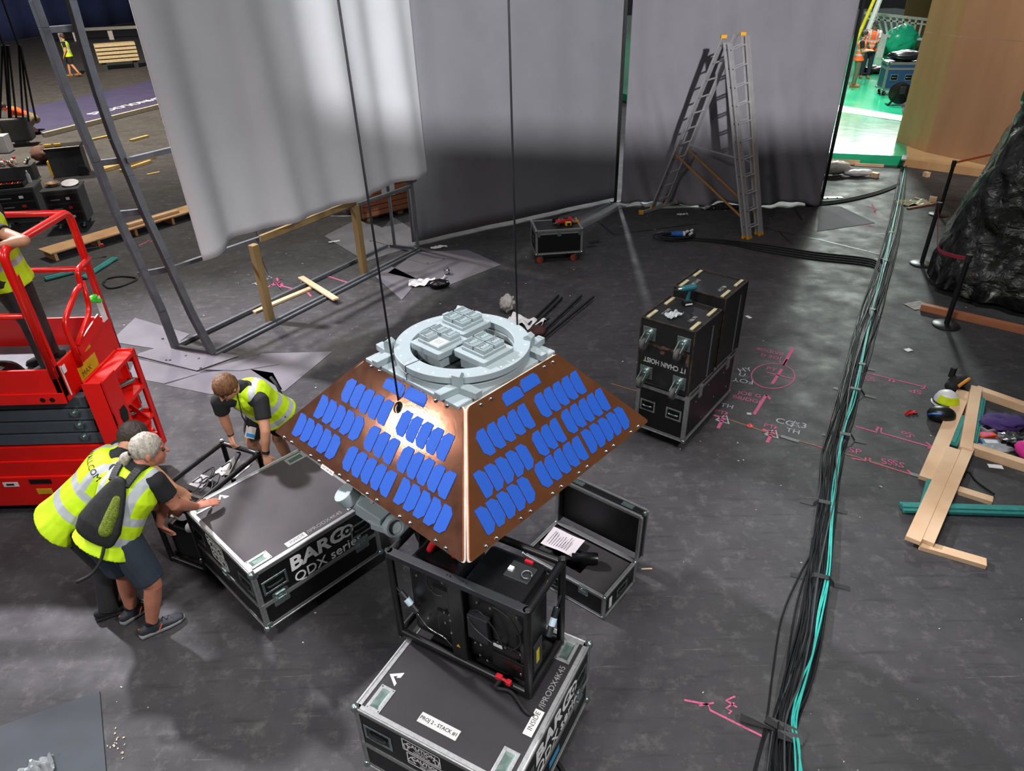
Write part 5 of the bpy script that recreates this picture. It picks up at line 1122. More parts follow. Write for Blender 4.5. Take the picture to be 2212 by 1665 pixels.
PW1 = mat('light plywood face', 'c29d70', 0.55, vary=0.08, scale=1.0, col2='ae8658', stretch=(2.5, 2.5, 0.25), mixlo=0.3, mixhi=0.8); PW2 = mat('rosy plywood face', 'a8805f', 0.55, vary=0.08, scale=1.0, col2='977052', stretch=(2.5, 2.5, 0.25), mixlo=0.3, mixhi=0.8)
c0_, cL_, cR_ = G(1999, 328, PZT), G(1935, 306, PZT), G(2100, 350, PZT)
dl, dr = (cL_ - c0_), (cR_ - c0_).normalized()
def wallslab(name, a, b, m, t=0.03, z0=PZT, z1=6.5, joints=()):
    d = (b - a); n = V((-d.y, d.x, 0)).normalized() * t; bb = MB()
    zs = [z0] + list(joints) + [z1]
    root = bpy.data.objects.new(name, None); COL.objects.link(root); root['kind'] = 'structure'; root.location = (a.x, a.y, 0)
    for k_ in range(len(zs) - 1): MB().obox(V((0, 0, zs[k_] + 0.002)), V((d.x, d.y, 0)), n, (0, 0, zs[k_ + 1] - zs[k_] - 0.004)).build('plywood_sheet', m, root)
    return root
wallslab('wall_left', cL_, c0_, PW1, joints=(2.66, 5.1)); wallslab('wall_right', c0_, c0_ + dr * 4.5, PW2, joints=(2.66, 5.1))
fwA, fwB = G(1888, 66, PZT), G(2010, 78, PZT); 
wallslab('wall_far', V((17.7, 34.5, 0)), V((28.0, 34.5, 0)), mat('far plywood', '9c7048', 0.6, vary=0.1, scale=0.8), joints=(2.66,), z1=5.0)
# pale strip across the green floor
q0, q1, q2, q3 = [G(*p, PZT) for p in ((1812, 228), (1952, 251), (1946, 262), (1808, 241))]
st = MB().prism([(q.x - q0.x, q.y - q0.y) for q in (q3, q2, q1, q0)], (0, 0, 0), (1, 0, 0), (0, 1, 0), 0.012).build('pale_board', mat('cream board', 'e8e0cc', 0.35)); st.location = V((q0.x, q0.y, PZT + 0.001)); tag(st, 'pale cream board strip lying across the green floor', 'board')
# ------------------------------------------------------------------ the run of cables down the floor
CBL = mat('black cable sheath', '121316', 0.62, spec=0.25); TEAL = mat('teal cable sheath', '2fa79c', 0.45); CBG = mat('grey cable sheath', '3a3d40', 0.45)
run = [(1952, 362), (1944, 420), (1930, 500), (1906, 590), (1882, 670), (1862, 745), (1838, 830), (1818, 910), (1798, 985), (1790, 1060), (1778, 1150), (1766, 1260), (1748, 1370), (1720, 1480), (1694, 1570), (1684, 1720)]
wid = [0.06, 0.09, 0.11, 0.12, 0.13, 0.13, 0.11, 0.11, 0.10, 0.085, 0.085, 0.085, 0.085, 0.085, 0.075, 0.09]
base = [G(*p) for p in run]
for i in range(30):
    rnd = random.Random(100 + i); ph = rnd.uniform(-1, 1); pts = []
    for j, p in enumerate(base):
        ph = max(-1, min(1, ph + rnd.uniform(-0.45, 0.45)))
        t = (base[min(j + 1, len(base) - 1)] - base[max(j - 1, 0)]).normalized(); s_ = V((t.y, -t.x, 0))
        lay = 0.009 + (0.016 if i % 3 == 0 else 0) + (0.03 if i % 7 == 0 else 0)
        pts.append(p + s_ * ph * wid[j] + V((0, 0, lay)))
    cable('floor_cable', pts, 0.0062 if i % 4 else 0.008, CBL if i % 5 else CBG, 'black cable in the long bundle running down the right floor', group='black cables of the floor bundle', n=6, k=4)
tl = [(1953, 368), (1943, 420), (1926, 500), (1903, 600), (1884, 670), (1869, 745), (1851, 820), (1838, 880), (1819, 940), (1808, 1000), (1802, 1060), (1796, 1130), (1788, 1240), (1770, 1330), (1753, 1420), (1735, 1480), (1712, 1560), (1719, 1620), (1724, 1700)]
for i, lab in enumerate(('teal cable on top of the black bundle, left strand', 'teal cable on top of the black bundle, right strand', 'teal cable on top of the black bundle, middle strand')):
    rnd = random.Random(500 + i); pts = [G(*p) + V(((i - 1) * 0.012 + rnd.uniform(-0.014, 0.014), 0, 0.050)) for p in tl]
    cable('floor_cable', pts, 0.0075, TEAL, lab, group=None, n=6, k=5)
for i, pt in enumerate(([(1800, 1080), (1760, 1180), (1728, 1240), (1690, 1330), (1670, 1450), (1655, 1560), (1620, 1700)], [(1795, 1085), (1750, 1210), (1722, 1300), (1705, 1400), (1690, 1500), (1650, 1600), (1625, 1700)])):
    cable('floor_cable', [G(*p, 0.008) for p in pt], 0.007, CBL, ('thin black cable straying left of the bundle, outer one', 'thin black cable straying left of the bundle, inner one')[i])
for i in range(4):
    cable('floor_cable', [G(1945 - i * 3, 395 + i * 3, 0.012), G(1900, 412 + i * 2, 0.012), G(1850, 425 + i * 2, 0.012), G(1800, 434 + i * 2, 0.012), G(1740, 437 + i * 3, 0.012)], 0.014, CBL, 'black cable curving from the bundle towards the draped backdrop', group='cables towards the backdrop')
for i in range(4):
    dy = i * 5; cable('floor_cable', [G(1450, 512 + dy * 0.2, 0.012), G(1560, 518 + dy * 0.5, 0.012), G(1660, 530 + dy, 0.012), G(1760, 545 + dy, 0.012), G(1860, 556 + dy, 0.012), G(1895, 566 + dy, 0.014), G(1905, 590 + dy, 0.02), G(1890, 650, 0.03)], 0.012, CBL, 'black cable joining the bundle from the coil of blue connectors', group='cables from the blue connector coil')
tape_at = [((1900, 505), (1948, 512)), ((1830, 790), (1890, 800)), ((1800, 838), (1892, 860)), ((1775, 938), (1872, 957)), ((1728, 1082), (1830, 1108)), ((1707, 1240), (1836, 1272)), ((1890, 558), (1930, 580)), ((1860, 668), (1906, 684))]
for i, (p, q) in enumerate(tape_at):
    a, b = G(*p), G(*q); m_ = (a + b) / 2; pts = [a + V((0, 0, 0.003)), lerp(a, b, 0.28) + V((0, 0, 0.006)), lerp(a, b, 0.38) + V((0, 0, 0.062)), lerp(a, b, 0.62) + V((0, 0, 0.066)), lerp(a, b, 0.74) + V((0, 0, 0.006)), b + V((0, 0, 0.003))]
    d = (b - a).normalized(); s_ = V((-d.y, d.x, 0)) * 0.025; bb = MB()
    bb.add([p_ + s_ for p_ in pts] + [p_ - s_ for p_ in pts], [(k, 6 + k, 7 + k, k + 1) for k in range(5)])
    o = bb.build('tape_strap', TAPE, None, solid=0.001); tag(o, 'black tape strap holding the floor cable bundle, number %s from the top' % ('one two three four five six seven eight'.split()[[0, 4, 5, 6, 7, 7, 1, 2][i]] if 0 else ('first', 'fourth', 'fifth', 'sixth', 'seventh', 'eighth', 'second', 'third')[i]), 'tape', 'tape straps on the cable run')
bb = MB(); a, b = G(1630, 1540), G(1740, 1600)
for dz, p, q in ((0.062, (1655, 1552), (1742, 1592)), (0.058, (1600, 1548), (1690, 1568)), (0.066, (1680, 1585), (1735, 1596))):
    a, b = G(*p, dz), G(*q, dz); d = (b - a).normalized(); s_ = V((-d.y, d.x, 0)) * 0.03; bb.add([a + s_, a - s_, b - s_ + V((0, 0, -0.03)), b + s_], [(0, 1, 2, 3)])
tag(bb.build('tape_strap', TAPE, None, solid=0.002), 'crumpled black tape over the cable bundle at the bottom', 'tape')
# ------------------------------------------------------------------ pine frame lying on the floor at the right
wf = thing('pine_frame', 'unfinished pine timber frame on the floor at the right edge', 'timber frame', (0, 0, 0))
def wp(p, q, w, h, z=0.0, nm='timber'):
    a, b = G(*p, z), G(*q, z); d = b - a; a = V((a.x, a.y, z)); b = V((b.x, b.y, z))
    return MB().bar(a + V((0, 0, h / 2)), b + V((0, 0, h / 2)), w, h).build(nm, PINE, wf, bevel=0.003)
wp((2080, 850), (2000, 1040), 0.14, 0.045, 0.001); wp((2104, 850), (2080, 985), 0.11, 0.10, 0.002); wp((2058, 975), (1970, 1172), 0.12, 0.045, 0.05); wp((2087, 980), (1998, 1185), 0.10, 0.09, 0.001)
wp((2104, 850), (2260, 905), 0.10, 0.09, 0.001); wp((2082, 972), (2260, 1030), 0.09, 0.09, 0.001); wp((2060, 1060), (2142, 1086), 0.09, 0.045, 0.0); wp((1984, 1180), (2128, 1222), 0.095, 0.045, 0.001)
TFOAM = mat('teal foam profile', '2a7f7a', 0.8, vary=0.12, scale=20, bump=0.1, bscale=60)
def foam(p, q, w, h, label, z=0.0):
    a, b = G(*p), G(*q); o = MB().bar(V((0, 0, z + h / 2)), b - a + V((0, 0, z + h / 2)), w, h * 0.5).bar(V((0, 0, z + h * 0.7)), (b - a) * 0.97 + V((0, 0, z + h * 0.7)), w * 0.45, h * 0.55).build('foam_profile', TFOAM, bevel=0.006); o.location = a; return tag(o, label, 'foam profile', 'teal foam edge profiles')
foam((1945, 1102), (2260, 1112), 0.12, 0.07, 'long teal foam profile crossing under the pine frame'); foam((2118, 870), (2098, 968), 0.08, 0.08, 'teal foam profile beside the upright of the pine frame'); foam((2010, 1045), (1996, 1098), 0.09, 0.06, 'short teal foam profile behind the pine frame'); foam((2080, 905), (2056, 965), 0.09, 0.05, 'teal foam profile inside the corner of pine frame')
# ------------------------------------------------------------------ people
SKIN = mat('skin', 'c08a6c', 0.55, vary=0.06, scale=14); SKINR = mat('flushed skin', 'bd7c64', 0.55, vary=0.08, scale=14); SKIND = mat('tanned skin', '9a6a50', 0.55, vary=0.06, scale=14)
TEE = mat('black tee cotton', '16181b', 0.85, vary=0.15, scale=10); SHO_NAVY = mat('navy shorts cloth', '24303c', 0.85, vary=0.12, scale=10); SHO_BLK = mat('black shorts cloth', '141517', 0.85); TRO = mat('charcoal trousers cloth', '2a2b2e', 0.85); OLIVE = mat('olive trousers cloth', '5d5f48', 0.85); NAVYT = mat('dark navy trousers cloth', '1e2330', 0.85)
SHOE = mat('dark shoe', '2b3036', 0.6); SOLE = mat('grey sole', '7d8082', 0.6); SHOEB = mat('brown shoe', '8a6236', 0.7)
def vestmat(name, col, stripe='a9aeb2', bands=((0.27, 0.325), (0.41, 0.465)), vert=(0.085, 0.135), vend=0.27, base_em=0.0):
    m = bpy.data.materials.new(name); m.use_nodes = True; nt = m.node_tree; N = nt.nodes; L = nt.links; b = N['Principled BSDF']; b.inputs['Roughness'].default_value = 0.7
    at = N.new('ShaderNodeAttribute'); at.attribute_name = 'vest_uv'; sp = N.new('ShaderNodeSeparateXYZ'); L.new(at.outputs['Vector'], sp.inputs[0])
    ab = N.new('ShaderNodeMath'); ab.operation = 'ABSOLUTE'; L.new(sp.outputs['Y'], ab.inputs[0])
    def op(o, x, y):
        n = N.new('ShaderNodeMath'); n.operation = o
        for i, q in enumerate((x, y)):
            if isinstance(q, (int, float)): n.inputs[i].default_value = q
            else: L.new(q, n.inputs[i])
        return n.outputs[0]
    def band(x, lo, hi): return op('MULTIPLY', op('GREATER_THAN', x, lo), op('LESS_THAN', x, hi))
    f = None
    for lo, hi in bands:
        g = band(sp.outputs['X'], lo, hi); f = g if f is None else op('MAXIMUM', f, g)
    if vert: f = op('MAXIMUM', f, op('MULTIPLY', band(ab.outputs[0], *vert), op('LESS_THAN', sp.outputs['X'], vend)))
    nz = N.new('ShaderNodeTexNoise'); nz.inputs['Scale'].default_value = 9; tc = N.new('ShaderNodeTexCoord'); L.new(tc.outputs['Object'], nz.inputs['Vector'])
    c = srgb(col); cr = N.new('ShaderNodeValToRGB'); cr.color_ramp.elements[0].position = 0.3; cr.color_ramp.elements[1].position = 0.7
    cr.color_ramp.elements[0].color = (*[x * 0.85 for x in c], 1); cr.color_ramp.elements[1].color = (*c, 1); L.new(nz.outputs['Fac'], cr.inputs[0])
    mx = N.new('ShaderNodeMix'); mx.data_type = 'RGBA'; L.new(f, mx.inputs['Factor']); L.new(cr.outputs[0], mx.inputs['A']); mx.inputs['B'].default_value = (*srgb(stripe), 1)
    L.new(mx.outputs['Result'], b.inputs['Base Color'])
    bp = N.new('ShaderNodeBump'); bp.inputs['Strength'].default_value = 0.5; bp.inputs['Distance'].default_value = 0.03; n2 = N.new('ShaderNodeTexNoise'); n2.inputs['Scale'].default_value = 7; n2.inputs['Detail'].default_value = 2; L.new(tc.outputs['Object'], n2.inputs['Vector'])
    L.new(n2.outputs['Fac'], bp.inputs['Height']); L.new(bp.outputs[0], b.inputs['Normal'])
    return m
HV = vestmat('hi-vis yellow vest', 'c3e80a'); HVO = vestmat('hi-vis orange vest', 'f0642c')
def sect(m, p, d, side, w, h, n=16):
    d = d.normalized(); s = (side - d * side.dot(d)).normalized(); u = s.cross(d)
    return [p + s * (w * cos(2 * pi * i / n)) + u * (h * sin(2 * pi * i / n)) for i in range(n)]
def loft(m, secs, n=16, round0=True, round1=True):
    """secs: list of (p, side, w, h). closed loft with optional rounded ends"""
    S_ = [(V(p), V(s), w, h) for p, s, w, h in secs]; rings = []
    def dirat(i): return (S_[min(i + 1, len(S_) - 1)][0] - S_[max(i - 1, 0)][0])
    d0 = (S_[1][0] - S_[0][0]).normalized(); d1 = (S_[-1][0] - S_[-2][0]).normalized()
    p, s, w, h = S_[0]
    if round0:
        for k in (0.12, 0.55, 0.87): rings.append(sect(m, p - d0 * min(w, h) * sqrt(1 - k * k), d0, s, w * k, h * k, n))
    for i, (p, s, w, h) in enumerate(S_): rings.append(sect(m, p, dirat(i), s, w, h, n))
    p, s, w, h = S_[-1]
    if round1:
        for k in (0.87, 0.55, 0.12): rings.append(sect(m, p + d1 * min(w, h) * sqrt(1 - k * k), d1, s, w * k, h * k, n))
    vs = [v for r in rings for v in r]; fs = []
    for i in range(len(rings) - 1): fs += [(i * n + j, i * n + (j + 1) % n, (i + 1) * n + (j + 1) % n, (i + 1) * n + j) for j in range(n)]
    fs += [tuple(reversed(range(n))), tuple(range((len(rings) - 1) * n, len(rings) * n))]
    m.add(vs, fs)
def limb(m, p, q, r0, r1, round0=True, round1=True, n=14, bulge=0.0):
    p, q = V(p), V(q); d = q - p; s = d.orthogonal(); mid = lerp(p, q, 0.4)
    secs = [(p, s, r0, r0), (mid, s, (r0 * 0.6 + r1 * 0.4) * (1 + bulge), (r0 * 0.6 + r1 * 0.4) * (1 + bulge)), (q, s, r1, r1)]
    loft(m, secs, n, round0, round1)
def remesh(m, voxel, smooth=6, name='body'):
    me = m.mesh('tmp'); bm = bmesh.new(); bm.from_mesh(me); bmesh.ops.recalc_face_normals(bm, faces=bm.faces); bm.to_mesh(me); bm.free()
    o = bpy.data.objects.new('tmp', me); COL.objects.link(o)
    r = o.modifiers.new('r', 'REMESH'); r.mode = 'VOXEL'; r.voxel_size = voxel; r.use_smooth_shade = True
    s = o.modifiers.new('s', 'SMOOTH'); s.factor = 0.5; s.iterations = smooth
    dg = bpy.context.evaluated_depsgraph_get(); dg.update()
    out = bpy.data.meshes.new_from_object(o.evaluated_get(dg)); out.name = name
    bpy.data.objects.remove(o); bpy.data.meshes.remove(me)
    out.polygons.foreach_set('use_smooth', [True] * len(out.polygons))
    return out
def hand(m, wrist, d, nrm, curl=0.4, spread=0.12, thumb_side=1, s_=1.0):
    """palm + five fingers. d: pointing direction, nrm: back-of-hand normal"""
    d = V(d).normalized(); nrm = V(nrm); nrm = (nrm - d * nrm.dot(d)).normalized(); sd = d.cross(nrm) * thumb_side
    w = V(wrist); pc = w + d * 0.05 * s_
    loft(m, [(w - d * 0.02 * s_, sd, 0.026 * s_, 0.021 * s_), (w + d * 0.02 * s_, sd, 0.033 * s_, 0.018 * s_), (w + d * 0.075 * s_, sd, 0.042 * s_, 0.015 * s_), (w + d * 0.088 * s_, sd, 0.040 * s_, 0.013 * s_)], 12)
    for i, (off, ln) in enumerate(((0.031, 0.072), (0.011, 0.082), (-0.010, 0.076), (-0.030, 0.060))):
        b = w + d * 0.085 * s_ + sd * off * s_; fd = (d + sd * off * spread * 12).normalized(); c = curl * (1 + 0.08 * i)
        p1 = b + (fd * cos(c * 0.5) - nrm * sin(c * 0.5)) * ln * 0.45 * s_; p2 = p1 + (fd * cos(c * 1.2) - nrm * sin(c * 1.2)) * ln * 0.32 * s_; p3 = p2 + (fd * cos(c * 1.9) - nrm * sin(c * 1.9)) * ln * 0.23 * s_
        limb(m, b - fd * 0.01, p1, 0.0098 * s_, 0.0092 * s_, n=8); limb(m, p1, p2, 0.0092 * s_, 0.0084 * s_, n=8); limb(m, p2, p3, 0.0084 * s_, 0.0072 * s_, n=8)
    tb = w + d * 0.028 * s_ + sd * 0.030 * s_; td = (d * 0.65 + sd * 0.75 - nrm * 0.25).normalized()
    t1 = tb + td * 0.042 * s_; t2 = t1 + (td * 0.7 + d * 0.5 - nrm * 0.2).normalized() * 0.032 * s_
    limb(m, tb - td * 0.012, t1, 0.0145 * s_, 0.0115 * s_, n=8); limb(m, t1, t2, 0.0112 * s_, 0.0088 * s_, n=8)
def head_mesh(m, c, up, fwd, s_=1.0):
    up = V(up).normalized(); fwd = V(fwd); fwd = (fwd - up * fwd.dot(up)).normalized(); sd = fwd.cross(up)
    R = Matrix((sd, fwd, up)).transposed(); c = V(c)
    m.ball(c + up * 0.025 * s_ - fwd * 0.012 * s_, 0.1 * s_, 16, R, (0.77, 0.96, 1.0)); m.ball(c - up * 0.035 * s_ + fwd * 0.022 * s_, 0.1 * s_, 14, R, (0.64, 0.70, 0.82))
    m.ball(c - up * 0.092 * s_ + fwd * 0.066 * s_, 0.022 * s_, 8, R, (1.2, 0.9, 0.9)); m.ball(c + up * 0.03 * s_ + fwd * 0.078 * s_, 0.018 * s_, 8, R, (2.6, 0.7, 0.5))
    limb(m, c + up * 0.018 * s_ + fwd * 0.085 * s_, c - up * 0.022 * s_ + fwd * 0.108 * s_, 0.009 * s_, 0.014 * s_, n=8)
    m.ball(c - up * 0.058 * s_ + fwd * 0.088 * s_, 0.012 * s_, 8, R, (2.0, 0.8, 0.7))
    for q in (-1, 1): m.ball(c + sd * 0.077 * s_ * q - up * 0.012 * s_ - fwd * 0.012 * s_, 0.03 * s_, 8, R, (0.35, 0.65, 1.05))
    return R
def person(name, label, J, mats, voxel=0.0065, hands=True, vest=True, tee=True, shorts='knee', shoes=True, hair=None, s_=1.0, head=True, vmat=None, hem=0.10, extra=None):
    """J: world joints. mats: skin, tee, bottom, shoe, sole"""
    J = {k: V(v) for k, v in J.items()}; o = V(((J['pel'].x), (J['pel'].y), min(J['aL'].z, J['aR'].z) - 0.09)); J = {k: v - o for k, v in J.items()}
    root = thing(name, label, 'person', o)
    side_s = (J['sR'] - J['sL']).normalized(); side_h = (J['hR'] - J['hL']).normalized()
    P, N_ = J['pel'], J['neck']; sp = N_ - P; bend = J.get('waist', lerp(P, N_, 0.45)); CH = lerp(bend, N_, 0.62)
    b = MB()
    sw = (J['sR'] - J['sL']).length / 2 / 0.19
    tor = [(P - (bend - P).normalized() * 0.06, side_h, 0.155 * s_, 0.115 * s_), (P, side_h, 0.172 * s_, 0.125 * s_), (lerp(P, bend, 0.6), side_h, 0.160 * s_, 0.118 * s_), (bend, (side_s + side_h), 0.155 * s_, 0.112 * s_), (lerp(bend, CH, 0.6), side_s, 0.172 * s_, 0.122 * s_), (CH, side_s, 0.180 * s_ * sw, 0.122 * s_), (lerp(CH, N_, 0.6), side_s, 0.155 * s_ * sw, 0.095 * s_), (N_, side_s, 0.075 * s_, 0.065 * s_)]
    loft(b, tor)
    if head:
        hc = J['head']; upv = (hc - N_).normalized(); limb(b, N_ - upv * 0.02, hc - upv * 0.03, 0.062 * s_, 0.055 * s_)
        R = head_mesh(b, hc, J['hup'] + o if 0 else J.get('hupv', upv + o * 0) if 0 else (V(extra['hup']) if extra and 'hup' in extra else upv), V(extra['face']), s_)
    for q in 'LR':
        sh, el, wr = J['s' + q], J['e' + q], J['w' + q]
        limb(b, lerp(CH, sh, 0.6) + V((0, 0, 0.0)), sh, 0.075 * s_, 0.062 * s_); limb(b, sh, el, 0.058 * s_, 0.042 * s_, bulge=0.08); limb(b, el, wr, 0.044 * s_, 0.027 * s_, bulge=0.12)
        if hands:
            hd = extra.get('hand' + q, (el - wr) * -1); cu, nr = extra.get('curl' + q, 0.5), extra.get('nrm' + q, (0, 0, 1)); hand(b, wr, hd, nr, cu, thumb_side=extra.get('thumb' + q, 1 if q == 'R' else -1), s_=s_)
        hp, kn, an = J['h' + q], J['k' + q], J['a' + q]
        limb(b, hp, kn, 0.092 * s_, 0.058 * s_, bulge=0.04); limb(b, kn, an, 0.056 * s_, 0.038 * s_, bulge=0.16)
        ft = V(extra['foot' + q]).normalized(); limb(b, an + V((0, 0, -0.03)) - ft * 0.03, an + ft * 0.12 + V((0, 0, -0.058)), 0.030, 0.024)
    me = remesh(b, voxel); me.materials.append(mats['skin']); bo = obj('body', me, root)
    # eyes
    if head:
        fw = R @ V((0, 1, 0)); up = R @ V((0, 0, 1)); sd = R @ V((1, 0, 0))
        for q in (-1, 1):
            MB().ball(hc + sd * 0.032 * s_ * q + up * 0.008 * s_ + fw * 0.082 * s_, 0.011 * s_, 8).build('eye', mat('eye dark', '2a2320', 0.3), root, smooth=True)
    def cloth(fn, nm, m_, vx=None, sm=4):
        c = MB(); fn(c); me = remesh(c, vx or voxel * 1.3, sm, nm); me.materials.append(m_); return obj(nm, me, root)
    if tee:
        def f(c):
            loft(c, [(p, s, w + 0.010, h + 0.010) for p, s, w, h in tor[2:]])
            for q in 'LR':
                sh, el = J['s' + q], J['e' + q]; e2 = lerp(sh, el, 0.62); limb(c, lerp(CH, sh, 0.6), sh, 0.086 * s_, 0.074 * s_); limb(c, sh, e2, 0.072 * s_, 0.068 * s_, True, False)
        cloth(f, 'tee_shirt', mats['tee'])
    if vest:
        g = 0.030
        def f(c):
            d = (bend - P).normalized(); t0 = (P - d * hem, side_h, 0.190 * s_ + g, 0.145 * s_ + g)
            body = [t0] + [(p, s, w + g, h + g) for p, s, w, h in tor[1:-1]] + [(N_ - (N_ - CH).normalized() * 0.01, side_s, 0.105 * s_, 0.088 * s_)]
            loft(c, body, 20, False, False)
            for q in 'LR': limb(c, lerp(CH, N_, 0.5), lerp(N_, J['s' + q], 0.62), 0.085 * s_, 0.072 * s_)
        vo = cloth(f, 'hi_vis_vest', vmat or HV)
        me = vo.data; at = me.attributes.new('vest_uv', 'FLOAT_VECTOR', 'POINT'); dat = []
        L1, L2 = (CH - N_).length, 0
        chain = [N_, CH, bend, P, P - (bend - P).normalized() * 0.3]; 
        for v in me.vertices:
            best = None; acc = 0
            for k_ in range(4):
                a, c_ = chain[k_], chain[k_ + 1]; d = c_ - a; l = d.length; t = (v.co - a).dot(d) / l / l
                tt = max(-0.4 if k_ == 0 else 0, min(1, t)); q = a + d * tt; dist = (v.co - q).length
                if best is None or dist < best[0]: best = (dist, acc + tt * l, q)
                acc += l
            sv = (v.co - best[2]).dot(side_s); dat += [best[1] / s_, sv / s_, 0]
        at.data.foreach_set('vector', dat)
    if shorts:
        def f(c):
            loft(c, [(p, s, w + 0.016, h + 0.016) for p, s, w, h in tor[:3]], 18)
            for q in 'LR':
                hp, kn, an = J['h' + q], J['k' + q], J['a' + q]
                if shorts == 'knee': limb(c, hp, lerp(hp, kn, 0.88), 0.118 * s_, 0.098 * s_, True, False)
                elif shorts == 'short': limb(c, hp, lerp(hp, kn, 0.62), 0.115 * s_, 0.100 * s_, True, False)
                else: limb(c, hp, kn, 0.110 * s_, 0.078 * s_); limb(c, kn, an + V((0, 0, -0.02)), 0.078 * s_, 0.066 * s_, True, False)
        cloth(f, 'trousers' if shorts == 'long' else 'shorts', mats['bottom'])
    if shoes:
        for q in 'LR':
            an = J['a' + q]; ft = V(extra['foot' + q]); ft.z = 0; ft.normalize(); g0 = V((an.x, an.y, an.z - 0.09)); sdv = V((ft.y, -ft.x, 0))
            c = MB(); loft(c, [(g0 - ft * 0.075 + V((0, 0, 0.05)), sdv, 0.036, 0.040), (g0 - ft * 0.02 + V((0, 0, 0.055)), sdv, 0.042, 0.048), (g0 + ft * 0.07 + V((0, 0, 0.045)), sdv, 0.046, 0.040), (g0 + ft * 0.15 + V((0, 0, 0.036)), sdv, 0.048, 0.030), (g0 + ft * 0.195 + V((0, 0, 0.03)), sdv, 0.036, 0.024)], 12)
            limb(c, an + V((0, 0, 0.0)), an + V((0, 0, -0.05)), 0.050, 0.048)
            me = remesh(c, 0.007, 3, 'shoe'); me.materials.append(mats['shoe']); so = obj('shoe', me, root)
            prof = [(-0.115, 0), (-0.10, -0.04), (0, -0.045), (0.10, -0.052), (0.18, -0.044), (0.225, -0.012), (0.225, 0.012), (0.18, 0.044), (0.10, 0.052), (0, 0.045), (-0.10, 0.04)]
            MB().prism(prof, g0 + V((0, 0, 0.001)), ft, V((-ft.y, ft.x, 0)), 0.024).build('sole', mats['sole'], so, bevel=0.006)
            if mats.get('accent'):
                MB().tube([g0 + ft * 0.03 + sdv * 0.045 + V((0, 0, 0.03)), g0 + ft * 0.06 + sdv * 0.043 + V((0, 0, 0.075))], 0.006, 6).tube([g0 - ft * 0.10 + V((0, 0, 0.04)), g0 - ft * 0.095 + V((0, 0, 0.085))], 0.007, 6).build('shoe_flash', mats['accent'], so)
                MB().tube([g0 + ft * (0.06 + 0.02 * i) + sdv * ((-1) ** i) * 0.022 + V((0, 0, 0.092 - 0.007 * i)) for i in range(5)], 0.004, 6).build('laces', BLACKR, so)
                limb_ = MB(); limb(limb_, an + V((0, 0, 0.045)), an, 0.046, 0.048, False, False); limb_.build('sock', BLACKR, so, smooth=True)
    info = dict(root=root, o=o, J=J, tor=tor, R=R if head else None, CH=CH, bend=bend)
    if hair: hair(info)
    return info
def cap_hair(m_, k=1.0, low=-0.02, back=0.03, name='hair', thick=0.0, rough=0.004):
    def f(i):
        R, hc, root = i['R'], i['J']['head'], i['root']; up, fw = R @ V((0, 0, 1)), R @ V((0, 1, 0)); c = MB(); c.ball(hc + up * 0.028 - fw * 0.016, 0.1, 26, R, (0.84 + thick, 1.03 + thick, 1.06 + thick))
        bm = bmesh.new(); me = c.mesh('h'); bm.from_mesh(me)
        dele = []
        for v in bm.verts:
            q = R.transposed() @ (v.co - hc); t = q.y * 0.85 - q.z * 1.0
            if q.z < low - 0.06 or (q.y > -0.01 and t > 0.0 + back - q.z * 0.15) : dele.append(v)
            else: v.co += (v.co - hc).normalized() * rough * mnoise.noise(v.co * 60) * 2
        bmesh.ops.delete(bm, geom=dele, context='VERTS'); bm.to_mesh(me); bm.free(); me.materials.append(m_); me.polygons.foreach_set('use_smooth', [True] * len(me.polygons))
        h = obj(name, me, root); md = h.modifiers.new('t', 'SOLIDIFY'); md.thickness = 0.012; md.offset = -0.3
    return f
def hairmat(name, c1, c2): return mat(name, c1, 0.6, col2=c2, scale=40, stretch=(1, 1, 0.25), bump=0.6, bscale=70)
M_BROWN = hairmat('short dark hair', '3a2f28', '2a211c'); M_GINGER = hairmat('red-blond hair', '7a5334', '553721'); M_GREY = hairmat('silver hair', 'b9b2a6', '8d857a')
def mid(a, b, t=0.5): return lerp(a, b, t)
# ---- worker with silver ponytail, bending over the case
pel = G(236, 1152, .95); nk = G(300, 1012, 1.36)
f_ = V((0.32, 0.95, 0)); sd_ = V((f_.y, -f_.x, 0)).normalized()   # right-hand side
JB = dict(pel=pel, neck=nk, head=G(322, 972, 1.47), sR=G(335, 1040, 1.27), sL=G(256, 1022, 1.30), eR=G(378, 1090, 1.03), wR=G(424, 1094, .79), eL=G(345, 1085, 1.0) + V((0.02, .05, 0)), wL=G(345, 1132, .76),
          hR=pel + sd_ * 0.10 + V((0, 0, -0.03)), hL=pel - sd_ * 0.10 + V((0, 0, -0.03)), kR=G(331, 1262, .50), kL=G(268, 1238, .50), aR=G(328, 1345, .10), aL=G(283, 1312, .10))
wB = person('person', 'worker with silver ponytail, yellow vest and navy shorts leaning on flight case', JB, dict(skin=SKINR, tee=TEE, bottom=SHO_NAVY, shoe=SHOE, sole=SOLE, accent=mat('orange flash', 'd0552c', 0.6)),
            extra=dict(face=(0.86, 0.42, -0.28), hup=(0.12, 0.10, 1), handR=(0.80, 0.55, -0.12), nrmR=(0.1, 0, 1), curlR=0.18, thumbR=-1, handL=(0.1, 0.2, -1), nrmL=(-0.5, -0.8, 0), footR=(0.82, 0.57, 0), footL=(0.6, 0.8, 0)), s_=1.10,
            hair=cap_hair(M_GREY, low=-0.02, back=0.045, thick=0.03, rough=0.006))
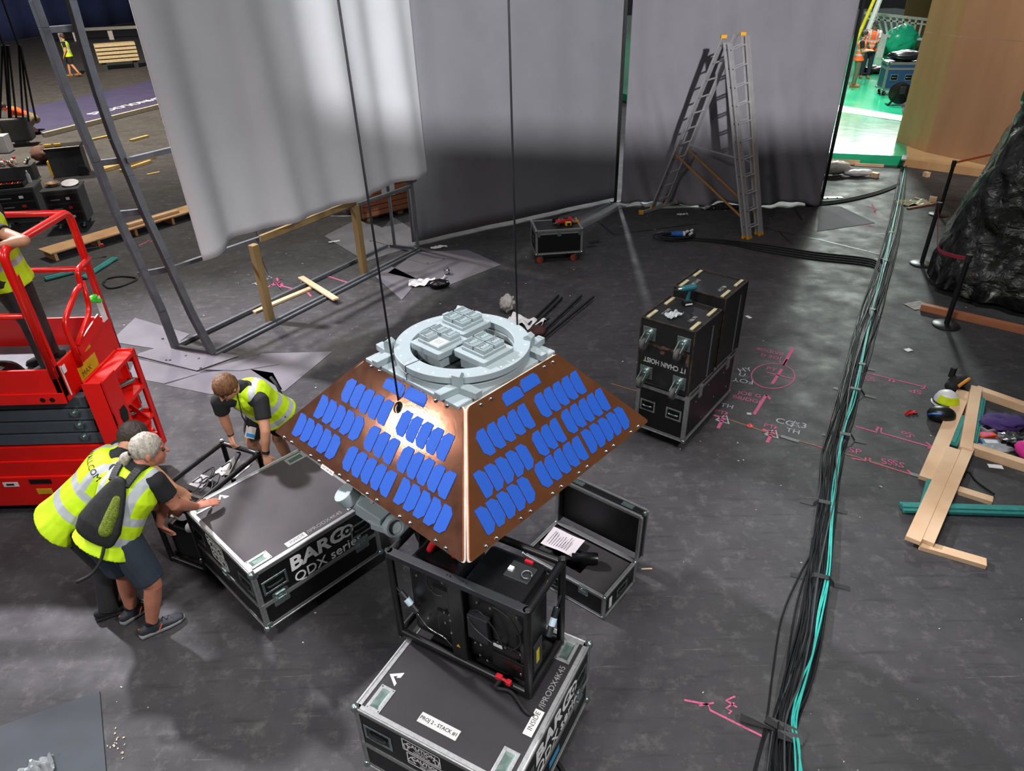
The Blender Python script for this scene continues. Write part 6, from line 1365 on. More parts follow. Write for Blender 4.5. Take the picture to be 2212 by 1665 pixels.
def ponytail(i):
    R, hc = i['R'], i['J']['head']; up, fw = R @ V((0, 0, 1)), R @ V((0, 1, 0)); b0 = hc - fw * 0.115 - up * 0.01
    MB().tube(smoothpath([b0, b0 - fw * 0.035 - up * 0.02, b0 - fw * 0.055 - up * 0.07, b0 - fw * 0.05 - up * 0.12], 4), [0.02, 0.026, 0.032, 0.036, 0.038, 0.038, 0.036, 0.034, 0.030, 0.024, 0.016, 0.010, 0.004], 10).build('ponytail', M_GREY, i['root'], smooth=True)
    MB().lathe([(0.018, -0.006), (0.026, -0.006), (0.026, 0.006), (0.018, 0.006)], b0 - fw * 0.012, -fw, 12).build('hair_tie', BLACKR, i['root'])
ponytail(wB)
MB().tube([wB['J']['wR'] + V((0.001, 0, 0)) * k_ for k_ in range(2)], 0.001, 4) if 0 else None
# backpack worn by him
MESHB = mat('black backpack fabric', '191b1b', 0.7, vary=0.3, scale=25, bump=0.15, bscale=120); NETB = mat('yellow showing through net', '3f4a16', 0.8, vary=0.5, scale=90, col2='8aa01c', stretch=(1, 1, 8), mixlo=0.45, mixhi=0.62)
def backpack(i):
    P, N_, o = i['J']['pel'], i['J']['neck'], i['o']; d = (N_ - P).normalized(); fw = V((f_.x, f_.y, 0)); bk = -(fw - d * fw.dot(d)).normalized(); sd = d.cross(bk).normalized()
    base = lerp(P, N_, 0.42) + bk * 0.17; root = thing('backpack', 'black mesh backpack on the ponytailed worker', 'backpack', o + base)
    c = MB(); loft(c, [(-d * 0.19, sd, 0.155, 0.05), (-d * 0.10, sd, 0.165, 0.065), (d * 0.04, sd, 0.125, 0.055), (d * 0.16, sd, 0.085, 0.04), (d * 0.24, sd, 0.05, 0.028)], 18); me = remesh(c, 0.009, 4, 'bag'); me.materials.append(MESHB); obj('bag', me, root)
    c = MB(); loft(c, [(-d * 0.10 + bk * 0.035 + sd * 0.075, sd, 0.05, 0.05), (d * 0.02 + bk * 0.03 + sd * 0.065, sd, 0.045, 0.045), (d * 0.13 + bk * 0.02 + sd * 0.045, sd, 0.03, 0.03)], 12); me = remesh(c, 0.009, 4, 'net_pocket'); me.materials.append(NETB); obj('net_pocket', me, root)
    for q, sh in ((1, 'sR'), (-1, 'sL')):
        s0 = i['J'][sh] - base; top = d * 0.22 + sd * 0.05 * (1 if s0.dot(sd) > 0 else -1); over = lerp(N_ - base, s0, 0.55) + V((0, 0, 0.095)); fr_ = over + fw * 0.11 - d * 0.10; low = -d * 0.12 + s0.normalized() * 0.0 + sd * 0.17 * (1 if s0.dot(sd) > 0 else -1) - bk * 0.10
        pts = smoothpath([top, lerp(top, over, 0.6) + bk * 0.02, over, fr_], 5); b = MB()
        for a, e in zip(pts[:-1], pts[1:]): b.bar(a, e + (e - a) * 0.1, 0.055, 0.02, bk)
        b.build('shoulder_strap', MESHB, root, bevel=0.004)
        b = MB(); pts = smoothpath([-d * 0.15 + sd * 0.10 * (1 if s0.dot(sd) > 0 else -1), low], 3)
        for a, e in zip(pts[:-1], pts[1:]): b.bar(a, e, 0.03, 0.012, bk)
        b.build('side_strap', MESHB, root)
    MB().tube(smoothpath([-d * 0.18 + sd * 0.08, -d * 0.30 + sd * 0.12 + bk * 0.02, -d * 0.42 + sd * 0.11 + bk * 0.03, -d * 0.52 + sd * 0.04 + bk * 0.04], 4), 0.012, 6).build('hanging_strap', MESHB, root, smooth=True)
backpack(wB)
# ---- worker with the lettered vest
pel = G(150, 1108, .97); nk = G(262, 988, 1.34); f2_ = V((0.85, 0.52, 0)); sd2 = V((f2_.y, -f2_.x, 0)).normalized()
JA = dict(pel=pel, neck=nk, head=G(290, 945, 1.40), sR=nk + sd2 * 0.20 + V((0.00, 0, -0.05)), sL=nk - sd2 * 0.20 + V((0.0, 0.0, -0.05)), eR=nk + sd2 * 0.22 + V((0.05, 0.05, -0.33)), eL=nk - sd2 * 0.20 + V((0.10, 0.10, -0.30)), wR=nk + sd2 * 0.12 + V((0.13, 0.16, -0.53)), wL=nk - sd2 * 0.18 + V((0.24, 0.10, -0.50)),
          hR=pel + sd2 * 0.10 + V((0, 0, -0.03)), hL=pel - sd2 * 0.10 + V((0, 0, -0.03)), kR=pel + sd2 * 0.12 + V((0.07, 0.05, -0.48)), kL=pel - sd2 * 0.13 + V((0.03, 0.05, -0.48)), aR=pel + sd2 * 0.14 + V((-0.02, 0.0, -0.87)), aL=V((-3.40, 4.17, 0.10)))
HVA = vestmat('hi-vis yellow lettered vest', 'c3e80a', bands=((0.24, 0.30), (0.41, 0.47)), vert=(0.09, 0.145), vend=0.24)
wA = person('person', 'worker in lettered yellow vest and dark trousers, bent beside the red lift', JA, dict(skin=SKIN, tee=TEE, bottom=TRO, shoe=TEE, sole=BLACKR), shorts='long', vmat=HVA, hem=0.12, s_=1.10,
            extra=dict(face=(0.85, 0.45, -0.5), hup=(0.45, 0.25, 1), footR=(0.85, 0.5, 0), footL=(0.85, 0.5, 0), handR=(0.3, 0.4, -1), nrmR=(0.6, -0.7, 0), handL=(0.4, 0.3, -1), nrmL=(-0.6, 0.7, 0)), hair=cap_hair(M_BROWN, low=-0.03, back=0.04, rough=0.002))
def back_text(i, s, off, size):
    P, N_, CH = i['J']['pel'], i['J']['neck'], i['CH']; d = (N_ - P).normalized(); fw = V((f2_.x, f2_.y, 0)); bk = -(fw - d * fw.dot(d)).normalized(); sd = d.cross(bk).normalized()
    me = tmesh(s, size, 0.0008, 0.0); me.name = 'vest_lettering'; me.materials.append(mat('dark print', '23241e', 0.7)); c = lerp(P, N_, off)
    M = frame_m(c, -sd if (-sd).cross(d).dot(bk) > 0 else sd, d)
    # wrap the print on the back surface
    body = next(ch for ch in i['root'].children if ch.name.startswith('hi_vis_vest')); 
    from mathutils.bvhtree import BVHTree
    bvh = BVHTree.FromPolygons([v.co for v in body.data.vertices], [tuple(p.vertices) for p in body.data.polygons])
    for v in me.vertices:
        w = M @ V((v.co.x, v.co.y, 0)); h = bvh.ray_cast(w + bk * 0.6, -bk)
        v.co = (h[0] + bk * 0.004) if h[0] else w + bk * 0.2
    obj('vest_lettering', me, i['root'])
back_text(wA, '4WALL.COM', 0.80, 0.062)
# ---- worker with red-blond hair facing the camera, bending
pel = G(582, 884, .93); nk = G(520, 838, 1.27)
JC = dict(pel=pel, neck=nk, head=G(489, 838, 1.33), sR=G(474, 866, 1.20), sL=G(563, 866, 1.18), eR=G(485, 905, 1.0), wR=G(499, 940, .80), eL=G(573, 930, .96), wL=G(574, 982, .74),
          hR=pel + V((-0.10, -0.02, -0.03)), hL=pel + V((0.10, 0.0, -0.03)), kR=G(545, 955, .50), kL=G(600, 945, .50), aR=G(545, 955, .50) + V((0.02, 0.10, -0.40)), aL=G(600, 945, .50) + V((0.03, 0.10, -0.40)))
wC = person('person', 'worker with red-blond hair in yellow vest and black shorts facing the camera', JC, dict(skin=SKIN, tee=TEE, bottom=SHO_BLK, shoe=TEE, sole=BLACKR), shorts='short', hem=0.10,
            extra=dict(face=(-0.42, -0.6, -0.95), hup=(-0.35, -0.55, 0.75), footR=(-0.2, -1, 0), footL=(0.1, -1, 0), handR=(0.2, -0.55, -0.75), nrmR=(-0.6, -0.6, 0.4), curlR=0.9, handL=(0.25, -0.5, -0.8), nrmL=(0.3, -0.7, 0.4), curlL=0.8), hair=cap_hair(M_GINGER, low=0.0, back=0.05, thick=0.02, rough=0.005))
i_ = wC; r_ = i_['root']
MB().lathe([(0.030, -0.012), (0.034, -0.012), (0.034, 0.012), (0.030, 0.012)], i_['J']['wL'] + (i_['J']['eL'] - i_['J']['wL']) * 0.12, i_['J']['eL'] - i_['J']['wL'], 16).build('watch', BLACKR, r_)
MB().lathe([(0.027, -0.006), (0.031, -0.006), (0.031, 0.006), (0.027, 0.006)], i_['J']['wR'] + (i_['J']['eR'] - i_['J']['wR']) * 0.1, i_['J']['eR'] - i_['J']['wR'], 16).build('wristband', BLACKR, r_)
bq = G(541, 934, .86) - i_['o']; bg = MB().cbox((0, 0, 0), 0.085, 0.004, 0.13).build('badge', mat('badge card', 'd8cfc8', 0.5), r_); bg.matrix_local = Matrix.Translation(bq) @ Matrix.Rotation(0.35, 4, 'Y'); MB().cbox((0.005, -0.003, -0.03), 0.07, 0.002, 0.04).build('badge_print', MATS['blue plastic'], bg)
n0 = i_['J']['neck'] + V((0, -0.09, 0.0)); MB().tube([n0, lerp(n0, bq, 0.5) + V((0, -0.05, 0)), bq + V((0, 0, 0.065))], 0.006, 6).build('lanyard', BLACKR, r_, smooth=True)
MB().tube(smoothpath([G(585, 815, 1.17) - i_['o'], G(600, 835, 1.12) - i_['o'], G(612, 870, 0.98) - i_['o'], G(616, 905, .85) - i_['o']], 5), 0.016, 6).build('bag_strap', BLACKR, r_, smooth=True)
# ---- worker standing in the lift basket (head outside the picture)
b0 = V((-4.22, 5.52, 1.315)); JD = dict(pel=b0 + V((0.02, 0.0, 0.93)), neck=b0 + V((0.03, -0.05, 1.47)), head=b0 + V((-0.02, -0.08, 1.66)), sR=b0 + V((0.10, -0.22, 1.42)), sL=b0 + V((0.0, 0.17, 1.42)), eR=GY(52, 520, 5.16), wR=GY(6, 528, 5.10), eL=b0 + V((-0.08, 0.28, 1.12)), wL=b0 + V((-0.30, 0.2, 1.05)),
         hR=b0 + V((0.03, -0.10, 0.90)), hL=b0 + V((0.0, 0.10, 0.90)), kR=b0 + V((0.10, -0.08, 0.50)), kL=b0 + V((0.02, 0.12, 0.50)), aR=b0 + V((0.10, -0.08, 0.10)), aL=b0 + V((0.02, 0.13, 0.10)))
wD = person('person', 'worker in yellow vest and dark trousers standing in the red lift basket', JD, dict(skin=SKIN, tee=TEE, bottom=TRO, shoe=TEE, sole=BLACKR), shorts='long', hem=0.10, extra=dict(face=(-1, -0.2, -0.2), footR=(-0.6, -0.8, 0), footL=(-0.8, -0.5, 0), handR=(-1, 0, -0.1), curlR=0.8, handL=(-0.8, -0.3, -0.2)), hair=cap_hair(M_BROWN))
# ---- far people
def standing(name, label, px, py, z, h, face, mats, vm, shorts='long', lean=0.0, arms='down', stride=0.0, hairm=M_BROWN, cap=None):
    q = G(px, py, z); f = V((face[0], face[1], 0)).normalized(); s = V((f.y, -f.x, 0)); k = h / 1.75; U_ = V((0, 0, k))
    pel = q + U_ * 0.93; nk = pel + U_ * 0.53 + f * lean; hd = nk + U_ * 0.17 + f * 0.03
    J = dict(pel=pel, neck=nk, head=hd, sR=nk + s * 0.19 * k - U_ * 0.05, sL=nk - s * 0.19 * k - U_ * 0.05, hR=pel + s * 0.09 - U_ * 0.03, hL=pel - s * 0.09 - U_ * 0.03,
             kR=q + s * 0.11 + f * (0.03 + stride * 0.6) + U_ * 0.50, kL=q - s * 0.11 + f * (0.03 - stride * 0.3) + U_ * 0.50, aR=q + s * 0.12 + f * stride + V((0, 0, 0.10)), aL=q - s * 0.12 - f * stride + V((0, 0, 0.10 + 0.05 * (stride > 0))))
    if arms == 'front': J.update(eR=J['sR'] - U_ * 0.28 + f * 0.06, wR=J['sR'] - U_ * 0.26 + f * 0.28 - s * 0.10, eL=J['sL'] - U_ * 0.28 + f * 0.06, wL=J['sL'] - U_ * 0.26 + f * 0.28 + s * 0.10)
    else: J.update(eR=J['sR'] - U_ * 0.29 + s * 0.04 - f * 0.02, wR=J['sR'] - U_ * 0.52 + s * 0.04 + f * (0.06 - stride * 0.3), eL=J['sL'] - U_ * 0.29 - s * 0.04 - f * 0.02, wL=J['sL'] - U_ * 0.52 - s * 0.04 + f * (0.06 + stride * 0.3))
    i = person(name, label, J, mats, voxel=0.010, shorts=shorts, vmat=vm, extra=dict(face=(f.x, f.y, -0.15), footR=tuple(f), footL=tuple(f)), hair=cap_hair(hairm if not cap else mat('dark cap', '20242c', 0.7), thick=0.02), s_=k)
    if cap:
        R, hc = i['R'], i['J']['head']; up, fw = R @ V((0, 0, 1)), R @ V((0, 1, 0)); sd = R @ V((1, 0, 0)); c = hc + fw * 0.12 + up * 0.055
        MB().obox(c - sd * 0.075 - fw * 0.03, sd * 0.15, fw * 0.10, up * 0.012).build('cap_peak', MATS['dark cap'], i['root'], bevel=0.004)
    return i
standing('person', 'worker in orange vest, dark cap and navy trousers on the green floor', 1866, 168, PZT, 1.86, (-0.3, -0.95), dict(skin=SKIN, tee=mat('white tee', 'cfd0cc', 0.8), bottom=NAVYT, shoe=SHOEB, sole=SHOEB), HVO, arms='front', cap=True)
standing('person', 'worker in orange vest and olive trousers half hidden by the draped backdrop', 1842, 187, PZT, 1.74, (0.8, -0.35), dict(skin=SKIN, tee=TEE, bottom=OLIVE, shoe=SHOEB, sole=SHOEB), HVO, arms='front')
standing('person', 'distant worker in yellow vest and black shorts walking past the steel frame', 163, 165, 0, 1.78, (-0.9, -0.2), dict(skin=SKIN, tee=TEE, bottom=SHO_BLK, shoe=SHOEB, sole=SHOEB), HV, shorts='knee', stride=0.22)
q = G(62, 290); f = V((-0.8, -0.5, 0)).normalized(); s = V((f.y, -f.x, 0)); pel = q + V((0.25, 0.1, 0.45)); nk = q + f * 0.25 + V((0, 0, 0.78))
JE = dict(pel=pel, neck=nk, head=nk + f * 0.14 + V((0, 0, 0.06)), sR=nk + s * 0.19 - V((0, 0, 0.04)), sL=nk - s * 0.19 - V((0, 0, 0.04)), eR=nk + s * 0.24 + f * 0.06 - V((0, 0, 0.30)), eL=nk - s * 0.24 + f * 0.06 - V((0, 0, 0.30)), wR=nk + s * 0.14 + f * 0.24 - V((0, 0, 0.42)), wL=nk - s * 0.14 + f * 0.24 - V((0, 0, 0.42)),
          hR=pel + s * 0.1, hL=pel - s * 0.1, kR=pel + s * 0.18 + f * 0.38 + V((0, 0, 0.02)), kL=pel - s * 0.18 + f * 0.34 - V((0, 0, 0.30)), aR=pel + s * 0.17 + f * 0.22 - V((0, 0, 0.35)), aL=pel - s * 0.17 - f * 0.05 - V((0, 0, 0.35)))
person('person', 'crouching worker in orange top beyond the red lift', JE, dict(skin=SKIN, tee=mat('orange top', 'e8521c', 0.8), bottom=mat('khaki shorts', '6e6248', 0.85), shoe=TEE, sole=BLACKR), voxel=0.010, shorts='knee', vest=False, extra=dict(face=(f.x, f.y, -0.6), hup=(f.x * 0.8, f.y * 0.8, 0.7), footR=tuple(f), footL=tuple(f)), hair=cap_hair(M_BROWN))
# ------------------------------------------------------------------ small helpers for clutter
def lump(name, label, cat, c, r, m, sc=(1, 1, 0.6), seed=1, amp=0.35, n=22, freq=2.2, group=None, sharp=True):
    b = MB().ball((0, 0, 0), 1.0, n); off = V((seed * 7.1, seed * 3.3, seed * 1.7)); zmin = 9
    for i, v in enumerate(b.v):
        k = 1 + amp * (1.6 * (0.5 - abs(mnoise.noise(v * freq + off))) if sharp else mnoise.noise(v * freq + off)) + amp * 0.4 * mnoise.noise(v * freq * 2.6 + off)
        b.v[i] = V((v.x * k * r * sc[0], v.y * k * r * sc[1], v.z * k * r * sc[2])); zmin = min(zmin, b.v[i].z)
    o = b.build(name, m, None, smooth=True); o.location = V((c[0], c[1], c[2] - zmin)); return tag(o, label, cat, group)
def crumple(name, label, cat, c, w, h, m, rz=0.0, amp=0.04, seed=1, n=12, group=None):
    off = V((seed * 5.1, seed * 2.3, 0)); b = MB(); b.grid(lambda u, v: V(((u - 0.5) * w, (v - 0.5) * h, 0.002 + amp * abs(mnoise.noise(V((u * 3, v * 3, seed)) + off)) * 1.6)), n, n)
    o = b.build(name, m, None, solid=0.0015); o.location = V((c[0], c[1], c[2] + 0.001)); o.rotation_euler = (0, 0, rz); return tag(o, label, cat, group)
WHP = mat('white packing film', 'd4d2d4', 0.45, vary=0.06); CLR = mat('clear plastic film', 'c4c8ca', 0.15, vary=0.1, alpha=0.55); PAPER = mat('white paper', 'dcdcdc', 0.7, vary=0.02)
BOXG = mat('dark case grey', '2b2d30', 0.5, vary=0.2); YEL = mat('yellow plastic', 'd8a51c', 0.45); REDP = mat('red plastic', 'b51f22', 0.45); BLUEP = mat('blue connector plastic', '1f5fae', 0.4)
def rot_box(name, label, cat, px, w, d, h, m, rz, z=0.0, group=None, bevel=0.008):
    q = G(*px, z); r = thing(name, label, cat, q, rz, group); MB().box(-w / 2, w / 2, -d / 2, d / 2, 0.001, h).build('body', m, r, bevel=bevel); return r
# ------------------------------------------------------------------ far left background
NAVY = mat('navy drape', '2e3a6c', 0.9, vary=0.1, scale=2)
a, b = G(-160, 118), G(420, 28); d = b - a; nn = V((d.y, -d.x, 0)).normalized()
dr = MB(); dr.grid(lambda u, v: d * u + nn * 0.12 * sin(u * 60) + V((0, 0, 0.05 + 9 * v)), 90, 6); o = dr.build('navy_drape', NAVY, None, smooth=True, solid=0.03); o.location = a; tag(o, 'dark navy drape hanging across the far left of the hall', 'curtain')
# printed navy board lying on the floor
BNV = mat('navy print board', '3a3858', 0.5, vary=0.1, scale=2)
P0, P1, P2, P3 = G(96, 296), G(420, 214), G(400, 164), G(30, 246)
bn = thing('printed_board', 'long navy printed board lying on the far floor, white lettering upside down', 'board', (P0.x, P0.y, 0))
MB().prism([((p - P0).x, (p - P0).y) for p in (P0, P1, P2, P3)], (0, 0, 0.001), (1, 0, 0), (0, 1, 0), 0.10).build('panel', BNV, bn); e = (P1 - P0); MB().bar(V((0, 0, 0.07)) - e * 0.0 + V((0.02, -0.06, 0)), e + V((0.02, -0.06, 0.07)), 0.10, 0.13).build('pale_edge', mat('pale edge board', 'b9ad94', 0.7), bn)
qa, qb = G(176, 256, 0.1) - P0, G(310, 224, 0.1) - P0; dd = (qa - qb).normalized()
text('TECHNOLOGIES', WHITEP, bn, (qa + qb) / 2 + V((0, 0, 0.003)) + (qb - qa) * 0.30 + V((-0.15, 0.55, 0)), dd, V((-dd.y, dd.x, 0)), 0.55, bold=0.003)
# timber stack
q = G(262, 148); ts = thing('timber_stack', 'stack of pale boards on a trolley beside the white backdrop, far back', 'timber stack', q, 0.5)
for i in range(5): MB().box(-0.9, 0.9, -0.4, 0.4, 0.35 + i * 0.17, 0.35 + i * 0.17 + 0.12).build('board', mat('pale sawn board', 'b9a887', 0.7, vary=0.12), ts)
for sx in (-0.7, 0.7): MB().box(sx - 0.1, sx + 0.1, -0.3, 0.3, 0.0, 0.35).build('trolley_leg', BOXG, ts)
# aluminium beams on trestles
q = G(120, 92); tb_ = thing('trestle_beam', 'pair of silver aluminium beams on low trestles before the navy drape', 'beam', q, 0.25)
for dy in (0.0, 0.5): MB().box(0, 5.5, dy, dy + 0.12, 0.62, 0.78).build('beam', ALU, tb_); MB().box(-0.15, 0, dy, dy + 0.12, 0.62, 0.78).build('red_end', REDP, tb_)
for sx in (0.4, 1.3, 3.5): MB().bar((sx, 0.25, 0), (sx, 0.25, 0.62), 0.12, 0.3).build('trestle', WHP, tb_)
# slings and black motor
q = G(50, 312); mo = thing('lifting_motor', 'black lifting motor hanging in dark slings behind the crouching worker', 'motor', q, 0.3)
MB().box(-0.35, 0.35, -0.25, 0.25, 0.12, 0.75).build('housing', BOXG, mo, bevel=0.05); MB().box(-0.15, 0.15, -0.15, 0.15, 0.0, 0.12).build('foot', BLACKM, mo)
for i, (tx, bx) in enumerate(((8, 20), (14, 24), (18, 36), (40, 50), (44, 62), (44, 78), (5, 0))):
    t_ = G(tx, 98, 4.0) - q; 
    d_ = ray(tx, 98); tt = q.y / d_.y; tp_ = V((d_.x * tt, q.y, CAMH + d_.z * tt)) - q; d2 = ray(bx, 262); tt = q.y / d2.y; bp_ = V((d2.x * tt, q.y, CAMH + d2.z * tt)) - q
    MB().cyl(mo.matrix_basis.to_3x3().inverted() @ bp_, mo.matrix_basis.to_3x3().inverted() @ tp_, 0.03, n=6).build('sling', BLACKM, mo)
    up_ = tp_ + V((0, 0, 3.0)); MB().cyl(mo.matrix_basis.to_3x3().inverted() @ tp_, mo.matrix_basis.to_3x3().inverted() @ up_, 0.03, n=6).build('sling', BLACKM, mo) if i in (0, 3) else None
# black tool cart with yellow trim
tc_ = rot_box('tool_cart', 'black plastic tool cart with yellow trim beside the steel frame', 'tool cart', (158, 376), 0.75, 0.5, 0.62, BOXG, 0.35)
MB().box(-0.40, 0.40, -0.28, 0.28, 0.62, 0.70).build('rim', BLACKM, tc_, bevel=0.02); MB().box(-0.42, -0.37, -0.25, -0.05, 0.05, 0.40).build('yellow_latch', YEL, tc_)
for sx in (-0.3, -0.1): MB().cbox((sx, -0.1, 0.74), 0.16, 0.05, 0.06).build('yellow_tool', YEL, tc_, bevel=0.01)
MB().cyl((0.3, -0.30, 0.12), (0.3, -0.25, 0.12), 0.12, n=16).build('wheel', BLACKR, tc_)
# low equipment racks
def rack(label, px, w, d, h, rz, seed):
    r = rot_box('equipment_rack', label, 'rack', px, w, d, h, BOXG, rz, group='black equipment racks'); rnd = random.Random(seed)
    r.children[0].location.z = 0.14
    MB().box(-w / 2 - 0.02, w / 2 + 0.02, -d / 2 - 0.02, d / 2 + 0.02, h + 0.14, h + 0.17).build('top_board', mat('rack top', '3c3d40', 0.55), r)
    for i in range(3):
        zz = 0.20 + i * (h - 0.1) / 3; dr_ = MB().box(-w / 2 + 0.04, w / 2 - 0.04, -d / 2 - 0.012, -d / 2, zz, zz + (h - 0.1) / 3 - 0.03).build('drawer', BLACKM, r); MB().box(-w * 0.3, -w * 0.05, -d / 2 - 0.03, -d / 2 - 0.012, zz + 0.06, zz + 0.08).build('drawer_handle', ALU, dr_); MB().box(w * 0.12, w * 0.22, -d / 2 - 0.016, -d / 2 - 0.012, zz + 0.05, zz + 0.10).build('label', [WHP, REDP, PAPER][i], dr_)
    for sx in (-1, 1):
        for sy in (-1, 1): castor(r, sx * (w / 2 - 0.1), sy * (d / 2 - 0.08), 0.14, 0.06)
    return r
k1 = rack('black equipment rack with white and red labels behind the lift, right one', (165, 488), 0.62, 0.55, 0.62, 0.28, 1); k2 = rack('black equipment rack topped with trays behind the lift, left one', (65, 485), 0.75, 0.55, 0.62, 0.28, 2)
k3 = rack('black equipment rack at the left edge behind the lift', (-40, 500), 0.75, 0.55, 0.60, 0.28, 3)
def on(root, x, y, z): return root.matrix_basis @ V((x, y, z))
tz = 0.793
d_o = MB().lathe([(0, 0.0), (0.13, 0.0), (0.15, 0.02), (0.0, 0.035)], n=28).build('white_disc', WHP, None, angle=40); d_o.location = on(k1, 0.15, 0.02, tz); d_o.rotation_euler = (0.2, 0.1, 0); d_o.location.z += 0.03; tag(d_o, 'round white plastic disc lying on the right equipment rack', 'disc')
bw = MB().lathe([(0.0, 0.005), (0.06, 0.0), (0.13, 0.06), (0.125, 0.065), (0.06, 0.012), (0.0, 0.012)], n=24).build('wooden_bowl', mat('tan bowl', '8f6b48', 0.5), None, angle=40); bw.location = on(k1, -0.17, 0.08, tz); tag(bw, 'small tan bowl on the right equipment rack', 'bowl')
bt = thing('water_bottle', 'clear plastic water bottle on the left equipment rack', 'bottle', on(k2, 0.25, 0.12, tz)); MB().lathe([(0, 0), (0.035, 0), (0.036, 0.14), (0.015, 0.19), (0.013, 0.21), (0, 0.21)], n=14).build('bottle_body', CLR, bt, angle=40); MB().cyl((0, 0, 0.205), (0, 0, 0.225), 0.015, n=12).build('bottle_cap', WHP, bt)
# open tool trays on the racks
def tooltray(label, c, rz, w, d, seed):
    t = thing('tool_tray', label, 'tool tray', c, rz, 'tool trays on the racks'); b = MB().box(-w / 2, w / 2, -d / 2, d / 2, 0, 0.015)
    for (x0, x1, y0, y1) in ((-w / 2, w / 2, -d / 2, -d / 2 + 0.02), (-w / 2, w / 2, d / 2 - 0.02, d / 2), (-w / 2, -w / 2 + 0.02, -d / 2, d / 2), (w / 2 - 0.02, w / 2, -d / 2, d / 2)): b.box(x0, x1, y0, y1, 0, 0.08)
    b.build('tray', BLACKM, t); rnd = random.Random(seed)
    for i in range(9):
        x = -w / 2 + 0.06 + i * (w - 0.12) / 9; l = rnd.uniform(0.1, 0.2); k = MB().cyl((x, -l / 2, 0.03), (x, l / 2, 0.035), 0.010, n=8).build('tool', rnd.choice([ZINC, REDP, BOXG, CHROME, YEL]), t); MB().cyl((x, l / 2, 0.035), (x, l / 2 + 0.05, 0.037), 0.016, n=8).build('tool_head', rnd.choice([CHROME, REDP, BLACKM]), k)
    return t
tooltray('open black tray of sockets and tools on the left rack', on(k2, -0.05, -0.08, tz), 0.28, 0.55, 0.32, 3); tooltray('open black tray of tools at the picture edge rack', on(k3, 0.05, 0.0, 0.773), 0.28, 0.6, 0.4, 4)
lb_ = rot_box('tool_case', 'open black tool case heaped with orange and red tools, far left', 'tool case', (35, 388), 0.95, 0.45, 0.34, BOXG, 0.3)
for i in range(14):
    rnd = random.Random(40 + i); p = V((rnd.uniform(-0.4, 0.4), rnd.uniform(-0.15, 0.15), 0.37)); e = p + V((rnd.uniform(-0.18, 0.18), rnd.uniform(-0.1, 0.1), rnd.uniform(0.02, 0.12))); k = MB().cyl(p, e, 0.022, n=8).build('tool', rnd.choice([mat('orange plastic', 'c85a1c', 0.5), REDP, ZINC, BOXG, PINE]), lb_); MB().ball(e, 0.04, 8).build('tool_head', rnd.choice([ZINC, REDP, WHP]), k)
rot_box('white_crate', 'plain white box at the left edge beyond the lift', 'box', (5, 328), 0.5, 0.4, 0.45, WHP, 0.2)
lump('crumpled_sack', 'crumpled reddish brown sack beside the black tool cart', 'sack', G(105, 350), 0.30, mat('brown sack', '5a3a30', 0.8), seed=4)
lump('green_bundle', 'bright green cloth bundle in front of crouching worker', 'bundle', G(36, 286), 0.20, mat('green cloth', '3f9a48', 0.8), (1.4, 0.8, 0.7), 8); lump('pale_bundle', 'pale yellow bundle at the far left edge', 'bundle', G(10, 292), 0.22, mat('pale yellow cloth', 'a8a068', 0.8), (1, 0.8, 0.8), 9)
# timber scraps on the far floor
for (p, q, w, h, lab) in (((188, 306), (242, 294), 0.10, 0.05, 'pale timber length beyond the steel frame, nearest the tool cart'), ((215, 374), (262, 360), 0.10, 0.08, 'pale timber offcut at the foot of a timber heap'), ((222, 366), (330, 342), 0.12, 0.06, 'long pale timber in the heap behind steel frame'), ((262, 372), (326, 350), 0.10, 0.06, 'pale timber length lying across the heap'), ((283, 306), (320, 296), 0.10, 0.06, 'short pale timber beside the white backdrop'), ((262, 362), (335, 340), 0.10, 0.12, 'upper pale timber of the heap behind steel frame'), ((318, 378), (345, 372), 0.08, 0.02, 'thin pale strip under the white backdrop edge')):
    plank(p, q, w, h, mat('yellow pine', 'c2a063', 0.7, vary=0.15, scale=5), lab, group='timber scraps on the far floor')
# long plywood board on bearers
lbp = thing('plywood_shelf', 'long plywood board resting on short bearers behind the red lift', 'board', G(100, 575), 0)
A_, B_ = G(96, 545, .14), G(420, 448, .14); o0 = V(lbp.location); dv = (B_ - A_).normalized(); nv_ = V((-dv.y, dv.x, 0))
MB().obox(A_ - o0 - nv_ * 0.22, B_ - A_, nv_ * 0.44, (0, 0, 0.02)).build('board', PLY, lbp)
for s_ in (0.02, 0.28, 0.52, 0.78, 0.97): MB().obox(lerp(A_, B_, s_) - o0 - nv_ * 0.2 - V((0, 0, 0.14)), dv * 0.05, nv_ * 0.4, (0, 0, 0.138)).build('bearer', PLY, lbp)
o = plank((276, 490), (385, 458), 0.09, 0.05, PINE, 'pine batten lying on the long plywood board', z=0.165)
cl = thing('bar_clamp', 'red bar clamp lying on the long plywood board', 'clamp', G(206, 535, .165), 0.5); MB().box(-0.14, 0.12, -0.012, 0.012, 0.0, 0.012).build('bar', BOXG, cl); MB().box(0.08, 0.14, -0.03, 0.03, 0.0, 0.05).build('jaw', REDP, cl, bevel=0.006)
foam((180, 604), (250, 560), 0.12, 0.06, 'teal foam profile beside the plywood board behind the lift'); foam((98, 606), (160, 590), 0.12, 0.06, 'teal foam profile behind the lift basket rails')
cable('cable_loop', [G(222, 612, .012), G(235, 622, .012), G(262, 618, .012), G(296, 602, .012), G(262, 597, .012), G(232, 602, .012), G(224, 610, .014)], 0.016, BLACKR, 'loop of thick black cable on the floor behind the left frame post')
cable('hanging_wire', [G(552, 490, 1.16), G(556, 515, 0.8), G(566, 560, .35), G(585, 600, .03), G(610, 628, .008)], 0.005, BLACKM, 'thin black wire dangling from the rail under the white backdrop')
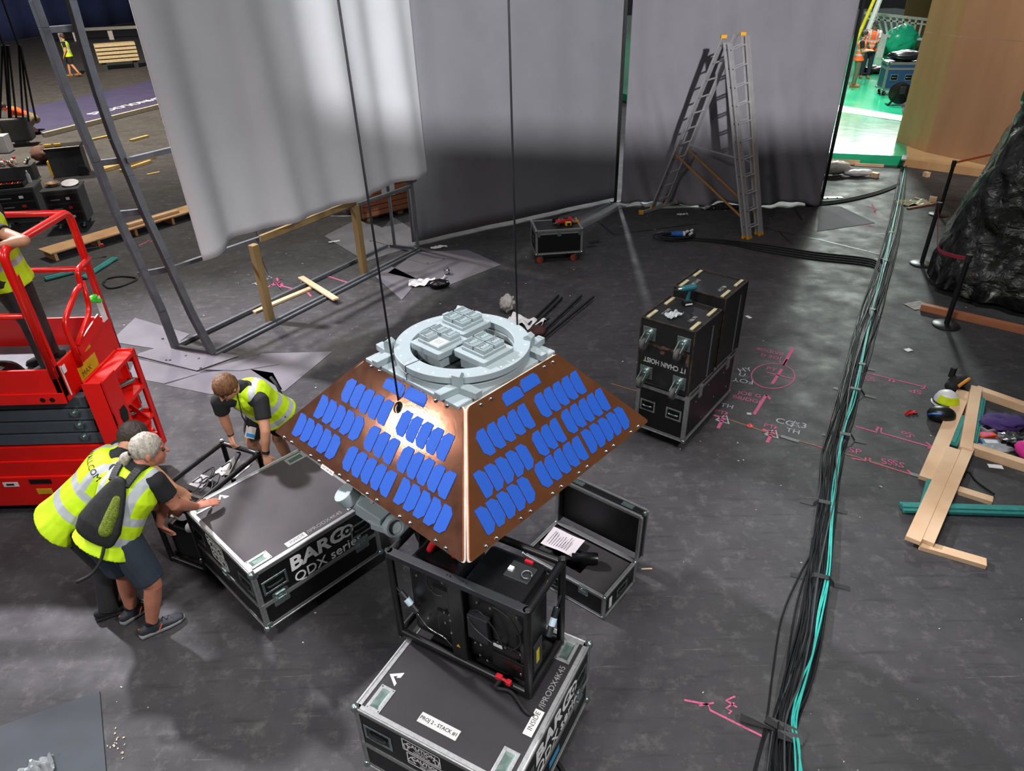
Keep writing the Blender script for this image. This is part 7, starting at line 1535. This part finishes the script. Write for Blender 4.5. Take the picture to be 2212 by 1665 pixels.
# crate with paper behind the far foot of the frame
cr_ = thing('slatted_crate', 'reddish slatted wooden crate behind the far end of the frame', 'crate', G(845, 452), radians(38))
for i in range(7): MB().box(-0.85, 0.85, -0.42, -0.39, 0.10 + i * 0.105, 0.19 + i * 0.105).build('slat', LUMB, cr_); MB().box(0.86, 0.89, -0.40, 0.40, 0.10 + i * 0.105, 0.19 + i * 0.105).build('slat', LUMB, cr_)
MB().box(-0.84, 0.85, -0.385, 0.40, 0.06, 0.83).build('inner_box', mat('dark crate inside', '4a3226', 0.8), cr_); MB().box(-0.86, 0.88, -0.42, 0.42, 0.83, 0.86).build('lid', mat('crate lid', 'b98a60', 0.7), cr_)
for sx in (-0.7, 0.0, 0.7): MB().box(sx - 0.06, sx + 0.06, -0.38, 0.38, 0, 0.06).build('skid', OLDW, cr_)
pp = MB().box(-0.15, 0.15, -0.002, 0.0, 0, 0.38).build('paper_notice', PAPER, cr_); pp.location = (-0.25, -0.423, 0.42); text('THI', MATS['grey print'], pp, (0, -0.003, 0.28), (1, 0, 0), (0, 0, 1), 0.12, extrude=0.0005)
lump('plastic_bag', 'crumpled clear plastic bag on the floor beside the slatted crate', 'plastic bag', G(742, 458), 0.26, CLR, (1.3, 0.9, 0.7), 3); plank((712, 468), (812, 467), 0.035, 0.02, WHP, 'thin white rod on the floor beside the plastic bag')
# torn wrapper
crumple('torn_wrapper', 'torn white wrapper sheet on grey floor boards', 'wrapper', G(912, 612, .007), 0.42, 0.26, WHP, 0.1, 0.05, 3); lump('foil_scrap', 'crumpled black and silver foil beside the torn white wrapper', 'foil', G(948, 622), 0.10, mat('black foil', '1b1b1d', 0.25, metal=0.6), (1.5, 0.8, 0.6), 5)
lump('foil_ball', 'small silver foil ball beyond the torn wrapper', 'foil', G(966, 592, .006), 0.045, CHROME, (1, 1, 1), 6); crumple('paper_strip', 'narrow white paper strip standing by the foil ball', 'paper', G(958, 602, .006), 0.05, 0.16, WHP, -0.4, 0.03, 9)
crumple('paper_slip', 'white paper slip on the floor sheet left of the wire rope', 'paper', G(722, 522, .006), 0.20, 0.07, WHP, 0.4, 0.01, 4); crumple('paper_slip', 'crumpled white scrap before the grey backdrop', 'paper', G(948, 535, .006), 0.30, 0.08, WHP, 0.3, 0.03, 5)
# black bars and packing behind the spacecraft
for i, (p, q) in enumerate((((1140, 705), (1206, 640)), ((1150, 708), (1214, 645)), ((1163, 728), (1256, 640)), ((1170, 735), (1282, 643)), ((1150, 712), (1185, 690)))):
    plank(p, q, 0.025, 0.03, BLACKM, 'black steel bar fanned out behind the spacecraft, %s' % ('leftmost', 'second from left', 'second from right', 'rightmost', 'shortest')[i], z=0.02 + 0.012 * i, name='steel_bar', group='black steel bars')
crumple('packing_sheet', 'white packing sheet beneath the black steel bars', 'packing', G(1135, 700), 0.55, 0.26, WHP, -0.7, 0.10, 7); lump('packing_wad', 'crumpled white packing wad behind the grey ring', 'packing', G(1097, 676), 0.075, mat('soft packing', 'a8a4a0', 0.7), (1, 0.8, 1.2), 8, amp=0.8, freq=3.5, n=30); lump('dark_rag', 'dark reddish rag under the black steel bars', 'rag', G(1162, 726), 0.10, mat('dark red rag', '3a1c18', 0.8), seed=3)
crumple('clear_wrap', 'clear plastic wrap on the board in the lower left corner', 'plastic', G(80, 1668, .013), 0.20, 0.14, CLR, 0.6, 0.09, 11, n=14)
# ------------------------------------------------------------------ impact driver and wrapper on the hoist case
def driver(label, c, rz, tilt=0.0, mcol=None, upright=True):
    r = thing('cordless_driver', label, 'power tool', c, rz); T = mcol or mat('teal tool plastic', '1d5d66', 0.45)
    MB().box(-0.045, 0.045, -0.04, 0.04, 0.0, 0.05).build('battery', BLACKM, r, bevel=0.008); MB().box(-0.04, 0.04, -0.041, -0.040, 0.012, 0.03).build('battery_label', WHP, r)
    c_ = MB(); limb(c_, (0.0, 0, 0.05), (0.01, 0, 0.16), 0.022, 0.020); limb(c_, (-0.07, 0, 0.19), (0.06, 0, 0.19), 0.032, 0.034); me = remesh(c_, 0.005, 3, 'housing'); me.materials.append(T); obj('housing', me, r)
    MB().cyl((-0.07, 0, 0.19), (-0.125, 0, 0.19), 0.026, 0.016, n=14).build('nose', ZINC, r, angle=40); MB().cyl((-0.125, 0, 0.19), (-0.17, 0, 0.19), 0.006, n=8).build('bit', CHROME, r); MB().cbox((-0.022, 0, 0.135), 0.012, 0.014, 0.03).build('trigger', BLACKM, r)
    return r
dv_ = driver('teal cordless impact driver standing on the hoist case with castors', h1.matrix_basis @ V((0.205, 0.05, 0.70)), 0.25)
dv_.scale = (0.95, 0.95, 0.95)
crumple('plastic_scrap', 'crumpled clear plastic scrap on top of the hoist case', 'plastic', h1.matrix_basis @ V((-0.10, 0.04, 0.70)), 0.17, 0.10, mat('milky plastic', 'aeb6b8', 0.35), 0.6, 0.05, 12)
# tools on the small case
def lay(r, ax): r.rotation_euler = ax; return r
t1 = driver('red and black cordless drill lying on the small case, rear one', rc_.matrix_basis @ V((-0.02, 0.10, 0.62)), 0.6, mcol=REDP); t1.rotation_euler = (1.45, 0, 0.6)
t2 = driver('red and black cordless drill lying on the small case, front one', rc_.matrix_basis @ V((0.06, -0.03, 0.62)), 1.2, mcol=REDP); t2.rotation_euler = (1.45, 0, 1.9)
tp_ = thing('tape_measure_box', 'yellow and black tool pouch on the small case with red castors', 'tool', rc_.matrix_basis @ V((0.18, -0.08, 0.58)), 0.2); MB().box(-0.05, 0.05, -0.04, 0.04, 0, 0.06).build('case', YEL, tp_, bevel=0.01); MB().box(-0.03, 0.03, -0.042, -0.04, 0.01, 0.05).build('face', BLACKM, tp_); 
lv = thing('spirit_level', 'short orange level lying on the small case', 'tool', rc_.matrix_basis @ V((0.26, 0.03, 0.58)), 0.25); MB().box(-0.12, 0.12, -0.02, 0.02, 0, 0.035).build('body', mat('orange level', 'e08a1c', 0.4), lv, bevel=0.003); MB().box(-0.02, 0.02, -0.021, -0.02, 0.01, 0.025).build('vial', BLUEP, lv)
bx_ = rot_box('tool_box', 'small grey and blue tool box on the small case', 'box', (1228, 478), 0.16, 0.10, 0.08, BOXG, 0.2, z=0.58); MB().box(0.02, 0.07, -0.051, -0.05, 0.02, 0.06).build('blue_front', BLUEP, bx_)
# blue connectors coil
cn = thing('connector_coil', 'coil of black cable with blue connectors on the floor by the ladder', 'cable', G(1458, 516), 0.1)
for k in range(5):
    rnd = random.Random(60 + k); R_ = 0.20 + rnd.uniform(-0.04, 0.05); oo = V((rnd.uniform(-0.05, 0.12), rnd.uniform(-0.04, 0.04), 0.015 + 0.014 * k)); MB().tube([oo + V((cos(t) * R_ * 1.5, sin(t) * R_ * 0.8, 0.006 * sin(3 * t))) for t in [2 * pi * i / 24 for i in range(24)]], 0.011, 6, True).build('cable_turn', BLACKR, cn, smooth=True)
for k, (dx, dy) in enumerate(((-0.02, -0.05), (0.0, 0.03))):
    p = V((dx, dy, 0.10)); b = MB().cyl(p, p + V((0.13, -0.02, 0.0)), 0.035, n=14).cyl(p - V((0.07, 0, 0)), p, 0.026, n=14).build('blue_connector', BLUEP, cn, angle=40); MB().cyl(p + V((0.13, -0.02, 0)), p + V((0.17, -0.025, 0)), 0.03, n=12).build('white_collar', WHP, b)
for k, (dx, dy) in enumerate(((0.20, 0.06), (0.24, -0.05), (0.30, 0.10))): MB().cyl((dx, dy, 0.08), (dx + 0.06, dy + 0.03, 0.10), 0.025, n=10).build('white_plug', WHP, cn)
crumple('blue_tape_scrap', 'small blue-grey tape scrap beside the coil of connectors', 'tape', G(1425, 502), 0.16, 0.05, mat('slate tape', '5a6a7c', 0.6), 0.5, 0.005, 2)
# below the draped backdrop
for i, (p, q) in enumerate((((1385, 440), (1425, 437)), ((1388, 443), (1430, 440)), ((1392, 446), (1432, 442)))): plank(p, q, 0.07, 0.03, WHP, 'white batten under the draped backdrop, %s' % ('rear one', 'middle one', 'front one')[i], z=0.0, group='white battens')
crumple('white_cloth', 'pale cloth edge lying under the draped backdrop', 'cloth', G(1475, 447), 0.9, 0.14, mat('pale cloth', '9aa69c', 0.8), 0.0, 0.015, 6); crumple('dotted_cloth', 'black cloth with white dots under the draped backdrop', 'cloth', G(1560, 449), 0.9, 0.25, mat('dotted cloth', '0b0b0c', 0.7, col2='d0d4d0', scale=26, mixlo=0.66, mixhi=0.69), 0.0, 0.06, 8)
crumple('paper_curl', 'curled white paper strip on the floor by the ladder foot', 'paper', G(1474, 464), 0.22, 0.06, WHP, 0.2, 0.03, 3)
for i, (p, w, h) in enumerate((((1284, 523), 0.2, 0.12), ((1278, 532), 0.16, 0.06))): crumple('tape_patch', 'black tape patch beside the red-castored case, %s' % ('large', 'small')[i], 'tape', G(*p), w, h, TAPE, 0.4, 0.008, i)
# ------------------------------------------------------------------ right far clutter
BLUC = mat('blue case laminate', '24466b', 0.4, vary=0.1)
bc_ = thing('flight_case', 'blue flight case on the green floor under a black bag', 'flight case', G(1930, 203, PZT), -0.22); w_, d_, h0, h1_ = 0.95, 0.75, 0.16, 0.98
MB().box(-w_ / 2, w_ / 2, -d_ / 2, d_ / 2, h0, h1_).build('body', BLUC, bc_); edges(bc_, w_, d_, h0, h1_, 0.06, balls=0.05, mid=0.80)
for sx in (-0.2, 0.22): handle(bc_, frame_m((sx, -d_ / 2 - 0.002, 0.55), (1, 0, 0), (0, 0, 1)), 0.22, 0.18, m=ALU)
for sx in (-1, 1):
    for sy in (-1, 1): castor(bc_, sx * 0.36, sy * 0.28, h0, 0.065)
lump('black_bag', 'large black bag lying on top of the blue flight case', 'bag', bc_.matrix_basis @ V((0.10, 0.0, 0.985)), 0.42, mat('black vinyl', '15161a', 0.3), (1.2, 0.75, 0.34), 5, amp=0.25)
rl = thing('cable_reel', 'black cable reel standing on the green floor before the blue case', 'cable reel', G(1938, 227, PZT), -0.2)
for yy in (-0.12, 0.10): MB().lathe([(0.0, 0.0), (0.28, 0.0), (0.30, 0.012), (0.28, 0.024), (0.0, 0.024)], (0, yy, 0.34), (0, 1, 0), 28).build('flange', BLACKM, rl, angle=40)
MB().lathe([(0, -0.10), (0.2, -0.10), (0.2, 0.10), (0, 0.10)], (0, 0, 0.34), (0, 1, 0), 24).build('wound_cable', BLACKR, rl, angle=40)
for sx in (-1, 1): MB().bar((sx * 0.30, -0.15, 0.02), (sx * 0.05, -0.15, 0.40), 0.05, 0.05).bar((sx * 0.30, -0.15, 0.02), (sx * 0.30, 0.12, 0.02), 0.05, 0.04).build('stand', BLACKM, rl)
MB().box(-0.08, 0.08, -0.18, -0.125, 0.34, 0.54).build('socket_box', BOXG, rl)
GBAG = mat('green plastic bag', '1db388', 0.3); lump('green_bag', 'heap of bright green plastic behind the blue case, tall bag', 'plastic', G(1937, 122, PZT), 0.58, GBAG, (1.1, 0.7, 0.85), 12, amp=0.4); lump('green_bag', 'heap of bright green plastic behind the blue case, low bag', 'plastic', G(1908, 120, PZT), 0.42, GBAG, (1.0, 0.7, 0.6), 13, amp=0.4); lump('white_wrap', 'crumpled white wrap on top of the green plastic heap', 'plastic', G(1942, 120, PZT) + V((0, 0, 0.95)), 0.2, WHP, (1, 0.8, 0.7), 14)
lump('yellow_object', 'yellow bundle on the green floor beside the plywood wall', 'bundle', G(1972, 127, PZT), 0.30, YEL, (1.3, 0.7, 0.4), 15); lump('black_cable_heap', 'heap of black cable on the green floor behind the workers', 'cable', G(1888, 158, PZT), 0.42, BLACKM, (1.2, 0.7, 0.25), 16, amp=0.5, freq=4)
# white ladder lying on edge
wl = thing('white_ladder', 'white aluminium ladder lying on its side before the far plywood wall', 'ladder', (0, 0, 0)); Y0 = 33.0
c_ = [GY(1868, 28, Y0), GY(2012, 43, Y0), GY(1895, 76, Y0), GY(2005, 86, Y0)]
WLM = mat('white ladder paint', 'd6d8d2', 0.4); MB().bar(c_[0], c_[1], 0.10, 0.10).build('stile', WLM, wl); MB().bar(c_[2], c_[3], 0.10, 0.10).build('stile', WLM, wl); MB().bar(lerp(c_[0], c_[2], 0.25), lerp(c_[1], c_[3], 0.25), 0.06, 0.06).build('stile', WLM, wl)
for i in range(10): MB().bar(lerp(c_[0], c_[1], (i + 0.9) / 10.2), lerp(c_[2], c_[3], (i + 0.1) / 10.2), 0.06, 0.06).build('rung', WLM, wl)
for s_ in (0.12, 0.6, 0.95): q_ = lerp(c_[2], c_[3], s_); MB().bar((q_.x, q_.y, PZT + 0.002), q_, 0.12, 0.3).build('support_block', WLM, wl)
yp = MB().cyl((0, 0, 0), (0.9, 0, 3.6), 0.06, n=8).build('yellow_pole', mat('yellow pole paint', 'c9c11e', 0.5)); yp.location = GY(1848, 92, Y0 - 6); tag(yp, 'thin yellow pole leaning behind the draped backdrop edge', 'pole')
wp_ = MB().cyl((0, 0, 0), (0.75, 0, 4.2), 0.10, n=8).build('white_pole', WLM); wp_.location = GY(1876, 64, Y0 - 3); tag(wp_, 'white tube leaning behind the orange vested workers', 'pole')
tag(MB().box(-0.6, 0.6, -0.15, 0.15, 0, 0.03).build('grey_strip', mat('grey strip', '7c7f80', 0.6)), 'short grey strip on the green floor near the front edge', 'strip'); o = bpy.data.objects['grey_strip']; o.location = G(1953, 342, PZT + 0.002); o.rotation_euler = (0, 0, 1.05); o.scale = (0.35, 0.35, 1)
# rubbish along the edge of the raised floor
lump('plastic_bag', 'crumpled pale plastic bag at the front edge of green floor', 'plastic bag', G(1800, 378), 0.22, mat('pale plastic', 'b9b5b0', 0.4), (1.5, 0.7, 0.55), 21); lump('plastic_bag', 'small white plastic bag beside the timber edge strip', 'plastic bag', G(1852, 381), 0.16, WHP, (1.8, 0.7, 0.4), 22)
for i, (p, q, w, h, lab) in enumerate((((1880, 381), (1896, 384), 0.12, 0.10, 'pine offcut block before the green floor'), ((1960, 452), (2025, 440), 0.05, 0.03, 'brown stick lying beside the cable bundle'), ((1975, 428), (1998, 434), 0.04, 0.02, 'thin wood splinter by the farthest stanchion'), ((2006, 434), (2022, 436), 0.13, 0.09, 'pine offcut block beside the farthest stanchion'), ((1996, 380), (2004, 383), 0.10, 0.10, 'small pine block before the plywood floor'))): plank(p, q, w, h, PINE if i != 1 else LUMB, lab, group='timber offcuts on the right')
crumple('plastic_film', 'torn yellowish plastic film beside the farthest stanchion', 'plastic', G(1972, 440), 0.65, 0.30, mat('yellowish film', 'c9c6a4', 0.4), 0.0, 0.10, 31)
crumple('grey_tape_patch', 'grey tape patch left of the timber bearer', 'tape', G(1982, 660), 0.3, 0.22, mat('pale grey tape', '8a8680', 0.7), 0.3, 0.008, 33)
# helmets and bag by the pine frame
hl = thing('safety_helmet', 'white safety helmet with yellow visor beside the pine frame', 'helmet', G(2042, 870), 0.4); MB().lathe([(0.0, 0.15), (0.05, 0.145), (0.10, 0.11), (0.125, 0.05), (0.13, 0.0), (0.145, -0.003), (0.12, 0.0)], (0, 0, 0.004), (0, 0, 1), 24).build('shell', WHP, hl, angle=40); MB().lathe([(0.105, 0.115), (0.132, 0.05), (0.136, 0.03)], (0, 0, 0.01), (0, 0, 1), 12, 2.2, 4.2).build('visor', mat('hi-vis visor', 'cbe01c', 0.3), hl, solid=0.004); MB().tube([(cos(t) * 0.135, sin(t) * 0.135, 0.03) for t in [2 * pi * i / 20 for i in range(20)]], 0.007, 6, True).build('strap', BLACKR, hl)
h2_ = thing('climbing_helmet', 'black and blue helmet lying by the pine frame', 'helmet', G(2030, 905), -0.3); MB().ball((0, 0, 0.06), 0.13, 18, None, (1.1, 0.85, 0.7)).build('shell', BLACKM, h2_, smooth=True); MB().tube(smoothpath([(-0.13, -0.02, 0.05), (-0.11, -0.08, 0.10), (-0.03, -0.10, 0.12)], 5), 0.012, 8).build('blue_rim', BLUEP, h2_, smooth=True); MB().tube([(0.10, 0, 0.03), (0.2, 0.03, 0.012), (0.24, -0.05, 0.012), (0.16, -0.08, 0.012)], 0.008, 6).build('strap', BLACKR, h2_)
bg_ = thing('tool_bag', 'orange and black soft bag beside the white helmet', 'bag', G(2062, 838), 0.6); c_m = MB(); loft(c_m, [((-0.12, 0, 0.07), V((0, 1, 0)), 0.07, 0.06), ((0, 0, 0.085), V((0, 1, 0)), 0.09, 0.08), ((0.13, 0, 0.07), V((0, 1, 0)), 0.07, 0.06)], 14); me = remesh(c_m, 0.012, 3, 'bag_body'); me.materials.append(BLACKR); obj('bag_body', me, bg_); MB().tube(smoothpath([(-0.12, -0.07, 0.10), (-0.02, -0.10, 0.16), (0.10, -0.08, 0.12), (0.14, -0.04, 0.05)], 4), 0.02, 8).build('orange_piping', mat('amber strap', 'd28a28', 0.6), bg_, smooth=True); MB().box(-0.03, 0.03, 0.05, 0.10, 0.12, 0.24).build('handle_tab', BLACKR, bg_)
crumple('red_tape_cross', 'red tape cross on the floor left of the pine frame', 'tape', G(1968, 893), 0.15, 0.06, REDP, 0.2, 0.03, 41, n=6); crumple('red_tape_cross', 'small red tape mark on the orange floor string', 'tape', G(1620, 920), 0.07, 0.06, REDP, 0.5, 0.004, 42, n=4)
# items inside the pine frame
lump('purple_bag', 'purple cloth bag inside the pine frame', 'bag', G(2162, 922), 0.13, mat('purple cloth', '3f2a66', 0.8), (1.5, 0.9, 0.35), 44, amp=0.55, freq=3)
for i, (p, w, d, h, m_, rz, lab) in enumerate((((2132, 932), 0.16, 0.12, 0.06, mat('grey tin', '8c8f92', 0.4), 0.3, 'grey tin box inside the pine frame'), ((2128, 945), 0.18, 0.09, 0.05, mat('orange packet', 'd8502c', 0.5), 0.2, 'orange and pink packet inside the pine frame'), ((2138, 962), 0.18, 0.11, 0.05, mat('blue packet', '4f7898', 0.5), -0.2, 'blue packet at the front inside the pine frame'), ((2160, 950), 0.12, 0.07, 0.04, mat('brown wallet', '8d3c22', 0.6), 0.6, 'brown wallet inside the pine frame'), ((2110, 966), 0.08, 0.04, 0.04, BLUEP, 0.1, 'small bright blue block beside the pine frame corner'), ((2114, 925), 0.09, 0.07, 0.05, mat('pale blue wrap', 'a9bcc4', 0.5), 0.4, 'pale blue wrapped packet inside the pine frame'))):
    r = rot_box('packet', lab, 'packet', p, w, d, h, m_, rz, group='packets in the pine frame', bevel=0.006); MB().box(-w * 0.35, w * 0.35, -d * 0.3, d * 0.3, h, h + 0.001).build('print', [BLACKM, mat('pink print', 'e0668c', 0.5), WHP][i % 3], r)
lump('key_bunch', 'silver and black key bunch inside the pine frame', 'keys', G(2182, 950), 0.07, CHROME, (1.6, 1.2, 0.4), 46, amp=0.6, freq=5); lump('clear_packet', 'clear bag of small fixings inside the pine frame', 'plastic bag', G(2140, 976), 0.10, CLR, (1.5, 0.6, 0.25), 47, amp=0.7, freq=5); lump('black_pouch', 'small black pouch inside the pine frame', 'pouch', G(2192, 962), 0.05, BLACKM, (1.3, 1, 0.7), 48); lump('pink_bag', 'bright pink bag at the right picture edge', 'bag', G(2214, 990), 0.10, mat('hot pink cloth', 'd02a8a', 0.7), (0.8, 1.2, 0.7), 49)
cable('black_hook', [G(2082, 1030, .01), G(2088, 1020, .01), G(2096, 1022, .01), G(2110, 1040, .01), G(2148, 1067, .01)], 0.009, BLACKM, 'thin black hooked rod on the floor inside pine frame'); crumple('paper_tag', 'small white paper tag by the lower pine rail', 'paper', G(2150, 1008), 0.13, 0.06, PAPER, -0.25, 0.004, 51, n=4)
crumple('paper_note', 'small white card on the floor right of the cable bundle', 'paper', G(1962, 756), 0.09, 0.07, PAPER, 0.3, 0.004, 52, n=4); crumple('wood_splinter', 'orange splinter on the floor beside the open case', 'splinter', G(1397, 1229), 0.09, 0.014, PINE, 0.0, 0.003, 53, n=3); crumple('white_mark', 'small white tape flake right of the hoist cases', 'tape', G(1617, 685), 0.05, 0.09, WHP, 0.4, 0.003, 54, n=3)
pb_ = MB(); rp = random.Random(77)
for k in range(16): q = G(250 + rp.gauss(0, 9), 1612 + rp.gauss(0, 16)); pb_.cbox(q + V((0, 0, 0.004)), rp.uniform(0.005, 0.016), rp.uniform(0.004, 0.012), 0.005, Matrix.Rotation(rp.uniform(0, 3), 3, 'Z'))
tag(pb_.build('plaster_crumbs', mat('pale plaster', 'c9b8a0', 0.9), None, kind='stuff'), 'cluster of pale plaster crumbs beside the lower left board', 'debris')
# fine litter too small to count
rnd = random.Random(5); lt = MB()
for i in range(230):
    x, y = rnd.uniform(-6, 8), rnd.uniform(2.3, 16); s_ = rnd.uniform(0.003, 0.009) * (1 + y / 18); a = rnd.uniform(0, pi); lt.cbox((x, y, 0.003), s_ * rnd.uniform(1, 2.6), s_, 0.004, Matrix.Rotation(a, 3, 'Z'))
o = lt.build('floor_litter', mat('pale litter', 'b9b4ac', 0.8, vary=0.2, scale=3), None, kind='stuff'); tag(o, 'fine pale litter scattered over the dark hall floor', 'litter')
